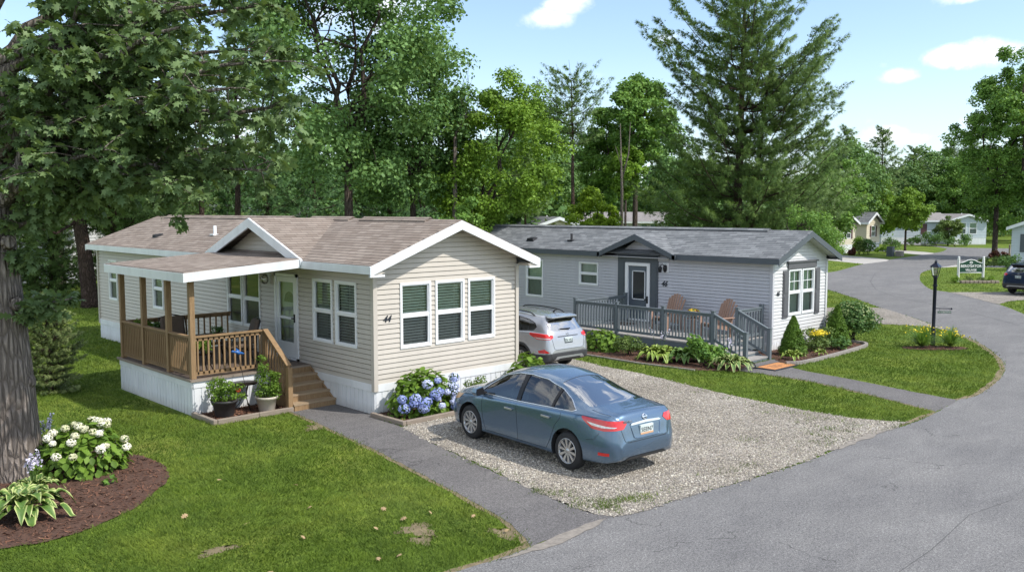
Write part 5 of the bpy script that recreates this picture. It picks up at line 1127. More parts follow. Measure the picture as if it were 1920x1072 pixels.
def clump_leaves(C, r, n, flat=.7, shell=.35, up=.5, rndn=.7):
    """C (k,3) clump centres with radii r -> leaf points and outward normals"""
    k = len(C); D = unit(rng.normal(size=(k, n, 3))); D[..., 2] = np.where(rng.random((k, n)) < .35, np.abs(D[..., 2]), D[..., 2])
    rad = r[:, None]*(1-shell*np.abs(rng.normal(size=(k, n)))*.8); rad = np.clip(rad, 0, None)*rng.uniform(.75, 1.12, (k, n))
    P = C[:, None, :]+D*rad[..., None]*np.array([1, 1, flat])
    Nn = D+np.array([0, 0, up])+rng.normal(size=D.shape)*rndn
    v = np.clip(rng.normal(.45, .2, (k, n))+rng.normal(0, .12, (k, 1)), 0, 1)
    return P.reshape(-1, 3), Nn.reshape(-1, 3), v.ravel()
def limb_path(a, b, sag=.1, n=6, wob=.04):
    a, b = Vector(a), Vector(b); L_ = (b-a).length; out = []
    for i in range(n+1):
        t = i/n; p = a.lerp(b, t); p.z += sag*L_*math.sin(math.pi*t)
        if 0 < i < n: p += Vector((random.uniform(-1, 1), random.uniform(-1, 1), random.uniform(-.5, .5)))*wob*L_
        out.append(p)
    return out
def tree(base, h, rad, z0, label, mat='mid', bark_='bark', trunk=.2, nc=70, nl=110, leaf=.16, group='trees behind the homes', cr=(.17, .27), flat=.75, top=.5, lean=(0, 0), name='broadleaf_tree', forks=3, shape=1.0, link_only=None, gaps=0, limbs=26, full=2.0):
    """tapered trunk with limbs, crown of leaf clumps in an uneven ellipsoid. Local coordinates from the base."""
    root = thing(name, base, label, 'tree', group); B = Vector(base)
    cz = (z0+h)/2; hz = (h-z0)/2
    k = 0; C = []
    lob = rng.normal(size=(7, 3)); lob = unit(lob); la = rng.uniform(-.28, .22, 7)
    while len(C) < nc:
        d = unit(rng.normal(size=3)); rr = rng.uniform(.35, 1)**.6
        m = 1+sum(a*max(0, float(d@l))**3 for l, a in zip(lob, la))
        zz = d[2]*rr; w = (1-.35*max(0, zz)*shape)*(1-.25*max(0, -zz))
        p = np.array([d[0]*rr*rad*m*w+lean[0]*(zz+1), d[1]*rr*rad*m*w+lean[1]*(zz+1), cz+zz*hz*(1+.4*(m-1))])
        C.append(p)
    C = np.array(C); r = rng.uniform(cr[0], cr[1], len(C))*rad
    P, Nn, v = clump_leaves(C, r, int(nl*full), flat)
    P[:, 2] = np.maximum(P[:, 2], .3)
    sz = leaf*.92*rng.uniform(.7, 1.3, len(P))
    me = scatter('crown', P, Nn, sz, *LEAF, M[mat], v=v); link('crown', me, root)
    m = MB(); fz = z0+(h-z0)*.18; tp = [Vector((0, 0, -.1)), Vector((lean[0]*.05, lean[1]*.05, fz*.5)), Vector((lean[0]*.3, lean[1]*.3, fz))]
    m.tube([tp[0], tp[0]+Vector((0, 0, .35)), tp[1], tp[2]], [trunk*1.35, trunk*1.02, trunk*.88, trunk*.75], 10)
    fk = []
    for i in range(forks):
        a = 2*math.pi*i/forks+random.random(); e = Vector((math.cos(a)*rad*.35+lean[0], math.sin(a)*rad*.35+lean[1], z0+(h-z0)*random.uniform(.6, .85)))
        q = limb_path(tp[2], e, -.03, 6, .05); m.tube(q, [trunk*.62*(1-.8*t/6) for t in range(7)], 8); fk.append(q)
    for i in rng.choice(len(C), min(limbs, len(C)), False):
        e = Vector(C[i]); q = random.choice(fk); s = min(q[1:-1], key=lambda p: (p-e).length+max(0, p.z-e.z)*1.5)
        m.tube(limb_path(s, e, .06, 4, .05), [trunk*.22, trunk*.15, trunk*.11, trunk*.07, trunk*.03], 5, False)
    me = m.mesh('trunk', M[bark_], (0, 0, 0), recalc=False); link('trunk', me, root); return root
NEED = None
def needle_tmpl(n=7, w=.06, spread=.65):
    V = []; Fc = []
    for i in range(n):
        a = 2*math.pi*i/n+.3*random.random(); s = spread*(.6+.8*random.random()) if i else .1
        d = Vector((math.cos(a)*s, 1, math.sin(a)*s*.8)).normalized()*random.uniform(.8, 1.1); sd = d.cross(Vector((.3, .2, 1))).normalized()*w
        k = len(V); V += [tuple(-sd), tuple(sd), tuple(d)]; Fc.append((k, k+1, k+2))
    return V, Fc, 3
def pine(base, h, rad, z0, label, mat='pine', trunk=.2, whorls=18, per=6, tuft=.2, dens=1.0, droop=-.05, uplift=.22, group='pines and spruces', name='pine_tree', profile=None, stems=1, dead=0, bark_='pinebark', ntuft=14, plume=.75, wn=.07, cat='tree', thick=.30):
    """whorled boughs, each carrying separate plumes of needle tufts so that sky shows between the layers"""
    root = thing(name, base, label, cat, group); m = MB(); P = []; D = []; Nn = []; VV = []
    for s in range(stems):
        off = Vector((s*trunk*1.5, -s*trunk*1.1, 0)); hh = h*(1 if s == 0 else random.uniform(.62, .78)); ln = (random.uniform(-.03, .03)*h, random.uniform(-.03, .03)*h) if not s else (random.choice((-1, 1))*.11*h, random.uniform(-.08, .08)*h)
        spine = [off+Vector((ln[0]*(t/8)**1.3+random.uniform(-.004, .004)*h*(0 < t < 8), ln[1]*(t/8)**1.3, hh*t/8-.1*(t == 0))) for t in range(9)]
        m.tube(spine, [trunk*(1.25 if t == 0 else 1)*(1-.88*t/8)*(1 if s == 0 else .7)+.012 for t in range(9)], 9)
        nw = whorls if not s else int(whorls*.75)
        for w in range(nw):
            t = w/(nw-1); z = z0+(hh-z0)*(t**.95)*.985; tt = (z-z0)/(h-z0); pr = profile(tt) if profile else (1-tt)**.75*(.55+.45*math.sin(math.pi*min(1, tt*1.6+.25)))
            Lb = rad*pr*(1 if not s else .85); nb = per if t < .85 else max(3, per-2); k0 = min(7, int(z/hh*8)); sp = spine[k0].lerp(spine[k0+1], min(1, z/hh*8-k0))
            for b in range(nb):
                a = 2*math.pi*(b+random.uniform(-.35, .35))/nb+w*1.1; l = Lb*random.choice((.55, .8, .95, 1.05, 1.15))+.15; dx, dy = math.cos(a), math.sin(a); perp = Vector((-dy, dx, 0))
                dz = random.uniform(-.5, .5)*(h-z0)/nw; pts = []
                for k in range(7):
                    u = k/6; pts.append(sp+Vector((dx*l*u, dy*l*u, dz*u+l*(droop*math.sin(math.pi*u)+uplift*u*u+(tt*.55)*u)))+perp*random.uniform(-.02, .02)*l*(k > 0))
                m.tube(pts, [trunk*.22*(1-tt*.7)*(1-.9*k/6)+.006 for k in range(7)], 4, False)
                n = max(2, int(l/(plume*.42)*dens))
                for i in range(n):
                    u = (.12 if t > .8 else .30)+(.72 if t < .8 else .9)*(i+random.random()*.6)/n; u = min(1.0, u); x = u*6; q = pts[min(5, int(x))].lerp(pts[min(5, int(x))+1], x-min(5, int(x)))
                    sd = (-1 if i % 2 else 1)*random.uniform(.1, 1)*.30*l*math.sin(math.pi*min(.93, max(.1, u)))**.8
                    if u > .93: sd *= .2
                    c = q+perp*sd+Vector((0, 0, random.uniform(.0, .10)*plume)); ax = (Vector((dx, dy, .32+.5*tt))+perp*(1.1*sd/(l*.3+.01))).normalized()
                    if abs(sd) > .15*l: m.tube([q-Vector((dx, dy, 0))*abs(sd)*.5, c], [.018, .006], 3, False)
                    pl = plume*random.uniform(.65, 1.25)*(1-.35*tt); nt_ = int(ntuft*random.uniform(.8, 1.2)); r3 = rng.normal(size=(nt_, 3))*np.array([1, 1, .55]); sA = rng.uniform(-.55, .5, nt_)
                    rr = thick*pl*(1-.8*(sA+.5)**1.5)[:, None]*.6
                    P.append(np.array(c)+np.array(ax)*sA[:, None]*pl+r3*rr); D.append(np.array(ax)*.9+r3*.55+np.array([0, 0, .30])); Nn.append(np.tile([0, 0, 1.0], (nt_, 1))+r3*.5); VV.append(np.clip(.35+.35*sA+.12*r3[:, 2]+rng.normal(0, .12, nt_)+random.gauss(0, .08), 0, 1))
    for k in range(dead):
        z = z0*random.uniform(.35, .98)+.3; a = random.uniform(0, 6.28); l = random.uniform(.25, .6)*rad
        m.tube(limb_path((0, 0, z), (math.cos(a)*l, math.sin(a)*l, z+random.uniform(-.1, .25)*l), 0, 4, .06), [trunk*.14, trunk*.1, trunk*.07, trunk*.04, .004], 4, False)
    P = np.concatenate(P); D = np.concatenate(D); Nn = np.concatenate(Nn); v = np.concatenate(VV)
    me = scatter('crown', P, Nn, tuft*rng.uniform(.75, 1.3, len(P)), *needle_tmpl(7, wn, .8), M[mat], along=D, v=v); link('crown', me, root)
    link('trunk', m.mesh('trunk', M[bark_], (0, 0, 0), recalc=False), root); return root
def shrub(base, rx, ry, h, label, mat='shrub', leaf=.05, n=2600, name='shrub', cat='shrub', group=None, z0=.0, cone=0, lumps=14, stems=4, tmpl=LEAF, lumpr=.36, flat=1.0):
    root = thing(name, base, label, cat, group); C = []
    for i in range(lumps):
        d = unit(rng.normal(size=3)); d[2] = abs(d[2])*1.0
        zz = rng.uniform(0, 1)**.9 if cone else None
        if cone:
            a = rng.uniform(0, 6.28); w = (1-zz)**.8*.72; C.append([math.cos(a)*rx*w, math.sin(a)*ry*w, z0+(h-z0)*(zz*.94+.02)])
        else: rr = rng.uniform(.45, .85); C.append([d[0]*rx*rr, d[1]*ry*rr, z0+(h-z0)*(.25+.62*d[2]*rr)])
    C = np.array(C); r = (np.full(len(C), lumpr*min(rx, (h-z0)*.6)))*rng.uniform(.8, 1.25, len(C))
    if cone: r = lumpr*rx*np.clip(1.15-(C[:, 2]-z0)/(h-z0), .22, 1)
    P, Nn, v = clump_leaves(C, r, max(8, n//len(C)), flat, .2, .35, .6); P[:, 2] = np.maximum(P[:, 2], .03)
    link('foliage', scatter('foliage', P, Nn, leaf*rng.uniform(.7, 1.3, len(P)), *tmpl, M[mat], v=v), root)
    m = MB()
    for i in range(stems):
        e = C[rng.integers(len(C))]; m.tube(limb_path((random.uniform(-.1, .1)*rx, random.uniform(-.1, .1)*ry, 0), e, .02, 4, .05), [.022, .018, .014, .01, .006], 5, False)
    link('stem', m.mesh('stem', M['bark'], (0, 0, 0), recalc=False), root); return root
def hosta(base, r, label, mat='hosta', n=46, lw=.42, bloom=0, h=None, group=None, droop=.55):
    root = thing('hosta', base, label, 'plant', group); V = []; Fc = []; A = []; h = h or r*.86
    nl, nw = 7, 5
    for i in range(n):
        a = i*2.39996+random.uniform(-.2, .2); t = (i/n); l = r*(.50+.52*t)*random.uniform(.8, 1.15); el = R(72-58*t)+random.uniform(-.1, .1)
        dx, dy = math.cos(a), math.sin(a); k0 = len(V); bladelen = r*.42*random.uniform(.8, 1.15)
        for j in range(nl+1):
            u = j/nl; s = max(.02, l-bladelen)+bladelen*u; hh = math.sin(el)*s-droop*l*u*u*(.5+.6*t)*.7; rr = math.cos(el)*s
            w = lw*bladelen*.62*math.sin(math.pi*min(1, (u*.93+.07))**.72)**.9*(1 if u < 1 else 0)
            for q in range(nw):
                c = (q/(nw-1)-.5)*2; wave = .012*math.sin(9*u+i+q*2); x = rr; z = hh+abs(c)*w*.38+wave
                V.append((dx*x-dy*c*w, dy*x+dx*c*w, max(.03, z*h/(r*.75)+.05))); A.append([1, .5, .12, .5, 1][q]*(.75+.25*u)+random.uniform(-.06, .06) if q in (0, 4) else [1, .30, .12, .30, 1][q]+.2*(u > .9))
        for j in range(nl):
            for q in range(nw-1): Fc.append((k0+j*nw+q, k0+j*nw+q+1, k0+(j+1)*nw+q+1, k0+(j+1)*nw+q))
    me = npmesh('leaves', np.array(V), 4, np.array(Fc), M[mat], np.array(A), True); link('leaves', me, root)
    for b in range(bloom):
        a = random.uniform(0, 6.28); rr = random.uniform(.1, .5)*r; e = Vector((math.cos(a)*rr, math.sin(a)*rr, r*random.uniform(1.0, 1.35))); m = MB(); q = limb_path((0, 0, .1), e, .05, 5, .03); m.tube(q, .006, 5, False)
        st = link('flower_stalk', m.mesh('flower_stalk', M['shrub'], (0, 0, 0), recalc=False), root)
        Cn = np.array([tuple(q[-1].lerp(q[-3], t)+Vector((random.uniform(-.03, .03), random.uniform(-.03, .03), 0))) for t in np.linspace(0, .9, 22)])
        link('blossom', scatter('blossom', Cn, rng.normal(size=Cn.shape), .03, [(-.4, 0, 0), (.4, 0, 0), (.5, 1, .1), (-.5, 1, .1)], [(0, 1, 2, 3)], 4, M['lilac']), st)
    return root
def hydrangea(base, rx, ry, h, label, heads, mat, leaf=.13, n=900, hr=.085, face=(0, -1), nhead=170):
    root = thing('hydrangea_bush', base, label, 'shrub'); D = unit(rng.normal(size=(n, 3))); D[:, 2] = np.abs(D[:, 2])
    P = D*np.array([rx, ry, h])*rng.uniform(.6, 1.0, (n, 1))**.7*.95; P[:, 2] += .03; Nn = D*.8+np.array([0, 0, .7])+rng.normal(size=D.shape)*.4
    al = D+np.array([0, 0, -.35])+rng.normal(size=D.shape)*.4
    T = ([(0, 0, 0), (.20, .18, .05), (.36, .5, .03), (.22, .82, -.06), (0, 1.05, -.18), (-.22, .82, -.06), (-.36, .5, .03), (-.20, .18, .05), (0, .5, -.05)], [(0, 1, 2, 8), (2, 3, 4, 8), (4, 5, 6, 8), (6, 7, 0, 8)], 4)
    link('foliage', scatter('foliage', P, Nn, leaf*rng.uniform(.7, 1.25, n), *T, M['hydleaf'], along=al, v=rng.beta(2, 2, n)), root)
    m = MB()
    for i in range(9):
        d = D[i]; m.tube(limb_path((d[0]*.06, d[1]*.06, 0), (d[0]*rx*.8, d[1]*ry*.8, d[2]*h*.8), .05, 4, .03), [.014, .012, .01, .008, .005], 5, False)
    link('stem', m.mesh('stem', M['bark'], (0, 0, 0), recalc=False), root)
    for i, hd in enumerate(heads):
        x, y, z, s, tone = hd; u = unit(rng.normal(size=(nhead, 3))); c = u*hr*s*np.array([1, 1, .82])
        quad = [(-.5, -.5, 0), (.5, -.5, 0), (.5, .5, 0), (-.5, .5, 0)]
        vv = np.clip(rng.normal(tone, .16, nhead), 0, 1)
        b = link('flower_head', scatter('flower_head', c, u+rng.normal(size=u.shape)*.35, hr*.30, quad, [(0, 1, 2, 3)], 4, M[mat], v=vv), root); b.location = (x, y, z)
        m = MB(); m.lathe([(0, .75*hr*s), (.6*hr*s, .5*hr*s), (.86*hr*s, 0), (.6*hr*s, -.5*hr*s), (0, -.6*hr*s)], (0, 0, 0), 10); link('flower_core', m.mesh('flower_core', M['hydleaf'], (0, 0, 0), recalc=False), b)
    return root
def near_oak():
    b = Vector((4.10, 16.14, 0)); root = thing('oak_tree', b, 'large oak with ridged grey trunk at the left edge, limbs hanging over the lawn', 'tree')
    m = MB(); sp = [(0, 0, -.1), (0, 0, .12), (-.02, 0, .5), (-.04, 0, 1.2), (-.10, .02, 2.4), (-.18, .03, 3.6), (-.22, .02, 5.0), (-.25, 0, 7.0), (-.2, .1, 9.5), (-.1, .2, 12.5)]; rs = [.56, .46, .385, .35, .33, .31, .285, .25, .17, .05]
    n = 28; vs = []
    for p, r in zip(sp, rs):
        for k in range(n):
            t = 2*math.pi*k/n; fl = 1+.05*math.sin(5*t+p[2])+(.16*math.sin(4*t+1) if p[2] < .3 else 0)+.02*math.sin(11*t+3*p[2]); vs.append((p[0]+r*fl*math.cos(t), p[1]+r*fl*math.sin(t), p[2]))
    m.add(vs, [(i*n+k, i*n+(k+1) % n, (i+1)*n+(k+1) % n, (i+1)*n+k) for i in range(len(sp)-1) for k in range(n)], True)
    for z, a in ((2.9, -1.2), (3.9, -1.45), (1.6, -.5)):   # branch scars
        c = Vector((-.12, 0, z))+Vector((math.cos(a), math.sin(a), 0))*.34; d = Vector((math.cos(a), math.sin(a), .15)); m.tube([c, c+d*.08], [.13, .09], 12)
    limbs = []
    small = []
    def limb(s, e, r, sag=-.05, n_=7):
        if r <= .0601: small.append(len(limbs))
        q = limb_path(s, e, sag, n_, .035); m.tube(q, [r*(1-.82*i/n_) for i in range(n_+1)], 8, False); limbs.append(q)
    rt = Vector((RT[0], RT[1], 0)); fw = Vector((FW[0], FW[1], 0))
    T0 = lambda z: Vector((-.2, 0, z))
    limb(T0(4.3), rt*1.35-fw*.9+Vector((0, 0, 6.7)), .15, -.12)
    for px, py, d, z0, r in ((250, 60, 14.5, 5.2, .12), (420, 120, 14.0, 5.6, .12), (540, 200, 13.8, 5.3, .11), (500, 20, 15.5, 6.6, .12), (330, 350, 13.4, 4.7, .09), (420, 310, 14.6, 4.9, .09), (200, 280, 13.0, 4.4, .08), (300, 190, 13.4, 5.2, .1), (150, 120, 13.2, 5.0, .1), (480, 290, 15.2, 5.2, .09), (560, -60, 15.0, 6.6, .12), (300, -80, 14.5, 6.6, .12), (100, -120, 14, 7, .1), (90, 400, 14.2, 3.9, .06), (-150, 100, 15, 6, .12), (-250, -50, 16, 7, .12), (250, 240, 15.6, 4.9, .09), (120, 330, 15.2, 4.4, .08), (60, 480, 14.4, 3.4, .05), (130, 560, 14.6, 2.7, .05), (470, 100, 15.0, 6.0, .1), (230, 350, 14.6, 4.5, .07), (95, 210, 16.8, 4.6, .07), (530, 120, 13.2, 5.6, .09), (555, 240, 14.2, 5.4, .08), (500, 320, 14.0, 4.9, .07), (350, 60, 12.8, 5.8, .1), (440, 170, 12.6, 5.4, .09), (330, 280, 15, 5, .08),(210, -10, 13.4, 6, .1),(400,20,13.6,6.4,.1)):
        e = at(px, d, zat(py, d))-b; limb(T0(z0), e, r, .03)
    for k in range(9):   # upper crown, above the frame
        a = 1.4+k*.38; e = Vector((math.cos(a)*random.uniform(1.5, 4), math.sin(a)*random.uniform(1.5, 4), random.uniform(9.5, 14))); limb(T0(random.uniform(7, 9.5)), e, .1, .02)
    P = []; Dd = []; Nn = []
    for li, q in enumerate(limbs):
        upper = li > len(limbs)-10; ns = 12 if upper else (28 if li else 8)
        if li in small: ns = 13
        for s in range(ns):
            t = random.uniform(.38, 1.02)*(len(q)-1); i = min(len(q)-2, int(t)); c = q[i].lerp(q[i+1], t-i); sd = .85 if not upper else 1.2
            if li in small: sd = .4
            f = Vector((random.gauss(0, .42), random.gauss(0, .42), random.gauss(-.05, .28)))*sd; tip = c+f
            m.tube([c, c.lerp(tip, .5)+Vector((0, 0, .05)), tip], [.012, .008, .004], 4, False)
            k = 22 if not upper else 12
            out = (f.normalized() if f.length else Vector((0, 0, 1)))
            for j in range(k):
                a = j*2.4+random.random(); d = out*.55+Vector((math.cos(a), math.sin(a), random.uniform(-1.0, .25))); P.append(tuple(tip-out*random.uniform(0, .22)+Vector((random.gauss(0, .04), random.gauss(0, .04), random.gauss(0, .04))))); Dd.append(tuple(d)); Nn.append((random.gauss(0, .85), random.gauss(0, .85), .9))
    P, Dd, Nn = np.array(P), np.array(Dd), np.array(Nn)
    link('crown', scatter('crown', P, Nn, rng.uniform(.12, .23, len(P)), [(x*.82, y, z*1.6) for x, y, z in OAK_T], OAK_F, 3, M['oakleaf'], along=Dd, v=rng.beta(2, 2.2, len(P))), root)
    link('trunk', m.mesh('trunk', M['oakbark'], (0, 0, 0), recalc=False), root); print('oak leaves', len(P))
def vegetation():
    near_oak()
    G1 = 'trees close behind the two homes'
    # --- trees close behind the beige home
    d = 37; tree(at(655, d), 17.5, 5.4, 5.2, 'tall broad oak with a stout grey forked trunk rising behind the porch gable', 'oak2', 'bark', .21, 155, 150, .18, G1, cr=(.13, .22), flat=.7, forks=4, limbs=60)
    d = 40; tree(at(775, d), 12.5, 3.6, 4.2, 'dark-leaved tree with a thin bare-branched trunk right of the stout grey oak', 'deep', 'bark', .16, 90, 130, .18, G1)
    d = 40; tree(at(900, d), 10.4, 2.9, 2.2, 'lime-green feathery tree over the right half of the brown ridge', 'lime', 'bark', .15, 110, 130, .15, G1, cr=(.16, .24), lean=(.6, -.5))
    m = MB(); r = thing('dead_tree', at(853, 39), 'snapped pale dead trunk with a bare twiggy top among lime-green leaves', 'tree'); m.tube([(0, 0, 0), (0, 0, 4), (.05, 0, 7.6)], [.16, .12, .07], 8)
    tw = MB()
    for i in range(26):
        s = Vector((.3, .1, random.uniform(7.4, 8.6))); tw.tube(limb_path(s, s+Vector((random.uniform(-.2, 1.1)*.9, random.uniform(-.8, .8), random.uniform(.6, 2.6))), .05, 5, .06), [.03, .022, .016, .011, .007, .003], 4, False)
    tw.tube([(.05, 0, 7.6), (.2, .05, 8), (.3, .1, 8.6)], [.07, .05, .03], 6); link('trunk', m.mesh('trunk', M['deadwood'], (0, 0, 0)), r); link('twig', tw.mesh('twig', M['deadwood'], (0, 0, 0)), r)
    d = 36; tree(at(870, d), 4.9, 1.25, 1.5, 'small bright-leaved sapling poking over the brown roof ridge near the front gable', 'mid', 'bark', .05, 26, 90, .13, G1)
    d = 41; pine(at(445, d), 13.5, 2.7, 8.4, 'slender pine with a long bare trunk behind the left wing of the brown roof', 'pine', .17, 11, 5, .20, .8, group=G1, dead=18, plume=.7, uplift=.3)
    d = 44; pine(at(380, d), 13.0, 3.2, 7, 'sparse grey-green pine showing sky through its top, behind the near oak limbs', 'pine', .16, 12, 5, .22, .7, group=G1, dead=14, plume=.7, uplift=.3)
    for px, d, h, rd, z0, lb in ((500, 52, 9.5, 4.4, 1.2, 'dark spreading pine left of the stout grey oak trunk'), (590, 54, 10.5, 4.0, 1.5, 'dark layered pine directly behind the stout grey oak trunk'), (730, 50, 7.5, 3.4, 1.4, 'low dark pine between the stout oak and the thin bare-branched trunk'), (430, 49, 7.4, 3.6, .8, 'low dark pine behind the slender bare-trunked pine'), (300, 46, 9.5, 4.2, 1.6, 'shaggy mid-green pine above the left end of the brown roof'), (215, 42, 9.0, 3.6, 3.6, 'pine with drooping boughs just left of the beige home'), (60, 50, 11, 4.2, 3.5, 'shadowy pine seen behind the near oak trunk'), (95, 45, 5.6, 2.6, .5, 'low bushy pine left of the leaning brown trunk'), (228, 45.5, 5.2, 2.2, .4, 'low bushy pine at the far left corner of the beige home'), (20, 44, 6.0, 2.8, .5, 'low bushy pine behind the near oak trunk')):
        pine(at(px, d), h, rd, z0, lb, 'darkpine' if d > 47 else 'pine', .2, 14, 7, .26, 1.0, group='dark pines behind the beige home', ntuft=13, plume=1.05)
    d = 40.5; m = MB(); r = thing('pine_tree', at(165, d), 'leaning bare brown pine trunk beside the left end of the beige home', 'tree'); m.tube([(0, 0, -.1), (0, 0, .3), (-.15, 0, 2.5), (-.5, .1, 5.5), (-.9, .1, 11)], [.46, .36, .31, .27, .14], 12); m.tube([(-.3, 0, 4), (-1.4, -.3, 3.4), (-2.6, -.4, 3.8)], [.09, .06, .02], 6)
    m.tube([(-.3, 0, 4.4), (1, .3, 4.6), (2.2, .4, 5.4)], [.08, .05, .02], 6); link('trunk', m.mesh('trunk', M['pinebark'], (0, 0, 0), recalc=False), r)
    C = np.array([(random.uniform(-3.4, 2.6), random.uniform(-2, 2), random.uniform(4.6, 10.5)) for _ in range(90)]); P, Nn, v = clump_leaves(C, np.full(len(C), .65), 60, .35)
    link('crown', scatter('crown', P, Nn, .34, *needle_tmpl(7), M['pine'], v=v), r)
    d = 50; tree(at(110, d), 10, 3.2, 5.5, 'dark trunk and crown in the shade behind the near oak', 'deep', 'bark', .3, 50, 90, .2, G1)
    # --- behind the grey home
    prof = lambda t: float(np.interp(t, [0, .12, .26, .36, .5, .62, .78, .9, 1], [.92, 1.0, .98, .76, .90, .88, .66, .40, .12]))
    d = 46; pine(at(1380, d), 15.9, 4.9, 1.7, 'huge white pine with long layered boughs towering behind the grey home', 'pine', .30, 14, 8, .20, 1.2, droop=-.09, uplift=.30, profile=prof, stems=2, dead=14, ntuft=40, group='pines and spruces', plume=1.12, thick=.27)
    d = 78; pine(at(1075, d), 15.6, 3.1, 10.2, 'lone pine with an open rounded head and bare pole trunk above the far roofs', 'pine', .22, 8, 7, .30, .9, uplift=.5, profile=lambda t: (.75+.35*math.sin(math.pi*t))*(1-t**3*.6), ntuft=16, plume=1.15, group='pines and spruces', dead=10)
    d = 80; tree(at(1190, d), 16.2, 3.6, 8.5, 'rounded bright green maple standing above the far brown-roofed home', 'mid', 'bark', .25, 80, 110, .30, G1)
    d = 84; tree(at(1128, d), 13.8, 3.0, 4.6, 'mid-green tree left of the big white pine with pale dead tops in it', 'mid', 'bark', .2, 80, 110, .28, G1); 
    r = thing('dead_tree', at(1165, 73), 'pale bare snag standing among the green trees left of the big pine', 'tree'); m = MB(); m.tube([(0, 0, 0), (0, 0, 6), (-.3, 0, 11.4)], [.16, .12, .03], 7); m.tube([(0, 0, 7), (.8, 0, 9), (1.0, 0, 11.6)], [.09, .06, .02], 6); m.tube([(-.1, 0, 8), (-.9, 0, 9.6)], [.06, .02], 6); link('trunk', m.mesh('trunk', M['deadwood'], (0, 0, 0)), r)
    d = 78; tree(at(1172, d), 10.6, 2.0, 5.0, 'slim yellow-green tree just left of the lowest boughs of the big pine', 'lime', 'bark', .12, 50, 90, .24, G1)
    d = 52; tree(at(1108, d), 5.9, 1.5, 2.0, 'small vivid yellow-green maple peeping over the grey ridge', 'bright', 'bark', .1, 60, 110, .17, G1, cr=(.2, .3))
    d = 38; tree(at(1492, d), 4.6, 1.85, 1.6, 'loose small-leaved fruit tree leaning out behind the grey gable end', 'mid', 'bark', .1, 74, 80, .10, G1, cr=(.16, .26), lean=(.2, -.15))
    # --- forest wall
    k = 0
    spec = [('broad', 'deep', 'dark rounded tree in the woodland wall'), ('broad', 'mid', 'mid-green tree in the woodland wall'), ('broad', 'oak2', 'blue-green tree in the woodland wall')]
    protos = []
    for i, (mt, hh, rd) in enumerate((('deep', 12.5, 4.2), ('mid', 12.0, 4.0), ('oak2', 13.5, 4.4), ('deep', 11.0, 4.8))):
        protos.append(lambda b, l, g, mt=mt, hh=hh, rd=rd: tree(b, hh, rd, 1.0, l, mt, 'bark', .24, 64, 95, .34, g, cr=(.2, .32), limbs=8))
    first = {}
    wall = [  # px, depth, scale, proto, label
     (960, 88, 1.12, 0, 'dark tree behind the lime-green one, left of the gap of sky'), (1005, 92, 1.16, 2, 'dark tree under the open gap of sky, left of the lone pine'), (1045, 100, 1.02, 0, 'dark crown at the foot of the lone pine'), (1105, 122, 1.2, 3, 'shaded crown between the lone pine and the bright maple'), (1230, 122, 1.28, 2, 'blue-green crown tucked against the left boughs of the big pine'),
     (1258, 120, .95, 0, 'low dark crown under the left boughs of the big pine'), (1560, 84, .80, 1, 'mid-green crown beside the right boughs of the big pine'), (1590, 100, .92, 2, 'blue-green crown right of the big pine, under a small dark pine top'), (1640, 128, .95, 0, 'dark crown behind the vivid yellow-green tree'), (1700, 135, 1.0, 3, 'dark crown rising behind the round driveway maple'),
     (1745, 140, 1.12, 2, 'grey-green crown left of the far woods dip'), (1790, 134, 1.05, 1, 'olive crown right of the round driveway maple'), (1835, 138, 1.15, 0, 'dark tall crown behind the grey far home'), (1900, 130, 1.15, 3, 'dark crown at the right edge behind the tall roadside tree'), (1960, 120, 1.1, 2, 'crown beyond the right edge of the photo'), (800, 58, .72, 0, 'dark crown filling the gap right of the thin bare-branched trunk'), (690, 62, .78, 3, 'dark crown low behind the stout grey oak'), (560, 66, .74, 2, 'blue-green crown far behind the stout grey oak'), (350, 62, .66, 0, 'dark crown high behind the left wing roof'), (250, 64, .78, 2, 'blue-green crown behind the drooping pine'), (130, 66, 1.0, 3, 'dark crown behind the leaning brown trunk'), (20, 60, 1.0, 0, 'dark crown behind the near oak trunk at the far left'), (-100, 55, 1.0, 2, 'crown beyond the left edge of the photo'), (1500, 92, .7, 0, 'dark crown glimpsed through the big pine'), (1390, 96, .8, 3, 'dark crown behind the big pine trunks'), (1300, 90, .8, 2, 'blue-green crown through the left half of the big pine')]
    for px, d, sc, pi_, lb in wall:
        g = 'trees of the woodland wall'
        if pi_ not in first: o = protos[pi_](at(px, d), lb, g); first[pi_] = o; o.scale = (sc,)*3
        else: o = copy_tree(first[pi_], None, at(px, d), random.uniform(0, 6), sc*random.uniform(.95, 1.05), lb)
    p0 = pine(at(1580, 118), 14.6, 3.9, 6.5, 'dark pointed pine top right of the big white pine', 'pine', .2, 9, 7, .42, .9, ntuft=14, uplift=.45, plume=1.5, profile=lambda t: (1-t*.8)*(.8+.2*math.sin(4*t)), group='distant pines on the skyline')
    for px, d, sc, lb in ((1650, 122, 1.02, 'dark pointed pine above the vivid yellow-green tree'), (1712, 136, .92, 'dusky pine in the skyline behind the driveway maple'), (1775, 142, 1.02, 'dark pine on the skyline above the far grey home'), (1545, 112, .95, 'pine top half hidden by the big white pine'), (985, 70, .62, 'pine just right of the lime-green tree'), (1815, 138, 1.05, 'dark pine left of the tall roadside tree')):
        copy_tree(p0, None, at(px, d), random.uniform(0, 6), sc, lb)
    d = 112; tree(at(1640, d), 8.6, 3.2, 1.2, 'vivid yellow-green tree behind the cream home', 'bright' if False else 'lime', 'bark', .2, 60, 90, .32, 'trees around the far homes', cr=(.2, .3))
    d = 104; tree(at(1600, d), 8.2, 3.0, 1.0, 'rounded green tree at the back left of the cream home', 'mid', 'bark', .2, 55, 90, .32, 'trees around the far homes', cr=(.2, .3))
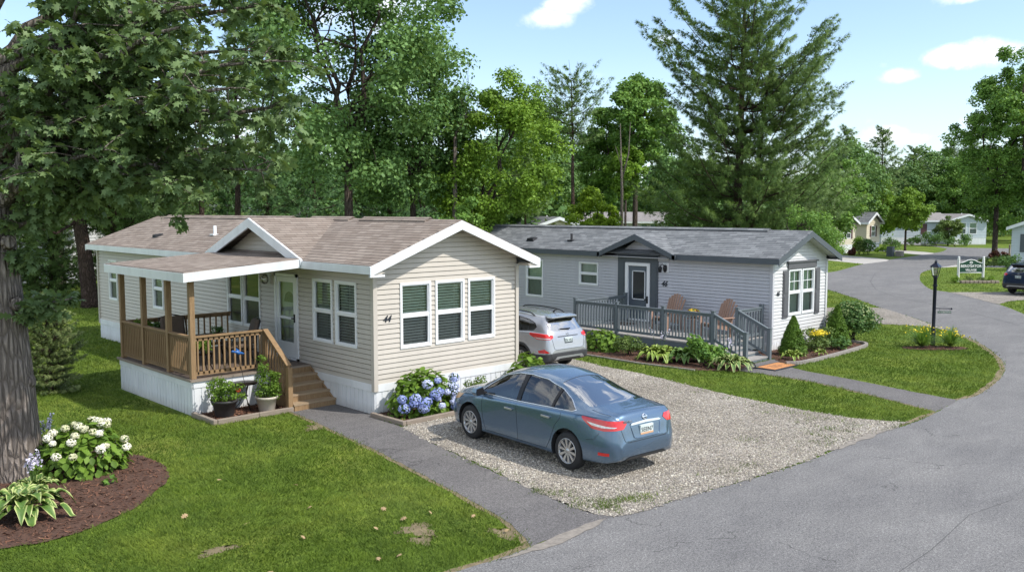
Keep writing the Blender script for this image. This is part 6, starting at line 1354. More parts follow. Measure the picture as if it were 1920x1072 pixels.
    b = (107.8-8, 44.45-6.5, 0); d = 98; tree(at(1697, d), 6.5, 2.5, 1.9, 'neat round-headed maple on the lawn island between the two drives', 'lime', 'bark', .13, 70, 110, .24, 'trees around the far homes', cr=(.2, .3), shape=.9)
    d = 112; tree(at(1777, d), 3.6, 1.9, 1.0, 'low dusky spreading tree in front of the far grey home', 'shrub', 'bark', .1, 44, 70, .20, 'trees around the far homes', cr=(.2, .3))
    d = 84; tree(at(1865, d), 18.4, 4.7, 2.4, 'tall roadside maple with a twin trunk near the right edge', 'mid', 'bark', .26, 190, 120, .24, 'trees around the far homes', cr=(.11, .20), shape=1.9, forks=3, full=1.6)
    d = 80; tree(at(1925, d), 19.5, 4.2, 3.0, 'tall tree cut by the right edge of the photo behind the roadside maple', 'lime' if False else 'mid', 'bark', .24, 90, 110, .26, 'trees around the far homes', cr=(.16, .26), shape=1.3)
    # spruce by the left lawn
    pine(at(84, 21.5), 2.35, .72, .1, 'pale green young spruce beside the oak trunk on the left lawn', 'spruce', .04, 15, 9, .07, 1.1, ntuft=12, uplift=.1, plume=.24, group='pines and spruces', name='spruce', wn=.10, profile=lambda t: (1-t)**.55*(.95), cat='shrub')
    # distant woods mass
    C = []
    for a in np.linspace(R(-35), R(35), 190):
        for q in range(5):
            d = random.uniform(150, 185) if a < R(12) or True else 90
            ppx = CX+F*math.tan(a)*-1
            C.append(tuple(at(CX+F*math.tan(a), d, random.uniform(1, 10.5))))
    for px in np.arange(-350, 1000, 22):
        for q in range(4): C.append(tuple(at(px, random.uniform(72, 84), random.uniform(1, 8.5))))
    C = np.array(C); P, Nn, v = clump_leaves(C, rng.uniform(2.0, 3.6, len(C)), 150, .8)
    P[:, 2] = np.maximum(P[:, 2], .1)
    tag(link('distant_woods', scatter('distant_woods', P, Nn, rng.uniform(.45, .8, len(P)), *LEAF, M['deep'], v=v)), 'dark far woods closing the view behind the separate trees', 'woods', kind='stuff')
def garden():
    # timber edging
    def edge(name, loc, pts, w, h, mat, label, cat='edging', grp=None, joints=True):
        t = MB()
        for a, b in zip(pts, pts[1:]): t.beam((a[0], a[1], h/2), (b[0], b[1], h/2), w, h)
        o = t.build(name, M[mat], None, loc, uvswap=True, bevel=.008); tag(o, label, cat, grp)
    edge('bed_edging', (8.05, 17.23, 0), [(8.05, 18.26), (8.05, 17.2)], .09, .11, 'timber', 'short weathered timber edging beside the charcoal pot')
    edge('bed_edging', (8.05, 17.23, 0), [(8.10, 17.23), (9.02, 17.23)], .09, .11, 'timber', 'front timber edging under the charcoal pot'); edge('bed_edging', (9.03, 17.23, 0), [(9.03, 17.235), (9.85, 17.235)], .09, .108, 'timber', 'front timber edging under the pale pot beside the steps')
    edge('bed_edging', (10.8, 14.5, 0), [(10.82, 15.62), (10.82, 14.46)], .09, .1, 'timber', 'short timber edging at the walk end of the blue hydrangea bed'); edge('bed_edging', (10.8, 14.5, 0), [(10.87, 14.5), (15.2, 14.5)], .09, .1, 'timber', 'long timber edging between the blue hydrangea bed and the gravel')
    p = smooth_poly(POLY['corner_bed'][1:9], 5); p = p[:int(len(p)*.80)]; t = MB()
    for a, b in zip(p[:-1], p[1:]): t.beam((a[0], a[1], .05), (b[0], b[1], .05), .10, .10)
    tag(t.build('bed_edging', M['kerb'], None, (23, 12.5, 0)), 'curved grey cast edging round the bed at the grey home corner', 'edging')
    t = MB()
    for x in range(5): t.box(21.9+.0+x*.0+1.55+x*.28*0, 12, 0, 21.9, 12, 0) if False else None
    for a, b in zip(POLY['deck_bed'][:4], POLY['deck_bed'][1:4]): t.beam((a[0]-.05, a[1], .02), (b[0]-.05, b[1], .02), .07, .05)
    tag(t.build('bed_edging', M['kerb'], None, (20.3, 15.5, 0)), 'low edging along the hosta bed below the grey deck', 'edging')
    # pots
    def pot(loc, r, h, mat, label, plants):
        o = thing('plant_pot', loc, label, 'potted plant', 'pots beside the porch steps'); m = MB()
        m.lathe([(0, 0), (r*.66, 0), (r*.70, .02), (r*.93, h-.06), (r*1.03, h-.055), (r*1.05, h-.01), (r*1.0, h), (r*.92, h-.01), (r*.9, h-.05), (0, h-.06)], (loc[0], loc[1], loc[2]), 36); m.build('pot', M[mat], o)
        m = MB(); m.lathe([(0, h-.045), (r*.9, h-.05)], loc, 20); m.build('potting_soil', M['mulch_base'], o); plants(o, r, h); return o
    def bushy(n, sx, sz, mat, leaf):
        def f(o, r, h):
            C = np.array([(random.gauss(0, sx), random.gauss(0, sx), h+abs(random.gauss(sz*.5, sz*.35))) for _ in range(26)]); P, Nn, v = clump_leaves(C, np.full(26, .10), n//26, 1)
            link('foliage', scatter('foliage', P, Nn, leaf*rng.uniform(.7, 1.3, len(P)), *LEAF, M[mat], v=v), o); m = MB()
            for c in C[:12]: m.tube([(c[0]*.3, c[1]*.3, h-.05), tuple(c)], .005, 4)
            link('stem', m.mesh('stem', M['shrub'], (0, 0, 0)), o)
        return f
    def p1(o, r, h):
        bushy(1300, .16, .34, 'hydleaf', .055)(o, r, h); m = MB(); u = unit(rng.normal(size=(70, 3)))
        b = link('flower', scatter('flower', u*.045, u, .035, [(-.5, -.5, 0), (.5, -.5, 0), (.5, .5, 0), (-.5, .5, 0)], [(0, 1, 2, 3)], 4, M['orange_flower']), o); b.location = (RT[0]*.30, RT[1]*.30, h+.20)
    pot((8.50, 17.72, .04), .27, .36, 'pot_dark', 'charcoal pot of leafy green plant with one coral bloom', p1)
    def p2(o, r, h):
        for dx, hh in ((-.07, .85), (.12, .5)):
            C = np.array([(dx*1.2+random.gauss(0, .07), -dx*.3+random.gauss(0, .07), h+random.uniform(0, hh)) for _ in range(30)]); P, Nn, v = clump_leaves(C, np.full(30, .085), 34, 1)
            link('foliage', scatter('foliage', P, Nn, .045*rng.uniform(.7, 1.3, len(P)), *LEAF, M['hydleaf'], v=v), o); m = MB()
            for c in C[:8]: m.tube([(c[0]*.4, c[1]*.4, h-.05), tuple(c)], .005, 4)
            link('stem', m.mesh('stem', M['shrub'], (0, 0, 0)), o)
    pot((9.38, 17.52, .04), .235, .34, 'pot_pale', 'pale cream pot holding a tall wispy green plant beside the steps', p2)
    # little bistro table with blue bird ornament
    c = Vector((9.12, 18.02, .04)); o = thing('bistro_table', c, 'small round black metal table between the two pots', 'table'); m = MB(); m.lathe([(0, .60), (.27, .60), (.28, .59), (.28, .575), (0, .575)], c, 32); m.build('table_top', M['bronze'], o)
    for k in range(3):
        a = k*2.094+.6; m = MB(); m.tube([c+Vector((math.cos(a)*rr, math.sin(a)*rr, z)) for rr, z in ((.17, .58), (.09, .42), (.06, .28), (.12, .14), (.24, .0))], .010, 6); m.build('leg', M['bronze'], o)
    m = MB(); m.lathe([(.07, .29), (.085, .30), (.07, .31)], c, 16); m.build('ring', M['bronze'], o)
    o = thing('garden_ornament', c+Vector((.02, 0, .60)), 'blue glazed bird ornament on a thin wire stake above the small black table', 'ornament'); b = c+Vector((0, 0, .60)); m = MB(); m.tube([b, b+Vector((-.06, .02, .35)), b+Vector((-.10, .03, .62))], .006, 6); m.build('stake', M['black'], o)
    q = b+Vector((-.10, .03, .66)); m = MB(); m.tube([q+Vector((-.13, .0, .03)), q+Vector((-.06, 0, .03)), q, q+Vector((.07, -.02, -.01)), q+Vector((.13, -.03, -.03))], [.006, .035, .045, .025, .004], 8)
    m.add([q+Vector((-.02, 0, .03)), q+Vector((-.07, .02, .12)), q+Vector((.04, .02, .05)), q+Vector((-.02, 0, .035))], [(0, 1, 2)]); m.build('bird', M['bird_blue'], o); m = MB(); m.lathe([(0, .04), (.03, .03), (.035, 0), (0, -.02)], q+Vector((-.14, 0, .035)), 8); m.build('bird_head', M['bird_blue'], o)
    # porch furniture
    def patio_chair(loc, rz, label):
        o = thing('patio_chair', (0, 0, 0), label, 'chair', 'cushioned chairs on the porch'); m = MB(); m.box(-.29, -.28, .34, .29, .30, .46); link('seat_cushion', m.mesh('seat_cushion', M['cushion'], (0, 0, 0), bevel=.04), o)
        m = MB(); m.hexa([(-.29, .22, .44), (.29, .22, .44), (.29, .34, .44), (-.29, .34, .44), (-.28, .38, 1.02), (.28, .38, 1.02), (.28, .50, 1.0), (-.28, .50, 1.0)]); link('back_cushion', m.mesh('back_cushion', M['cushion'], (0, 0, 0), bevel=.05), o)
        for s in (1, -1):
            m = MB(); m.tube([(s*.33, .34, .30), (s*.33, .36, .62), (s*.33, .1, .66), (s*.33, -.26, .62), (s*.34, -.32, .5), (s*.33, -.28, .3), (s*.33, -.30, 0)], .018, 7); m.tube([(s*.33, .30, .32), (s*.33, -.28, .32)], .016, 6); m.tube([(s*.33, -.02, .32), (s*.33, -.1, .5), (s*.33, .05, .64)], .010, 5); m.tube([(s*.33, .34, .32), (s*.33, .40, 0)], .018, 6); link('arm_frame', m.mesh('arm_frame', M['bronze'], (0, 0, 0)), o)
        m = MB(); m.tube([(-.33, .34, .62), (-.30, .46, .98), (0, .49, 1.05), (.30, .46, .98), (.33, .34, .62)], .016, 7); m.box(-.3, -.28, .30, .3, .32, .335); link('back_frame', m.mesh('back_frame', M['bronze'], (0, 0, 0)), o); o.location = loc; o.rotation_euler = (0, 0, rz); return o
    zd = .80; patio_chair((8.95, 21.15, zd), R(-12), 'taupe cushioned patio chair facing the porch rail, left of the dark table'); patio_chair((9.85, 19.72, zd), R(-105), 'taupe cushioned patio chair turned sideways before the dark porch windows')
    o = thing('side_table', (9.75, 20.75, zd), 'dark bronze table between the cushioned porch chairs', 'table'); c = Vector((9.75, 20.75, zd)); m = MB(); m.box(c.x-.38, c.y-.38, c.z+.53, c.x+.38, c.y+.38, c.z+.56); m.build('table_top', M['bronze'], o)
    for a, b_ in ((1, 1), (1, -1), (-1, 1), (-1, -1)): m = MB(); m.tube([c+Vector((a*.34, b_*.34, .53)), c+Vector((a*.30, b_*.30, .25)), c+Vector((a*.36, b_*.36, 0))], .018, 6); m.build('leg', M['bronze'], o)
    o = thing('side_table', (8.6, 18.95, zd), 'low dark metal stand behind the porch balusters carrying a leafy plant', 'table'); c = Vector((8.6, 18.95, zd)); m = MB(); m.lathe([(0, .45), (.27, .45), (.27, .42), (0, .42)], c, 20); m.build('table_top', M['bronze'], o)
    for k in range(4): a = k*1.571; m = MB(); m.tube([c+Vector((math.cos(a)*.24, math.sin(a)*.24, .42)), c+Vector((math.cos(a)*.16, math.sin(a)*.16, .2)), c+Vector((math.cos(a)*.27, math.sin(a)*.27, 0))], .014, 6); m.build('leg', M['bronze'], o)
    shrub((8.6, 18.95, zd+.45), .28, .28, .34, 'round leafy plant on the low stand behind the porch balusters', 'hydleaf', .07, 500, 'potted_plant', 'plant'); shrub((8.4, 21.85, zd), .3, .3, 1.0, 'leafy green plant rising above the far corner of the porch rail', 'hydleaf', .09, 500, 'potted_plant', 'plant', z0=.5); shrub((8.75, 22.0, zd), .5, .25, .85, 'trailing dark green plant along the back rail of the porch', 'deep', .10, 500, 'potted_plant', 'plant', z0=.5)
    shrub((9.8, 20.7, zd+.56), .18, .15, .25, 'small leafy plant on the dark table by the porch windows', 'deep', .05, 200, 'potted_plant', 'plant')
    # adirondack chairs
    def adirondack(loc, rz, label):
        o = thing('adirondack_chair', (0, 0, 0), label, 'chair', 'brown slatted chairs on the grey deck')
        for k in range(6): m = MB(); y = -.30+k*.095; m.box(-.27, y, .38-.02*k-.01, .27, y+.085, .40-.02*k+.005); link('seat_slat', m.mesh('seat_slat', M['adir'], (0, 0, 0), uvswap=True), o)
        for k in range(7):
            u = (k-3)/3; x = u*.25; top = 1.08-.16*u*u; m = MB(); m.hexa([(x-.036, .24, .30), (x+.036, .24, .30), (x+.036, .26, .30), (x-.036, .26, .30), (x*1.2-.036, .52, top), (x*1.2+.036, .52, top), (x*1.2+.036, .54, top), (x*1.2-.036, .54, top)]); link('back_slat', m.mesh('back_slat', M['adir'], (0, 0, 0)), o)
        for s in (1, -1):
            m = MB(); m.box(s*.36-.06, -.38, .55, s*.36+.06, .38, .575); link('arm', m.mesh('arm', M['adir'], (0, 0, 0), bevel=.01), o)
            m = MB(); m.box(s*.31-.02, -.34, 0, s*.31+.02, -.25, .55); link('leg', m.mesh('leg', M['adir'], (0, 0, 0)), o); m = MB(); m.box(s*.31-.02, .27, 0, s*.31+.02, .35, .56); link('leg', m.mesh('leg', M['adir'], (0, 0, 0)), o)
            m = MB(); m.beam((s*.285, -.36, .36), (s*.285, .38, .2), .03, .10); link('side_rail', m.mesh('side_rail', M['adir'], (0, 0, 0), uvswap=True), o)
        m = MB(); m.box(-.32, .36, .50, .32, .40, .56); link('back_brace', m.mesh('back_brace', M['adir'], (0, 0, 0)), o); o.location = loc; o.rotation_euler = (0, 0, rz); o.scale = (1.08,)*3
    adirondack((24.15, 17.75, .45), R(-95), 'brown slatted chair nearer the front door on the grey deck'); adirondack((23.9, 15.65, .45), R(-105), 'brown slatted chair near the deck steps, right of the flower bowl')
    c = Vector((24.2, 16.7, .45)); o = thing('side_table', c, 'small brown slatted table between the two slatted chairs', 'table'); m = MB()
    for k in range(5): m.box(c.x-.22, c.y-.22+k*.09, c.z+.44, c.x+.22, c.y-.22+k*.09+.08, c.z+.46)
    m.build('table_top', M['adir'], o)
    for a, b_ in ((1, 1), (1, -1), (-1, 1), (-1, -1)): m = MB(); m.box(c.x+a*.18-.02, c.y+b_*.18-.02, c.z, c.x+a*.18+.02, c.y+b_*.18+.02, c.z+.44); m.build('leg', M['adir'], o)
    o = thing('flower_bowl', c+Vector((0, 0, .46)), 'brown bowl of red and yellow mums on the small slatted table', 'potted plant'); m = MB(); m.lathe([(0, .0), (.13, .0), (.21, .13), (.22, .15), (.19, .14), (0, .12)], c+Vector((0, 0, .46)), 24); m.build('bowl', M['timber'], o)
    for mt, tone in (('mum_red', 0), ('yellow', 0), ('shrub', 0)):
        u = unit(rng.normal(size=(80, 3))); u[:, 2] = np.abs(u[:, 2]); link('mum_blooms' if mt != 'shrub' else 'foliage', scatter('blooms', u*np.array([.23, .23, .16])+np.array([0, 0, .16]), u, .05, [(-.5, -.5, 0), (.5, -.5, 0), (.5, .5, 0), (-.5, .5, 0)], [(0, 1, 2, 3)], 4, M[mt], v=rng.random(80)), o)
    # mats
    m = MB(); m.box(21.95, 12.42, .01, 23.25, 13.12, .03); o = m.build('door_mat', M['ink'], None, (22.6, 12.8, 0)); tag(o, 'orange coir mat with black border at the foot of the grey deck steps', 'door mat'); m = MB(); m.box(22.03, 12.49, .031, 23.17, 13.05, .036); m.build('coir_pile', M['mat_orange'], o)
    rngl = [(-.35, .08, .5, .02), (-.3, -.02, .62, .02), (-.33, -.12, .45, .02)]; m = MB()
    for a, b_, c_, d_ in rngl: m.box(22.6+a, 12.77+b_, .037, 22.6+a+c_, 12.77+b_+d_, .039)
    m.build('mat_marking', M['ink'], o)
    m = MB(); m.box(23.95, 19.3, .452, 24.6, 20.0, .47); o = m.build('door_mat', M['mulch_base'], None, (24.3, 19.6, .45)); tag(o, 'brown door mat before the slate front door of the grey home', 'door mat')
    m = MB(); m.box(10.25, 18.85, .802, 10.85, 19.75, .815); o = m.build('door_mat', M['plastic'], None, (10.6, 19.3, .8)); tag(o, 'dark mat before the white storm door of the beige home', 'door mat')
    # lamp post
    b = Vector((30.0, 11.32, 0)); o = thing('lamp_post', b, 'black lamp post with glass lantern and small hanging name sign on the corner lawn', 'lamp post'); m = MB(); m.lathe([(.075, 0), (.07, .5), (.055, .6), (.055, 2.2), (.07, 2.22), (.07, 2.28), (.045, 2.3), (0, 2.3)], b, 20); m.lathe([(.075, 1.95), (.085, 1.97), (.075, 1.99)], b, 16); m.build('post', M['navy'], o)
    lm = MB(); t = b+Vector((0, 0, 2.28)); rb, rt_ = .095, .16
    for k in range(4): a = math.pi/4+k*math.pi/2; lm.tube([t+Vector((math.cos(a)*rb, math.sin(a)*rb, 0)), t+Vector((math.cos(a)*rt_, math.sin(a)*rt_, .30))], .011, 5)
    for z, r_ in ((0, rb), (.30, rt_)): lm.tube([t+Vector((math.cos(math.pi/4+k*math.pi/2)*r_, math.sin(math.pi/4+k*math.pi/2)*r_, z)) for k in range(5)], .013, 5)
    sq = lambda r_, z: [t+Vector((math.cos(math.pi/4+k*math.pi/2)*r_, math.sin(math.pi/4+k*math.pi/2)*r_, z)) for k in range(4)]
    lm.add(sq(.21, .30)+sq(.05, .43), [(0, 1, 5, 4), (1, 2, 6, 5), (2, 3, 7, 6), (3, 0, 4, 7), (4, 5, 6, 7), (3, 2, 1, 0)]); lm.lathe([(.03, .43), (.05, .45), (.02, .48), (.025, .5), (0, .54)], t, 10); lm.box(t.x-.14, t.y-.008, t.z+.47, t.x+.14, t.y+.008, t.z+.485)
    lo = lm.build('lantern_frame', M['navy'], o); g = MB(); g.add(sq(rb*.97, .01)+sq(rt_*.97, .29), [(0, 1, 5, 4), (1, 2, 6, 5), (2, 3, 7, 6), (3, 0, 4, 7)]); g.build('lantern_glass', M['lantern'], lo, recalc=False)
    g = MB(); g.lathe([(0, .05), (.02, .05), (.035, .12), (.03, .2), (0, .22)], t, 10); g.build('bulb', M['sign_white'], lo)
    rt3 = Vector((RT[0], RT[1], 0)); m = MB(); m.tube([b+Vector((0, 0, 1.22)), b+rt3*.56+Vector((0, 0, 1.20))], .014, 6); m.lathe([(.02, -.03), (.03, 0), (.02, .03)], b+rt3*.57+Vector((0, 0, 1.2)), 8); m.tube([b+rt3*.18+Vector((0, 0, 1.22)), b+rt3*.18+Vector((0, 0, 1.13))], .005, 4); m.tube([b+rt3*.52+Vector((0, 0, 1.2)), b+rt3*.52+Vector((0, 0, 1.12))], .005, 4); m.build('sign_arm', M['navy'], o)
    F_ = Fr(b+rt3*.12, rt3, (-FW[0], -FW[1], 0)); m = MB(); F_.box(m, 0, .44, 1.06, 1.13, -.008, .008); sg = m.build('name_sign', M['green_sign'], o); numbers(sg, '44-46 BEROSATOR', F_, .02, 1.08, .05, 0, 'sign_white', 'sign_text', .001, .010)
    # village sign
    c = (at(1822, 54.8)); c.z = 0; rt2 = Vector((RT[0], RT[1], 0)); F_ = Fr(c, rt2, (-FW[0], -FW[1], 0)); o = thing('village_sign', c, 'green village sign with arched top between two white posts across the road', 'sign')
    W2 = .90
    for s in (-1, 1):
        m = MB(); u = s*.88
        q = F_.p(u, 0); m.box(q[0]-.065, q[1]-.065, 0, q[0]+.065, q[1]+.065, 1.62); m.lathe([(.09, 1.62), (.09, 1.66), (.05, 1.69), (.085, 1.75), (.07, 1.81), (0, 1.84)], (q[0], q[1], 0), 14); m.build('post', M['sign_white'], o)
    arc = [(-.80, .70), (.80, .70), (.80, 1.36), (.62, 1.39), (.42, 1.46), (.24, 1.56), (0, 1.60), (-.24, 1.56), (-.42, 1.46), (-.62, 1.39), (-.80, 1.36)]
    m = MB(); m.prism(arc, -.02, .02, lambda a, z, d: F_.p(a, z, d)); pn = m.build('panel', M['green_sign'], o)
    m = MB(); P = [Vector(F_.p(a*1.01, z, .0)) for a, z in arc[2:]]; m.tube(P, .032, 8); m.tube([Vector(F_.p(-.82, .68, 0)), Vector(F_.p(.82, .68, 0))], .035, 8); m.build('border', M['sign_white'], o)
    m = MB(); m.prism([(.115*math.cos(t), 1.40+.095*math.sin(t)) for t in np.linspace(0, 6.2, 20)], .02, .03, lambda a, z, d: F_.p(a, z, d)); em = m.build('emblem', M['sign_white'], pn)
    m = MB()
    for a in (-.045, -.015, .015, .045): m.prism([(a-.009, 1.36), (a+.009, 1.36), (a+.009, 1.43), (a-.009, 1.43)], .031, .034, lambda a, z, d: F_.p(a, z, d))
    m.build('emblem_mark', M['green_sign'], em)
    numbers(pn, "BERO'SATOR", F_, 0, 1.06, .255, 0, 'sign_white', 'sign_text', .004, .026, bold=.008, align='CENTER'); numbers(pn, 'VILLAGE', F_, 0, .80, .21, 0, 'sign_white', 'sign_text', .004, .026, bold=.007, align='CENTER')
    # stone-edged bed under the sign
    m = MB(); random.seed(3)
    for k in range(9):
        u = -1.1+k*.26; q0 = Vector(F_.p(u+.01, .0, .95)); q1 = Vector(F_.p(u+.24, .0, .95)); m.beam(q0+Vector((0, 0, .09)), q1+Vector((0, 0, .09)), .25, random.uniform(.15, .2))
    o.scale = (.87,)*3; tag(m.build('stone_border', M['timber'], None, c, bevel=.02), 'low brown stone border in front of the green village sign', 'border')
    for u, dd, r_, lb, mt in ((-1.2, .55, .42, 'golden shrub at the left foot of the village sign', 'lime'), (-.4, .5, .5, 'dark shrub under the middle of the village sign', 'shrub'), (.35, .5, .5, 'green shrub under the right half of the village sign', 'shrub'), (1.05, .45, .4, 'yellow-flecked shrub at the right foot of the village sign', 'lime')):
        q = F_.p(u, 0, dd); shrub((q[0], q[1], 0), r_, r_*.7, .48, lb, mt, .07, 420, group='shrubs round the village sign')
    # flower beds
    hd = []
    for i in range(27):
        a = random.uniform(-.95, .95)*1.5; el = random.uniform(.05, .95); hd.append((math.sin(a)*.80, -math.cos(a)*.52*(1-.45*el)-.1, .14+.62*el**1.1+random.uniform(-.05, .05), random.choice([.75, 1, 1.15, 1.25, 1.3]), random.choice([.2, .3, .4, .45, .85]) if i % 7 else .95))
    hydrangea((11.78, 15.12, .03), .86, .52, 1.0, 'hydrangea bush thick with blue mopheads at the corner of the beige home', hd, 'hyd_blue', .145, 950, .10)
    hd = []
    for i in range(30): a = random.uniform(0, 6.28); el = random.uniform(.0, .95); a = random.uniform(-2.6, .6) if i % 4 else a; hd.append((math.cos(a)*.76*math.cos(el*1.3), math.sin(a)*.68*math.cos(el*1.3), .20+.64*math.sin(el*1.4)+random.uniform(-.04, .04), random.choice([.7, .9, 1, 1.1]), random.choice([.5, .6, .8, .9, .3])))
    hydrangea((4.95, 15.75, .03), .80, .72, .86, 'hydrangea bush with creamy white flower heads beside the oak trunk', hd, 'hyd_white', .135, 1000, .074)
    shrub((13.5, 15.0, .03), .62, .42, .72, 'small dusty green shrub between the blue hydrangea and the sedan', 'shrub', .05, 1700, z0=.02)
    hydrangea((15.0, 15.05, .03), .62, .45, 1.0, 'bloomless large-leaved bush at the right end of the beige gable wall', [], 'hyd_white', .17, 420, .08)
    hosta((3.55, 13.85, .02), .72, 'big yellow-edged hosta at the lower left under the oak', 'hosta', 95, .46, 0, group='hostas'); hosta((3.95, 14.75, .02), .5, 'hosta with lilac flower stalks at the foot of the oak trunk', 'hosta', 55, .42, 7, group='hostas'); hosta((4.75, 16.9, .02), .6, 'hosta with tall pale blossom spikes behind the white hydrangea', 'hosta_lime', 34, .4, 6, group='hostas')
    shrub((5.05, 14.6, .02), .16, .12, .14, 'tiny green sprig alone on the mulch in front of the white hydrangea', 'mid', .09, 26, 'seedling', 'plant', lumps=3)
    # bed below the grey deck
    hydrangea((21.35, 18.2, .02), .55, .75, .70, 'bright leafy bush beside the silver car at the end of the grey deck', [], 'hyd_white', .16, 420)
    shrub((21.25, 16.95, .02), .5, .6, .66, 'fine-leaved feathery shrub second along the grey deck', 'shrub', .06, 1300)
    hosta((21.1, 15.75, .02), .75, 'lime green hosta in the middle of the bed below the grey deck', 'hosta_lime', 110, .42, 3, group='hostas'); hosta((21.35, 15.0, .02), .7, 'broad green hosta right of the lime one below the grey deck', 'hosta_green', 90, .5, 0, group='hostas')
    shrub((21.35, 14.35, .02), .66, .72, .92, 'leafy dark green shrub just left of the variegated hosta', 'mid', .10, 1500); hosta((21.35, 13.42, .02), .70, 'white-edged variegated hosta at the foot of the grey deck steps', 'hosta', 95, .36, 2, group='hostas')
    # corner bed
    def cone_shrub(b, r, h, lb): shrub(b, r, r, h, lb, 'conifer', .034, 30000, 'dwarf_conifer', 'conifer', 'cone shaped conifers', cone=1, lumps=240, lumpr=.26, tmpl=([(0, 0, 0), (.35, .45, .0), (0, 1.1, .1), (-.35, .45, 0)], [(0, 1, 2, 3)], 4), stems=1)
    cone_shrub((24.78, 13.46, .02), .50, 1.22, 'left dwarf conifer cone, in front of the grey gable shutters'); cone_shrub((27.6, 13.45, .02), .50, 1.36, 'right dwarf conifer cone, tucked against the big round shrub')
    o = shrub((28.95, 13.55, .02), .80, .80, 1.36, 'large round dark shrub with small pale blossoms at the corner of the grey home', 'deep', .07, 15000, z0=.28, stems=9, lumps=60, lumpr=.44)
    u = unit(rng.normal(size=(260, 3))); u[:, 2] = np.abs(u[:, 2]); link('blossom', scatter('blossom', u*np.array([.80, .80, .62])+np.array([0, 0, .72]), u, .05, [(-.5, -.5, 0), (.5, -.5, 0), (.5, .5, 0), (-.5, .5, 0)], [(0, 1, 2, 3)], 4, M['spruce'], v=rng.random(260)), o)
    hosta((24.0, 13.05, .02), .45, 'lime-edged hosta by the walkway end of the corner bed', 'hosta_lime', 34, .4, group='hostas'); hosta((25.25, 12.8, .02), .30, 'small lime hosta at the front of the corner bed', 'hosta_lime', 26, .4, group='hostas')
    o = shrub((26.1, 13.35, .02), .52, .42, .62, 'green shrub topped with a yellow flower cluster between the two cones', 'shrub', .06, 1200)
    u = unit(rng.normal(size=(240, 3))); u[:, 2] = np.abs(u[:, 2]); link('yellow_blooms', scatter('yellow_blooms', u*rng.uniform(.4, 1.2, (240, 1))*np.array([.40, .26, .14])+np.array([-.1, -.1, .54]), u+rng.normal(size=u.shape)*.6, .034, [(-.5, -.5, 0), (.5, -.5, 0), (.5, .5, 0), (-.5, .5, 0)], [(0, 1, 2, 3)], 4, M['yellow'], v=rng.random(240)), o)
    shrub((26.75, 13.7, .02), .75, .5, .78, 'dusty olive shrub against the grey gable wall behind the yellow flowers', 'shrub', .06, 1500); shrub((26.9, 13.0, .02), .45, .3, .42, 'low broad-leaved plant at the front right of the corner bed', 'deep', .09, 500)
    # grasses at the lamp
    for b, r_, lb, mt in (((29.2, 11.35, .02), .92, 'arching daylily clump left of the lamp post', 'mid'), ((29.95, 10.75, .02), .80, 'leafy clump right of the lamp post', 'mid')):
        o = thing('daylily_clump', b, lb, 'plant', 'clumps at the lamp post'); n = 420; a = rng.uniform(0, 6.28, n); el = rng.uniform(.55, 1.45, n); V = []; Fi = []; ll = rng.uniform(.6, 1.0, n)*r_*1.15
        for i in range(n):
            k = len(V); dx, dy = math.cos(a[i]), math.sin(a[i])
            for j in range(5):
                u_ = j/4; s_ = ll[i]*u_; x = math.cos(el[i])*s_; z = math.sin(el[i])*s_-.42*ll[i]*u_*u_*(1.3-el[i]*.6)+.02; w = .013*(1-u_*.95); V += [(dx*x-dy*w, dy*x+dx*w, z), (dx*x+dy*w, dy*x-dx*w, z)]
            for j in range(4): Fi.append((k+2*j, k+2*j+1, k+2*j+3, k+2*j+2))
        link('leaves', npmesh('leaves', np.array(V), 4, np.array(Fi), M[mt], np.repeat(rng.random(n), 10)), o)
        cc = np.column_stack([rng.normal(0, r_*.26, 60), rng.normal(0, r_*.26, 60), rng.uniform(.45, .78, 60)*r_]); link('yellow_blooms', scatter('yellow_blooms', cc, rng.normal(size=(60, 3)), .045, [(-.5, -.5, 0), (.5, -.5, 0), (.5, .5, 0), (-.5, .5, 0)], [(0, 1, 2, 3)], 4, M['yellow']), o)['kind'] = 'stuff'
    # fallen leaves on the lawn
    random.seed(11); sp = [(6.35, 13.5, 'by the porch side of the front lawn'), (5.1, 9.55, ''), (5.0, 9.6, ''), (6.9, 9.9, ''), (7.4, 9.95, ''), (7.85, 9.9, ''), (6.55, 8.9, ''), (7.45, 10.5, ''), (6.3, 9.0, ''), (5.2, 12.2, ''), (8.2, 9.35, ''), (8.15, 8.6, ''), (6.0, 10.3, ''), (5.4, 8.5, ''), (3.6, 10.2, ''), (5.9, 8.65, ''), (6.7, 11.3, ''), (7.1, 12.4, ''), (5.7, 11.3, ''), (4.4, 9.3, '')]
    me = npmesh('fallen_leaf', np.array(OAK_T)*np.array([1, 1, 2.2])-np.array([0, .5, 0]), 3, np.array(OAK_F), M['dry_leaf'])
    for x, y, lb in sp:
        o = link('fallen_leaf', me, None, (x, y, .05)); o.rotation_euler = (random.uniform(-.5, .5), random.uniform(-.5, .5), random.uniform(0, 6)); o.scale = (random.uniform(.08, .13),)*3
        tag(o, 'dry tan oak leaf lying on the front lawn grass', 'leaf', 'fallen leaves on the front lawn')
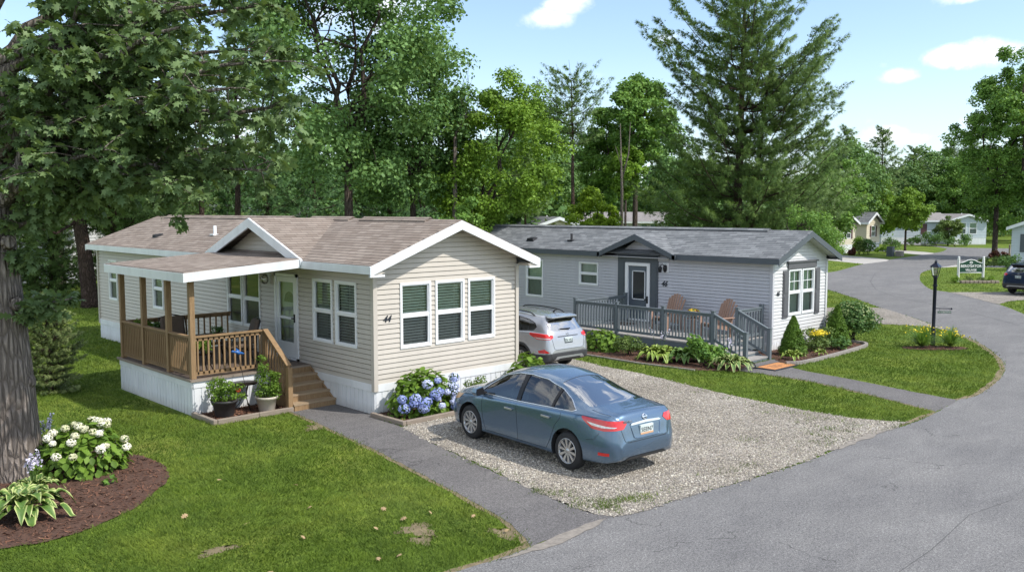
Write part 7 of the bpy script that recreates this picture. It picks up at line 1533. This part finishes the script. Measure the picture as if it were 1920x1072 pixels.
def far_home(c, rz, w, l, mat, roof, label, wins=(), door=None, ze=3.05, rise=1.0, gablew=0, trim='trim', zs=.9, shutters=None, name='mobile_home', extra=None, skirtz=.9):
    """local frame: gable front on the -y side, x across (w), y depth (l)"""
    o = thing(name, (0, 0, 0), label, 'mobile home', 'homes farther off in the village')
    G = Fr((-w/2, 0, 0), (1, 0, 0), (0, -1, 0)); Lf = Fr((-w/2, l, 0), (0, -1, 0), (-1, 0, 0)); Rt = Fr((w/2, 0, 0), (0, 1, 0), (1, 0, 0)); Bk = Fr((w/2, l, 0), (-1, 0, 0), (0, 1, 0))
    fs = {'G': G, 'L': Lf, 'R': Rt}
    for nm, f, ww, g in (('gable_wall', G, w, 1), ('side_wall', Lf, l, 0), ('side_wall', Rt, l, 0), ('rear_wall', Bk, w, 1)):
        ops = [q[1:5] for q in wins if fs.get(q[0]) is f]
        m = MB(); lapwall(m, f, 0, ww, skirtz, ze+(rise if g else 0), ops, .2, .018, gable=(ze, rise/(w/2), w/2) if g else None); m.build(nm, M[mat], o, recalc=False)
        m = MB(); f.box(m, 0, ww, 0, skirtz, -.03, .0); m.build('skirting', M['skirt'], o)
    for q in wins:
        window(o, fs[q[0]], q[1], q[2], q[3], q[4], 'curtain', grid=False, mid=.5)
        if shutters:
            for a in (q[1]-.36, q[2]+.04): m = MB(); fs[q[0]].box(m, a, a+.32, q[3], q[4], .012, .05); m.build('shutter', M[shutters], o)
    if door: m = MB(); fs[door[0]].box(m, *door[1:5], .0, .05); m.build('door', M['slate_door'] if len(door) < 6 else M[door[5]], o)
    e = .35; m = MB(); gable_roof(m, -w/2-e, w/2+e, -e, l+e, ze+.1, rise+.1, .05); m.build('roof', M[roof], o)
    m = MB(); zr = ze+.1; rr = rise+.1
    for y in (-e-.04, l+e):
        for xa in (-w/2-e-.03, w/2+e+.03): m.hexa([(xa, y, zr-.27), (0, y, zr+rr-.27), (0, y+.04, zr+rr-.27), (xa, y+.04, zr-.27), (xa, y, zr-.03), (0, y, zr+rr-.022), (0, y+.04, zr+rr-.022), (xa, y+.04, zr-.03)])
    m.box(-w/2-e-.03, -e, zr-.24, -w/2-e, l+e, zr-.02); m.box(w/2+e, -e, zr-.24, w/2+e+.03, l+e, zr-.02); m.build('fascia', M[trim], o)
    m = MB(); m.lathe([(0, .4), (.06, .4), (.06, -.1)], (w*.2, l*.4, zr+rr*.6), 10); m.build('vent_pipe', M[trim], o)
    if extra: extra(o)
    o.location = c; o.rotation_euler = (0, 0, rz); return o
def far_place():
    A = at
    # cream home, left of the far lawns
    def ex(o):   # projecting front gable unit on its left side
        m = MB(); F2 = Fr((-3.2-3.0, 5.6, 0), (0, -1, 0), (-1, 0, 0))
    far_home(A(1636, 98), 0, 3.3, 11, 'cream', 'roof_grey', 'cream home with grey roof and brown shutters beyond the left curve of the road', [('G', 1.15, 2.15, 1.55, 2.75), ('L', 5.6, 6.8, 1.55, 2.75)], ('L', 7.7, 8.6, .9, 2.8, 'slate_door'), shutters='burgundy_paint')
    far_home(A(1585, 92), 0, 4.2, 7, 'cream', 'roof_grey', 'cream gabled home half hidden by the fruit tree behind the grey gable', [('G', .8, 1.8, 1.5, 2.7), ('G', 2.2, 3.2, 1.5, 2.7)], shutters='burgundy_paint')
    c = A(1812, 116); o = far_home((c.x, c.y, 0), HEAD-math.pi/2, 5.0, 9, 'pale', 'roof_far', 'pale blue-grey home end with two tall windows beyond the far road bend', [('G', 1.35, 2.35, 1.35, 2.85), ('G', 2.75, 3.75, 1.35, 2.85)], skirtz=.9, rise=.75)
    c = A(1755, 120)
    far_home((c.x-FW[0]*0, c.y, 0), HEAD, 5, 8.5, 'pale', 'roof_far', 'long grey roofed home wing with a maroon door beyond the round maple', [('L', 3.0, 4.0, 1.7, 2.7)], ('L', 5.2, 6.0, 1.3, 2.7, 'burgundy_paint'), rise=.9)
    far_home(A(1966, 68), HEAD-math.pi/2-R(33), 5.0, 9, 'pale', 'roof_far', 'pale blue home cut by the right edge of the photo beside the navy car', [('G', .95, 1.9, 1.2, 2.6)], shutters='slate', skirtz=.3)
    far_home(A(1046, 72), R(-25), 4.4, 12, 'cream', 'roof_grey', 'cream gable with grey roof showing over the grey ridge left of the small yellow-green maple', [], rise=.75, ze=2.98)
    c = A(1280, 108); far_home((c.x, c.y, 0), HEAD, 5, 16, 'white_or_lit_siding', 'roof_far', 'white home with a long brown-grey roof behind the big pine', [('L', 10.5, 11.3, 1.9, 2.9), ('L', 11.6, 12.4, 1.9, 2.9)], rise=1.0)
    c = A(165, 56); far_home((c.x, c.y, 0), HEAD, 5, 11, 'white_or_lit_siding', 'roof_far', 'white home glimpsed through the pines left of the beige home', [('L', 4.2, 5.2, 1.4, 2.6)], rise=1.0, skirtz=.5)
    c = A(700, 66); far_home((c.x, c.y, 0), HEAD, 5, 13, 'white_or_lit_siding', 'roof_grey', 'white home glimpsed over the brown ridge among the dark pines', [], rise=1.3, ze=3.35)
    # shrubs around the far homes
    for px, d, r_, h, mt, lb in ((1574, 88, .5, .8, 'burgundy', 'left maroon ball shrub before the cream homes'), (1598, 88, .55, .8, 'burgundy', 'right maroon ball shrub before the cream homes'), (1612, 89, 1.0, 1.6, 'shrub', 'olive shrub left of the tall dark one before the cream homes'), (1629, 89, 1.1, 2.1, 'deep', 'tall dark shrub at the corner of the cream home'), (1610, 91, .9, 2.6, 'lime', 'yellow-green shrub between the two cream gables'), (1673, 96, 1.2, 2.0, 'deep', 'rounded dark shrub right of the cream home'), (1660, 93, 1.3, .9, 'lime', 'low yellow-green shrub by the cream gable end'), (1711, 112, 1.2, 1.5, 'deep', 'small ball shrub, leftmost before the far grey home'), (1735, 112, 1.4, 2.0, 'deep', 'ball shrub, second from the left before the far grey home'), (1756, 110, 1.4, 2.1, 'deep', 'ball shrub just left of the low dusky tree'), (1790, 110, 1.8, 1.5, 'deep', 'wide low shrub under the low dusky tree'), (1808, 112, 1.3, 2.0, 'deep', 'ball shrub under the tall far windows'), (1870, 82, 1.4, .9, 'burgundy', 'dark reddish shrub at the foot of the roadside maple'), (1895, 72, 1.8, 1.3, 'shrub', 'olive shrub beside the right edge home'), (1862, 70, 1.6, .8, 'shrub', 'low olive shrub right of the village sign'), (1892, 66, 1.4, 1.4, 'deep', 'dark shrub behind the navy car'), (1815, 66, 1.0, .5, 'shrub', 'low shrub behind the village sign')):
        b = A(px, d); shrub(b, r_, r_*.8, h, lb, mt, .16 if d > 80 else .13, 900, group='shrubs round the far homes', lumps=10)
    c = A(1670, 86); o = thing('utility_box', c, 'small dark utility box on the lawn between the two concrete drives', 'box'); m = MB(); m.box(c.x-.28, c.y-.28, 0, c.x+.28, c.y+.28, .95); m.build('cabinet', M['slate'], o); m = MB(); m.box(c.x+.35, c.y-.9, 0, c.x+.95, c.y-.3, .5); m.build('vault', M['kerb'], o)
    c = A(1893, 86); o = tag(MB().box(c.x-.06, c.y-.06, 0, c.x+.06, c.y+.06, 1.1).lathe([(.09, 1.1), (.03, 1.15), (0, 1.16)], c, 8).build('marker_post', M['timber'], None, c), 'short brown post on the verge right of the roadside maple', 'post')
def world():
    w = bpy.data.worlds.new('World'); S.world = w; w.use_nodes = True; nt = w.node_tree; bg = nt.nodes['Background']
    sky = N(nt, 'ShaderNodeTexSky', sky_type='NISHITA'); sky.sun_disc = False; sky.sun_elevation = SUN_EL; sky.sun_rotation = SUN_ROT; sky.altitude = 50; sky.air_density = 1.0; sky.dust_density = .6; sky.ozone_density = 1.6
    tc = N(nt, 'ShaderNodeTexCoord'); v = tc.outputs['Generated']
    nz = noise(nt, v, 13, 9, .62, .4); nz2 = noise(nt, v, 34, 6, .6)
    n = math_(nt, 'ADD', math_(nt, 'MULTIPLY', nz, .75), math_(nt, 'MULTIPLY', nz2, .25))
    total = None
    def dirv(px, py):
        s = (px-CX)/F; z = -(py-HOR)/F; return Vector((FW[0]+s*RT[0], FW[1]+s*RT[1], z)).normalized()
    # px, py, half width, half height (px), strength
    for px, py, sx, sy, k in ((1015, 45, 80, 26, .85), (1062, 18, 60, 26, .75), (1255, 82, 60, 20, .6), (1140, 145, 80, 15, .6), (1668, 147, 46, 19, 1.0), (1640, 130, 26, 12, .6), (1775, 112, 58, 26, 1.05), (1850, 104, 80, 34, 1.15), (1790, 5, 90, 14, .6), (1640, 28, 120, 9, .45), (1640, 258, 70, 30, .9), (1560, 246, 60, 20, .7), (1705, 262, 60, 16, .8), (1825, 228, 60, 16, .5), (1590, 240, 90, 34, .4), (700, 20, 160, 70, .9), (400, 180, 200, 130, .8), (560, 120, 120, 80, .6), (150, 60, 200, 60, .5)):
        c = dirv(px, py); sc = 1/F
        d = N(nt, 'ShaderNodeVectorMath', operation='SUBTRACT'); L(nt, v, d.inputs[0]); d.inputs[1].default_value = c
        out = []
        for ax, q in (((RT[0], RT[1], 0), sx), ((0, 0, 1), sy)):
            dt = N(nt, 'ShaderNodeVectorMath', operation='DOT_PRODUCT'); L(nt, d.outputs[0], dt.inputs[0]); dt.inputs[1].default_value = ax
            x = math_(nt, 'DIVIDE', dt.outputs['Value'], q*sc*.93); out.append(math_(nt, 'MULTIPLY', x, x))
        dt = N(nt, 'ShaderNodeVectorMath', operation='DOT_PRODUCT'); L(nt, v, dt.inputs[0]); dt.inputs[1].default_value = c
        r2 = math_(nt, 'ADD', out[0], out[1]); m_ = math_(nt, 'SUBTRACT', 1.0, r2, True); m_ = math_(nt, 'MULTIPLY', math_(nt, 'MULTIPLY', m_, k), math_(nt, 'GREATER_THAN', dt.outputs['Value'], .5))
        total = m_ if total is None else math_(nt, 'MAXIMUM', total, m_)
    # broken cloud overhead and behind (mirrored in the glass)
    sp = N(nt, 'ShaderNodeSeparateXYZ'); L(nt, v, sp.inputs[0]); fd = N(nt, 'ShaderNodeVectorMath', operation='DOT_PRODUCT'); L(nt, v, fd.inputs[0]); fd.inputs[1].default_value = (FW[0], FW[1], 0)
    hi = math_(nt, 'MAXIMUM', math_(nt, 'MULTIPLY', math_(nt, 'SUBTRACT', .30, fd.outputs['Value'], True), 2.2, True), math_(nt, 'MULTIPLY', math_(nt, 'SUBTRACT', sp.outputs[2], .33, True), 5.0, True))
    big = noise(nt, v, 2.1, 7, .6, .3); total = math_(nt, 'MAXIMUM', total, math_(nt, 'MULTIPLY', hi, math_(nt, 'MULTIPLY', math_(nt, 'SUBTRACT', big, .36, True), 5.0, True)))
    f = math_(nt, 'ADD', math_(nt, 'MULTIPLY', total, .95), math_(nt, 'MULTIPLY', math_(nt, 'SUBTRACT', n, .58), 3.6)); mr = N(nt, 'ShaderNodeMapRange', interpolation_type='SMOOTHSTEP'); L(nt, f, mr.inputs[0]); mr.inputs[1].default_value = .0; mr.inputs[2].default_value = .95
    fac = math_(nt, 'MULTIPLY', mr.outputs[0], math_(nt, 'MULTIPLY', total, 5, True), True)
    hz = N(nt, 'ShaderNodeMapRange'); L(nt, sp.outputs[2], hz.inputs[0]); hz.inputs[1].default_value = -.01; hz.inputs[2].default_value = .17; hz.inputs[3].default_value = .55; hz.inputs[4].default_value = .03
    skyc = mix(nt, hz.outputs[0], sky.outputs[0], HAZE_C); col = mix(nt, fac, skyc, CLOUD_C); L(nt, col, bg.inputs[0]); bg.inputs[1].default_value = SKY_K
SV = Vector((.36, -.80, 1.0)).normalized(); SUN_EL = math.asin(SV.z); SUN_ROT = math.atan2(SV.x, SV.y)
SKY_K = .15; HAZE_C = (3.7, 4.7, 5.8); CLOUD_C = (6.2, 6.35, 6.6)
def camera():
    cd = bpy.data.cameras.new('camera'); c = bpy.data.objects.new('camera', cd); COL.objects.link(c); c.location = (0, 0, CAMH)
    cd.sensor_width = 36; cd.lens = F/1920*36; cd.clip_end = 3000; cd.clip_start = .1
    pitch = math.atan((536-HOR)/F); c.rotation_euler = (math.pi/2-pitch, 0, HEAD-math.pi/2); S.camera = c
    l = bpy.data.lights.new('sun', 'SUN'); l.energy = 3.0; l.angle = R(.6); l.color = (1, .955, .89); o = bpy.data.objects.new('sun', l); COL.objects.link(o); o.rotation_euler = SV.to_track_quat('Z', 'Y').to_euler()
    S.view_settings.view_transform = 'Standard'; S.view_settings.look = 'None'; S.view_settings.gamma = 1; S.view_settings.exposure = 0.6
    S.cycles.max_bounces = 8; S.cycles.transparent_max_bounces = 16; S.cycles.use_denoising = True
import time, os
T0_ = time.time()
def step(n, f):
    f(); print(n, round(time.time()-T0_, 1))
build_mats()
M['tar'] = plain('tar_line', (.085, .083, .081), .8); M['soil_road'] = plain('sandy_grit', (.235, .21, .18), .95, var=.25, scale=12, bumpk=.4); M['burgundy_paint'] = vinyl('maroon_paint', (.10, .045, .05), .5)
world(); camera()
SKIP = os.environ.get('SKIP', '')
step('ground', build_ground)
if 'g' not in SKIP: step('grass', build_grass)
step('house44', build_house44); step('porch', build_porch44); step('house46', build_house46); step('deck', build_deck46)
if 'c' not in SKIP: step('cars', build_cars)
if 'v' not in SKIP: step('veg', vegetation)
step('garden', garden); step('far', far_place)
